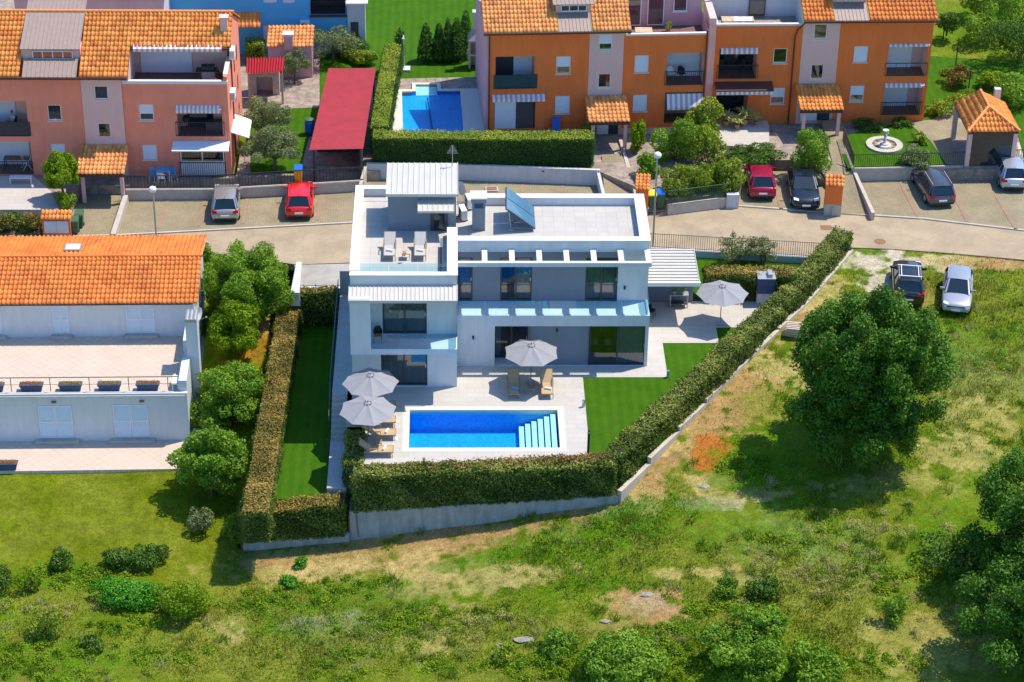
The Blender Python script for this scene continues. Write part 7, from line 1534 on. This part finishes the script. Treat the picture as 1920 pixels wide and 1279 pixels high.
hedge('hedge', 'long diagonal leafy hedge between the villa lawn and the meadow', pts, 1.2, bs, tp, 480, .125, G['photinia'], None, core=.12, wob=.13)
hy = P2(1400, 512, 1.75)[1]
hedge('hedge', 'thick brown-topped hedge behind the right terrace parasol', [(13.1, hy+.35), (16., hy+.3), (18.3, hy+.2)], 1.1, [-.05]*3, [1.75]*3, 460, .12, G['photinia'], G['brown'])
a = P2(545, 562, -.45); b = P2(478, 958, -.6)
hedge('hedge', 'long brown-topped hedge left of the lower lawn', [b, (b[0]*.5+a[0]*.5, b[1]*.5+a[1]*.5), a], 1.35, [-2.6, -2.2, -1.9], [-.75, -.6, -.45], 600, .105, G['photinia'], G['brown'])
hedge('hedge', 'short brown-topped hedge at the front end of the lower lawn', [(-12.9, -4.35), (-7.35, -4.35)], 1.1, [z1-.1, z2-.1], [-2.15, -1.55], 500, .11, G['photinia'], G['brown'])
hedge('hedge', 'dark leafy hedge at the back of the lower lawn against the driveway wall', [(-11.2, 14.05), (-8.5, 14.05)], .75, [-1.7, -1.7], [.55, .55], 200, .16, G['photinia'], G['brown'], core=.3)
# clipped neighbour hedges
hz0, hz1 = 1.3, 3.2
q0 = P2(690, 300, 1.35); y_ = P2(900, 304, 1.4)[1]+.7
hedge('hedge', 'tall clipped green hedge behind the white garden wall', [P2(700, 297, 1.4), P2(900, 301, 1.4), P2(1112, 303, 1.4)], 1.25, [1.3]*3, [3.15, 3.2, 3.3], 520, .09, G['cypress'], G['hedge2'], wob=.05)
hedge('hedge', 'tall clipped green hedge running back beside the red roof shelter', [P2(712, 262, 2.2), P2(723, 180, 2.4), P2(738, 95, 2.6)], 1.15, [1.3]*3, [3.15, 3.1, 3.1], 480, .09, G['cypress'], G['hedge2'], wob=.07)
hedge('hedge', 'dark clipped hedge beside the blue house porch', [P2(462, 105, 1.5), P2(495, 104, 1.5)], 1.2, [1.2]*2, [2.6]*2, 260, .12, G['hedge2'])
# ================================================================ trees and shrubs
def T(px, py): p = PT(px, py); return (float(p[0]), float(p[1]), float(p[2]))
def Tz(px, py, z): return (*P2(px, py, z), z)
tree('broadleaf_tree', 'big dark green broadleaf tree beside the pallets and parked cars', 'tree', T(1614, 850), 4.4, 10.1, -.4, 160000, .165, G['oak'], 150, 6, trunk=.3, rb=(.1, .2), jitter=.4, lean=.75)
tree('broadleaf_tree', 'dark tree cut by the right edge of the photo, rear of the two', 'tree', T(1950, 1085), 4.3, 7.2, -.3, 90000, .165, G['oak'], 110, 8, trunk=.28, rb=(.1, .22), jitter=.4)
tree('broadleaf_tree', 'dark tree at the lower right corner casting deep shade', 'tree', T(1960, 1260), 4.6, 6.8, -.3, 80000, .165, G['oak'], 100, 9, trunk=.28, rb=(.1, .22), jitter=.4)
tree('olive_tree', 'big round olive-like tree between the white house and the villa driveway', 'tree', Tz(470, 592, -1.2), 2.95, 4.6, -.2, 60000, .15, G['mid'], 90, 11, trunk=.2, aspect=.4, rb=(.12, .24), jitter=.28)
tree('fruit_tree', 'slim bright green tree below the big olive-like tree', 'tree', Tz(447, 672, -2.1), 1.5, 3.6, .5, 20000, .14, G['lime'], 45, 12, trunk=.1)
tree('fruit_tree', 'dense green tree in the middle of the row beside the white house', 'tree', Tz(440, 785, -2.9), 1.92, 3.3, .4, 28000, .14, G['mid'], 55, 13, trunk=.12)
tree('fruit_tree', 'large-leaved green tree at the patio corner of the white house', 'tree', Tz(400, 925, -3.7), 2.05, 3.7, .4, 24000, .17, G['mid'], 55, 14, trunk=.12, ry=1.6)
bush('shrub', 'small lone grey-green shrub on the mown lawn', T(377, 992), .7, 1.3, 1800, .13, G['olivetree'], 15)
bush('shrub', 'leafy sapling at the left foot of the low wall', T(440, 1010), .6, 1.3, 1400, .14, G['mid'], 16)
bush('shrub', 'bright green sapling behind the tile roof corner', Tz(392, 500, -.2), .6, 1.6, 1800, .15, G['lime'], 17)
for a in (('flat emerald shrub in the rough grass at lower left', 255, 1125, 1.9, 1.2, 'emerald', 6500, .14, 1.0), ('round yellow-green shrub at lower left', 350, 1150, 1.45, 1.75, 'lime', 7000, .13, 1.3), ('dark low shrub behind the emerald one', 240, 1062, 1.25, 1.0, 'dkbush', 4500, .12, .7), ('dark glossy shrub right of the low one at lower left', 285, 1055, .8, 1.0, 'dkbush', 2500, .12, .7),
          ('sparse dark shrub at the lawn edge', 118, 1060, .75, .9, 'dkbush', 1500, .16, .7), ('pale yellow-green sapling at lower left', 60, 1110, .55, 1.5, 'lime', 900, .16, .5), ('straggly shrub at lower left with yellow twigs', 85, 1190, .8, 1.6, 'hedge2', 1600, .14, .7), ('small dark shrub in the grass near the bottom left', 175, 1215, .6, .7, 'dkbush', 1000, .14, .6), ('shrub cut by the left photo edge', 0, 1100, .8, 1.1, 'dkbush', 1800, .14, .8)):
    lb, px, py, R, H, g_, n, lf, ry = a; bush('shrub', lb, T(px, py), R, H, n, lf, G[g_], int(px)+3, ry=ry)
tree('young_tree', 'bushy young tree at the bottom edge right of centre', 'tree', T(1415, 1262), 2.6, 3.0, .1, 26000, .16, G['mid'], 40, 21, trunk=.08, rb=(.16, .28), stems=4)
tree('young_tree', 'bushy green sapling group at the bottom edge near the centre', 'tree', T(1165, 1272), 2.1, 2.0, .0, 16000, .16, G['mid'], 32, 22, trunk=.06, stems=4)
for a in (('bright green shrub beside the pale rocks at the bottom', 1045, 1222, .85, 1.2, 'mid', 2200), ('small shrub left of the bottom centre shrubs', 945, 1232, .6, .6, 'hedge2', 900), ('dark shrub above the big bottom sapling', 1365, 1112, .6, .9, 'mid', 1500), ('dark shrub right of the sapling clearing', 1425, 1118, .8, .9, 'dkbush', 1700), ('lone dark sapling in the tall grass at lower right', 1672, 1160, .85, 1.35, 'mid', 1600), ('shrub at the bottom edge right of the big sapling', 1530, 1275, 1.3, 1.5, 'mid', 3500), ('small dark weed clump right below the retaining wall', 563, 1062, .35, .5, 'emerald', 500), ('dark weed clump left of the wall end', 540, 1092, .5, .3, 'emerald', 500), ('shaded shrub left of the right edge trees', 1790, 1060, 1.6, 1.3, 'dkbush', 4500)):
    lb, px, py, R, H, g_, n = a; bush('shrub', lb, T(px, py), R, H, n, .16, G[g_], int(px)+5)
for lb, px, py, R, H, g_, n in (('low filler shrub under the big olive-like tree', 425, 645, 1.1, 1.6, 'mid', 5000), ('low filler shrub between the slim and the dense tree', 408, 745, 1.1, 1.5, 'mid', 5000), ('loose green shrub between the patio corner trees', 395, 800, 1.2, 1.8, 'mid', 6000), ('thin shrub against the brown hedge behind the slim tree', 505, 600, .8, 1.1, 'dkbush', 2200)):
    z_ = {645: -1.7, 745: -2.6, 800: -3.0, 600: -1.6}[py]; bush('shrub', lb, Tz(px, py, z_), R, H, n, .15, G[g_], px)
# villa back garden
for px, lb in ((1378, 'silvery olive shrub behind the hedge, the left one'), (1428, 'silvery olive shrub behind the hedge, the right one')):
    tree('olive_tree', lb, 'tree', Tz(px, 494, 0), 1.15, 1.95, .3, 2300, .17, G['olivetree'], 14, px, trunk=.06, stems=3, aspect=.25, jitter=.3)
# pink block garden
tree('bay_tree', 'bright green round tree at the pink block entrance', 'tree', Tz(122, 372, 1.0), 1.2, 3.3, .4, 10000, .16, G['lime'], 16, 31, trunk=.1)
bush('shrub', 'small bright green bush below the entrance tree', Tz(122, 388, 1.0), .6, .9, 1600, .13, G['lime'], 32)
for i, (px, w_) in enumerate(((5, .9), (35, 1.), (62, .9), (-30, 1.))): bush('shrub', ['cream-flowered shrub at the left photo edge by the road', 'middle cream-flowered shrub by the white patio', 'cream-flowered shrub beside the orange cabinet', 'cream-flowered shrub mostly out of frame'][i], Tz(px, 432, .4), w_, 1.1, 2600, .14, G['photinia'] if i % 2 else G['brown'], 40+i, group='shrubs along the left road side')
tree('olive_tree', 'silvery olive tree beside the pink block, the rear one', 'tree', Tz(505, 262, 1.15), 1.75, 3.1, .5, 9000, .16, G['olivetree'], 18, 51, trunk=.14, aspect=.3)
tree('olive_tree', 'silvery olive tree beside the pink block, nearer the road', 'tree', Tz(512, 318, 1.1), 1.9, 3.0, .4, 10000, .16, G['olivetree'], 18, 52, trunk=.14, aspect=.3)
tree('olive_tree', 'thin grey olive tree beside the lilac outbuilding', 'tree', Tz(552, 155, 1.2), 1.1, 2.3, .3, 4200, .15, G['olivetree'], 12, 53, trunk=.08, aspect=.3)
tree('olive_tree', 'airy grey olive tree before the blue house corner', 'tree', Tz(622, 118, 1.2), 1.9, 2.9, .7, 4200, .17, G['olivetree'], 18, 54, trunk=.1, aspect=.3, jitter=.3)
bush('shrub', 'leafy green shrub behind the red sheet roof', Tz(675, 118, 1.2), 1.2, 1.1, 4200, .14, G['hedge2'], 55, ry=.8); bush('shrub', 'darker shrub against the wall before the blue house', Tz(655, 105, 1.2), 1.1, 1.3, 3500, .14, G['dkbush'], 56)
for i, (px, py, w_, h_) in enumerate(((799, 112, .62, 2.5), (823, 113, .5, 2.6), (840, 113, .5, 2.9), (856, 112, .62, 2.9), (873, 106, .6, 3.2))):
    t = thing('cypress', ['leftmost clipped cypress of the row behind the pool', 'slim second cypress from the left behind the pool', 'middle cypress of the row behind the pool', 'fourth cypress from the left behind the pool', 'rightmost and tallest cypress beside the barbecue'][i], 'cypress', Tz(px, py, 1.25), 0, 'cypress row behind the neighbour pool')
    bl = [((0, 0, h_*f_), (w_*(1-.75*f_**2), w_*(1-.75*f_**2), h_*.2)) for f_ in (.15, .35, .55, .75, .88)]; p, nr, tn = blobcloud(bl, 5000, .08); leafmesh('foliage', p, nr, .13, tn, G['cypress'], t, .35); MB().tube((0, 0, -.2), (0, 0, h_*.8), .06, .03).build('trunk', M['bark'], t)
bush('shrub', 'thin tall hedge plant beside the shower post', Tz(750, 108, 1.25), .35, 2.3, 1500, .12, G['cypress'], 57)
# orange block gardens
for a in (('round green shrub at the far left of the orange block garden', 1270, 300, 1.55, 3.0, 'mid', 11000, .13), ('tall loose shrub behind the round one in the orange block garden', 1322, 262, 1.3, 2.6, 'hedge2', 5000, .17), ('tall green shrub beside the round one', 1322, 305, 1.4, 2.6, 'hedge2', 5500, .17),
          ('climbing lime shrub beside the entrance path', 1195, 282, .65, 2.4, 'lime', 2600, .16), ('green shrub below the lime climber', 1212, 330, .85, 1.6, 'mid', 3000, .16), ('shrub at the corner of the tall hedge and porch', 1108, 262, .6, 1.9, 'hedge2', 1800, .15),
          ('bamboo-like shrub at the left of the green fence', 1275, 366, 1.2, 2.0, 'hedge2', 6000, .2), ('bamboo-like shrub at the middle of the green fence', 1325, 360, 1.2, 2.1, 'hedge2', 6000, .2), ('bamboo-like shrub at the right of the green fence', 1368, 354, 1.1, 2.3, 'hedge2', 5500, .2),
          ('round bright green shrub beside the blue car', 1514, 312, 1.65, 2.6, 'mid', 13000, .12), ('low spreading juniper left of the round shrub', 1420, 300, 1.9, .8, 'dkbush', 7000, .13), ('grey lavender bush on the iron fence', 1716, 306, 1.05, 1.0, 'olivetree', 4000, .11),
          ('dark shrub against the orange wall by the right porch', 1455, 222, .7, 1.2, 'dkbush', 1800, .15), ('small shrub by the loggia steps', 1690, 236, .7, .5, 'dkbush', 1400, .12), ('shrub at the rim of the fountain lawn', 1722, 268, .6, .8, 'hedge2', 1500, .13),
          ('bluish shrub patch below the orange wall', 1620, 238, 1.3, .5, 'dkbush', 2500, .13), ('shrub behind the gazebo at the lawn edge', 1762, 215, .9, 1.2, 'hedge2', 1800, .16)):
    lb, px, py, R, H, g_, n, lf = a; z_ = 1.15 if py < 340 else .95; bush('shrub', lb, Tz(px, py, z_), R, H, n, lf, G[g_], int(px+py), ry=R*.75 if 'spread' in lb or 'patch' in lb else None, rb=(.28, .45), aspect=.3 if 'bamboo' in lb else .55)
# field at the upper right
for i, (px, py, R, H, g_) in enumerate(((1905, 110, 2.2, 3.0, 'dkbush'), (1850, 70, 1.6, 2.2, 'mid'), (1915, 190, 1.6, 1.8, 'mid'), (1790, 150, .9, 1.1, 'brown'), (1775, 60, .8, 1.3, 'dkbush'), (1815, 205, .9, 1.2, 'hedge2'), (1895, 30, 2., 2.6, 'mid'), (1830, 20, 1.1, 1.6, 'hedge2'), (1860, 160, 1., .8, 'lime'))):
    bush('shrub', ['biggest dark bush in the field at the upper right', 'green bush left of the biggest field bush', 'bush above the gazebo at the right edge', 'brownish bush on the wire fence beside the orange block', 'dark bush nearest the orange block roof corner', 'bush at the lawn corner behind the gazebo', 'bush in the very top right corner of the photo', 'small bush at the top edge of the field', 'bright low bush in the middle of the field'][i], T(px, py), R, H, int(2600*R), .18, G[g_], 70+i)
# rocks
for i, (px, py, s_) in enumerate(((985, 1200, .36), (940, 1210, .2), (1135, 1165, .2), (1180, 1193, .25), (1320, 912, .26), (1215, 1115, .25))):
    b = T(px, py); rg = np.random.default_rng(i); mb = MB(); vs = []
    for k, (r, z) in enumerate(((.9, -.1), (1, .06), (.75, .2), (.3, .27))):
        for j in range(9): a_ = 2*math.pi*j/9; rr = r*rg.uniform(.75, 1.2)*s_; vs.append((rr*1.5*math.cos(a_), rr*.7*math.sin(a_), z*s_*rg.uniform(.8, 1.2)))
    mb.add(vs, [(k*9+j, k*9+(j+1) % 9, (k+1)*9+(j+1) % 9, (k+1)*9+j) for k in range(3) for j in range(9)]+[tuple(range(27, 36))]); o = mb.build('rock', M['rock']); o.location = b
    tag(o, ['largest pale rock among shrubs at the bottom', 'small pale rock left of the largest bottom rock', 'pale rock below the earth heap', 'slanted pale rock right below the earth heap', 'pale rock in the grass left of the big tree shade', 'rock on the earth heap'][i], 'rock')
# ================================================================ meadow grass
def grass(name, n, region, hmin, hmax, w, seed, dens=None):
    rg = np.random.default_rng(seed); x = rg.uniform(region[0], region[1], n); y = rg.uniform(region[2], region[3], n)
    ok = ~inpoly(x, y, VILLA_POLY) & ~inpoly(x, y, WH_POLY) & ~inpoly(x, y, PARK) & ~inpoly(x, y, ROADL+ROADU)
    ok &= ~((x < -11.7) & (x > -13.4) & (y > -4.7) & (y < 15)); x, y = x[ok], y[ok]
    tall = fbm(x, y, .22, 31); tall2 = fbm(x, y, 1.1, 37, 3); c = ground_rgb(x, y)
    mown = np.clip((y+9.3)/1, 0, 1)*np.clip((-13.2-x)/.8, 0, 1); gr = np.clip((c[:, 1]-c[:, 0]*.95)/.03, 0, 1)
    keep = rg.random(len(x)) < (.12+.88*gr)*(.35+.65*np.clip((tall2-.35)/.3, 0, 1))*(1-.85*mown); x, y, c, tall, mown = x[keep], y[keep], c[keep], tall[keep], mown[keep]
    N = len(x); h = .85*(hmin+(hmax-hmin)*np.clip((tall-.35)/.35, 0, 1)*rg.uniform(.4, 1, N))*(1-.8*mown); z = terr(x, y)+.22*(fbm(x, y, .35, 3)-.5)*np.clip((2.-y)/4, .25, 1)-.02
    a = rg.uniform(0, 6.28, N); dx, dy = np.cos(a)*w/2, np.sin(a)*w/2; lx, ly = rg.normal(0, .35, N)*h, rg.normal(0, .35, N)*h
    v = np.stack([np.stack([x-dx, y-dy, z], 1), np.stack([x+dx, y+dy, z], 1), np.stack([x+lx, y+ly, z+h], 1)], 1).reshape(-1, 3)
    me = npmesh(name, v, np.arange(3*N).reshape(N, 3)); col = c*rg.uniform(.7, 1.45, (N, 1))*np.array([1.05, 1.08, 1.])
    straw = (rg.random(N) < .12)[:, None]; col = np.where(straw, np.array([.55, .50, .2]), col); col = np.repeat(col, 3, 0)
    ca = me.color_attributes.new('col', 'FLOAT_COLOR', 'POINT'); ca.data.foreach_set('color', np.c_[col, np.ones(3*N)].ravel())
    m = D.materials.get('grass blades')
    if not m:
        m, t, b, n_, l = nt('grass blades'); at = n_.new('ShaderNodeAttribute'); at.attribute_name = 'col'; l.new(at.outputs['Color'], b.inputs['Base Color']); b.inputs['Roughness'].default_value = .7; b.inputs['Specular IOR Level'].default_value = .15
        tl = n_.new('ShaderNodeBsdfTranslucent'); l.new(at.outputs['Color'], tl.inputs[0]); mx = n_.new('ShaderNodeMixShader'); mx.inputs[0].default_value = .35; l.new(b.outputs[0], mx.inputs[1]); l.new(tl.outputs[0], mx.inputs[2]); l.new(mx.outputs[0], n_['Material Output'].inputs[0])
    me.materials.append(m); o = D.objects.new(name, me); COL.objects.link(o); tag(o, 'rough green and straw coloured meadow grass in front of the villa', 'grass', kind='stuff'); return o
grass('meadow_grass', 520000, (-32, 42, -19, 19.5), .05, .42, .06, 3)

def weeds(name, label, spots, lm, leaf=.13, seed=5):
    rg = np.random.default_rng(seed); P_ = []; N_ = []; T_ = []
    for px, py, rx, ry, n, h in spots:
        b = PT(px, py); k = max(3, int(n/140))
        for _ in range(k):
            cx, cy = b[0]+rg.normal(0, rx*.5), b[1]+rg.normal(0, ry*.5); r = rg.uniform(.15, .5); m = 140; hh = h*rg.uniform(.4, 1.1)
            x = cx+rg.normal(0, r*.5, m); y = cy+rg.normal(0, r*.5, m); d = np.hypot(x-cx, y-cy)/r
            z = terr(x, y)+hh*np.clip(1-d*.6, .1, 1)*rg.uniform(.3, 1, m); P_.append(np.stack([x, y, z], 1)); N_.append(rg.normal(size=(m, 3))*.8+[0, 0, 1]); T_.append(np.clip(rg.uniform(.2, .7)+rg.normal(0, .2, m), 0, 1))
    o = leafmesh(name, np.concatenate(P_), np.concatenate(N_), leaf, np.concatenate(T_), lm); return tag(o, label, 'weeds', kind='stuff')
weeds('green_weeds', 'soft mid green weeds scattered through the rough meadow grass', [(150, 1080, 3, 1, 5000, .35), (60, 1240, 4, 1.5, 6000, .35), (300, 1230, 3, 1, 2500, .3), (620, 1110, 3, 1, 3500, .3), (760, 1160, 3.5, 1.2, 4500, .35), (480, 1130, 2, 1, 1800, .3), (1080, 1010, 4, 1, 2500, .22), (1300, 1240, 3, 1.2, 6000, .45), (1060, 1250, 3, 1, 5000, .5), (1250, 1200, 2.5, 1, 3500, .5), (1340, 1140, 2, .8, 2500, .4), (1580, 1240, 3, 1, 4500, .4), (1700, 1090, 3, 1.5, 3000, .4), (1480, 1010, 3, 1.5, 2500, .35), (1840, 680, 3, 2, 2500, .2), (640, 1240, 4, 1.2, 4000, .3), (900, 1240, 4, 1, 4000, .35), (1380, 870, 1.6, 1.2, 1800, .25), (230, 1170, 2, .8, 2500, .35)], G['lime'], .11)
weeds('pale_weeds', 'pale straw and yellow flowering weeds in the tall meadow grass', [(1560, 1080, 4, 2, 3500, .5), (1650, 1000, 4, 2, 3000, .5), (1500, 920, 3, .5, 1800, .4), (1780, 1150, 4, 2, 3500, .5), (900, 1170, 2.5, 1.2, 2500, .5), (120, 1150, 2.5, 1, 2000, .45), (1400, 1050, 2, 1, 1200, .4)], G['pale'], .07, 9)
def tufts(n, seed=12):
    rg = np.random.default_rng(seed); x = rg.uniform(-30, 42, n); y = rg.uniform(-19, 15, n); ok = ~inpoly(x, y, VILLA_POLY) & ~inpoly(x, y, WH_POLY) & ~((x < -11.7) & (y > -9)); x, y = x[ok], y[ok]
    c_ = ground_rgb(x, y); k = (rg.random(len(x)) < np.clip((fbm(x, y, .3, 41)-.42)/.2, 0, 1)) & (c_[:, 1] > c_[:, 0]*.97); x, y = x[k], y[k]; m = 34; N = len(x); X = (x[:, None]+rg.normal(0, .16, (N, m))).ravel(); Y = (y[:, None]+rg.normal(0, .16, (N, m))).ravel(); H = (rg.uniform(.25, .62, (N, 1))*rg.uniform(.5, 1, (N, m))).ravel()
    Z = terr(X, Y)+.22*(fbm(X, Y, .35, 3)-.5)-.02; a = rg.uniform(0, 6.28, N*m); w = .03; dx, dy = np.cos(a)*w, np.sin(a)*w; lx, ly = rg.normal(0, .4, N*m)*H, rg.normal(0, .4, N*m)*H-.1*H
    v = np.stack([np.stack([X-dx, Y-dy, Z], 1), np.stack([X+dx, Y+dy, Z], 1), np.stack([X+lx, Y+ly, Z+H], 1)], 1).reshape(-1, 3); me = npmesh('tall_grass_tufts', v, np.arange(3*N*m).reshape(-1, 3))
    base = np.array([[.18, .30, .02], [.28, .34, .04], [.52, .47, .18], [.13, .25, .02]])[rg.choice(4, N, p=[.35, .3, .2, .15])]; col = np.repeat(np.repeat(base, m, 0)*rg.uniform(.7, 1.3, (N*m, 1)), 3, 0)
    ca = me.color_attributes.new('col', 'FLOAT_COLOR', 'POINT'); ca.data.foreach_set('color', np.c_[col, np.ones(len(col))].ravel()); me.materials.append(D.materials['grass blades']); o = D.objects.new('tall_grass_tufts', me); COL.objects.link(o); tag(o, 'taller separate grass tufts standing in the rough meadow', 'grass', kind='stuff')
tufts(1700)
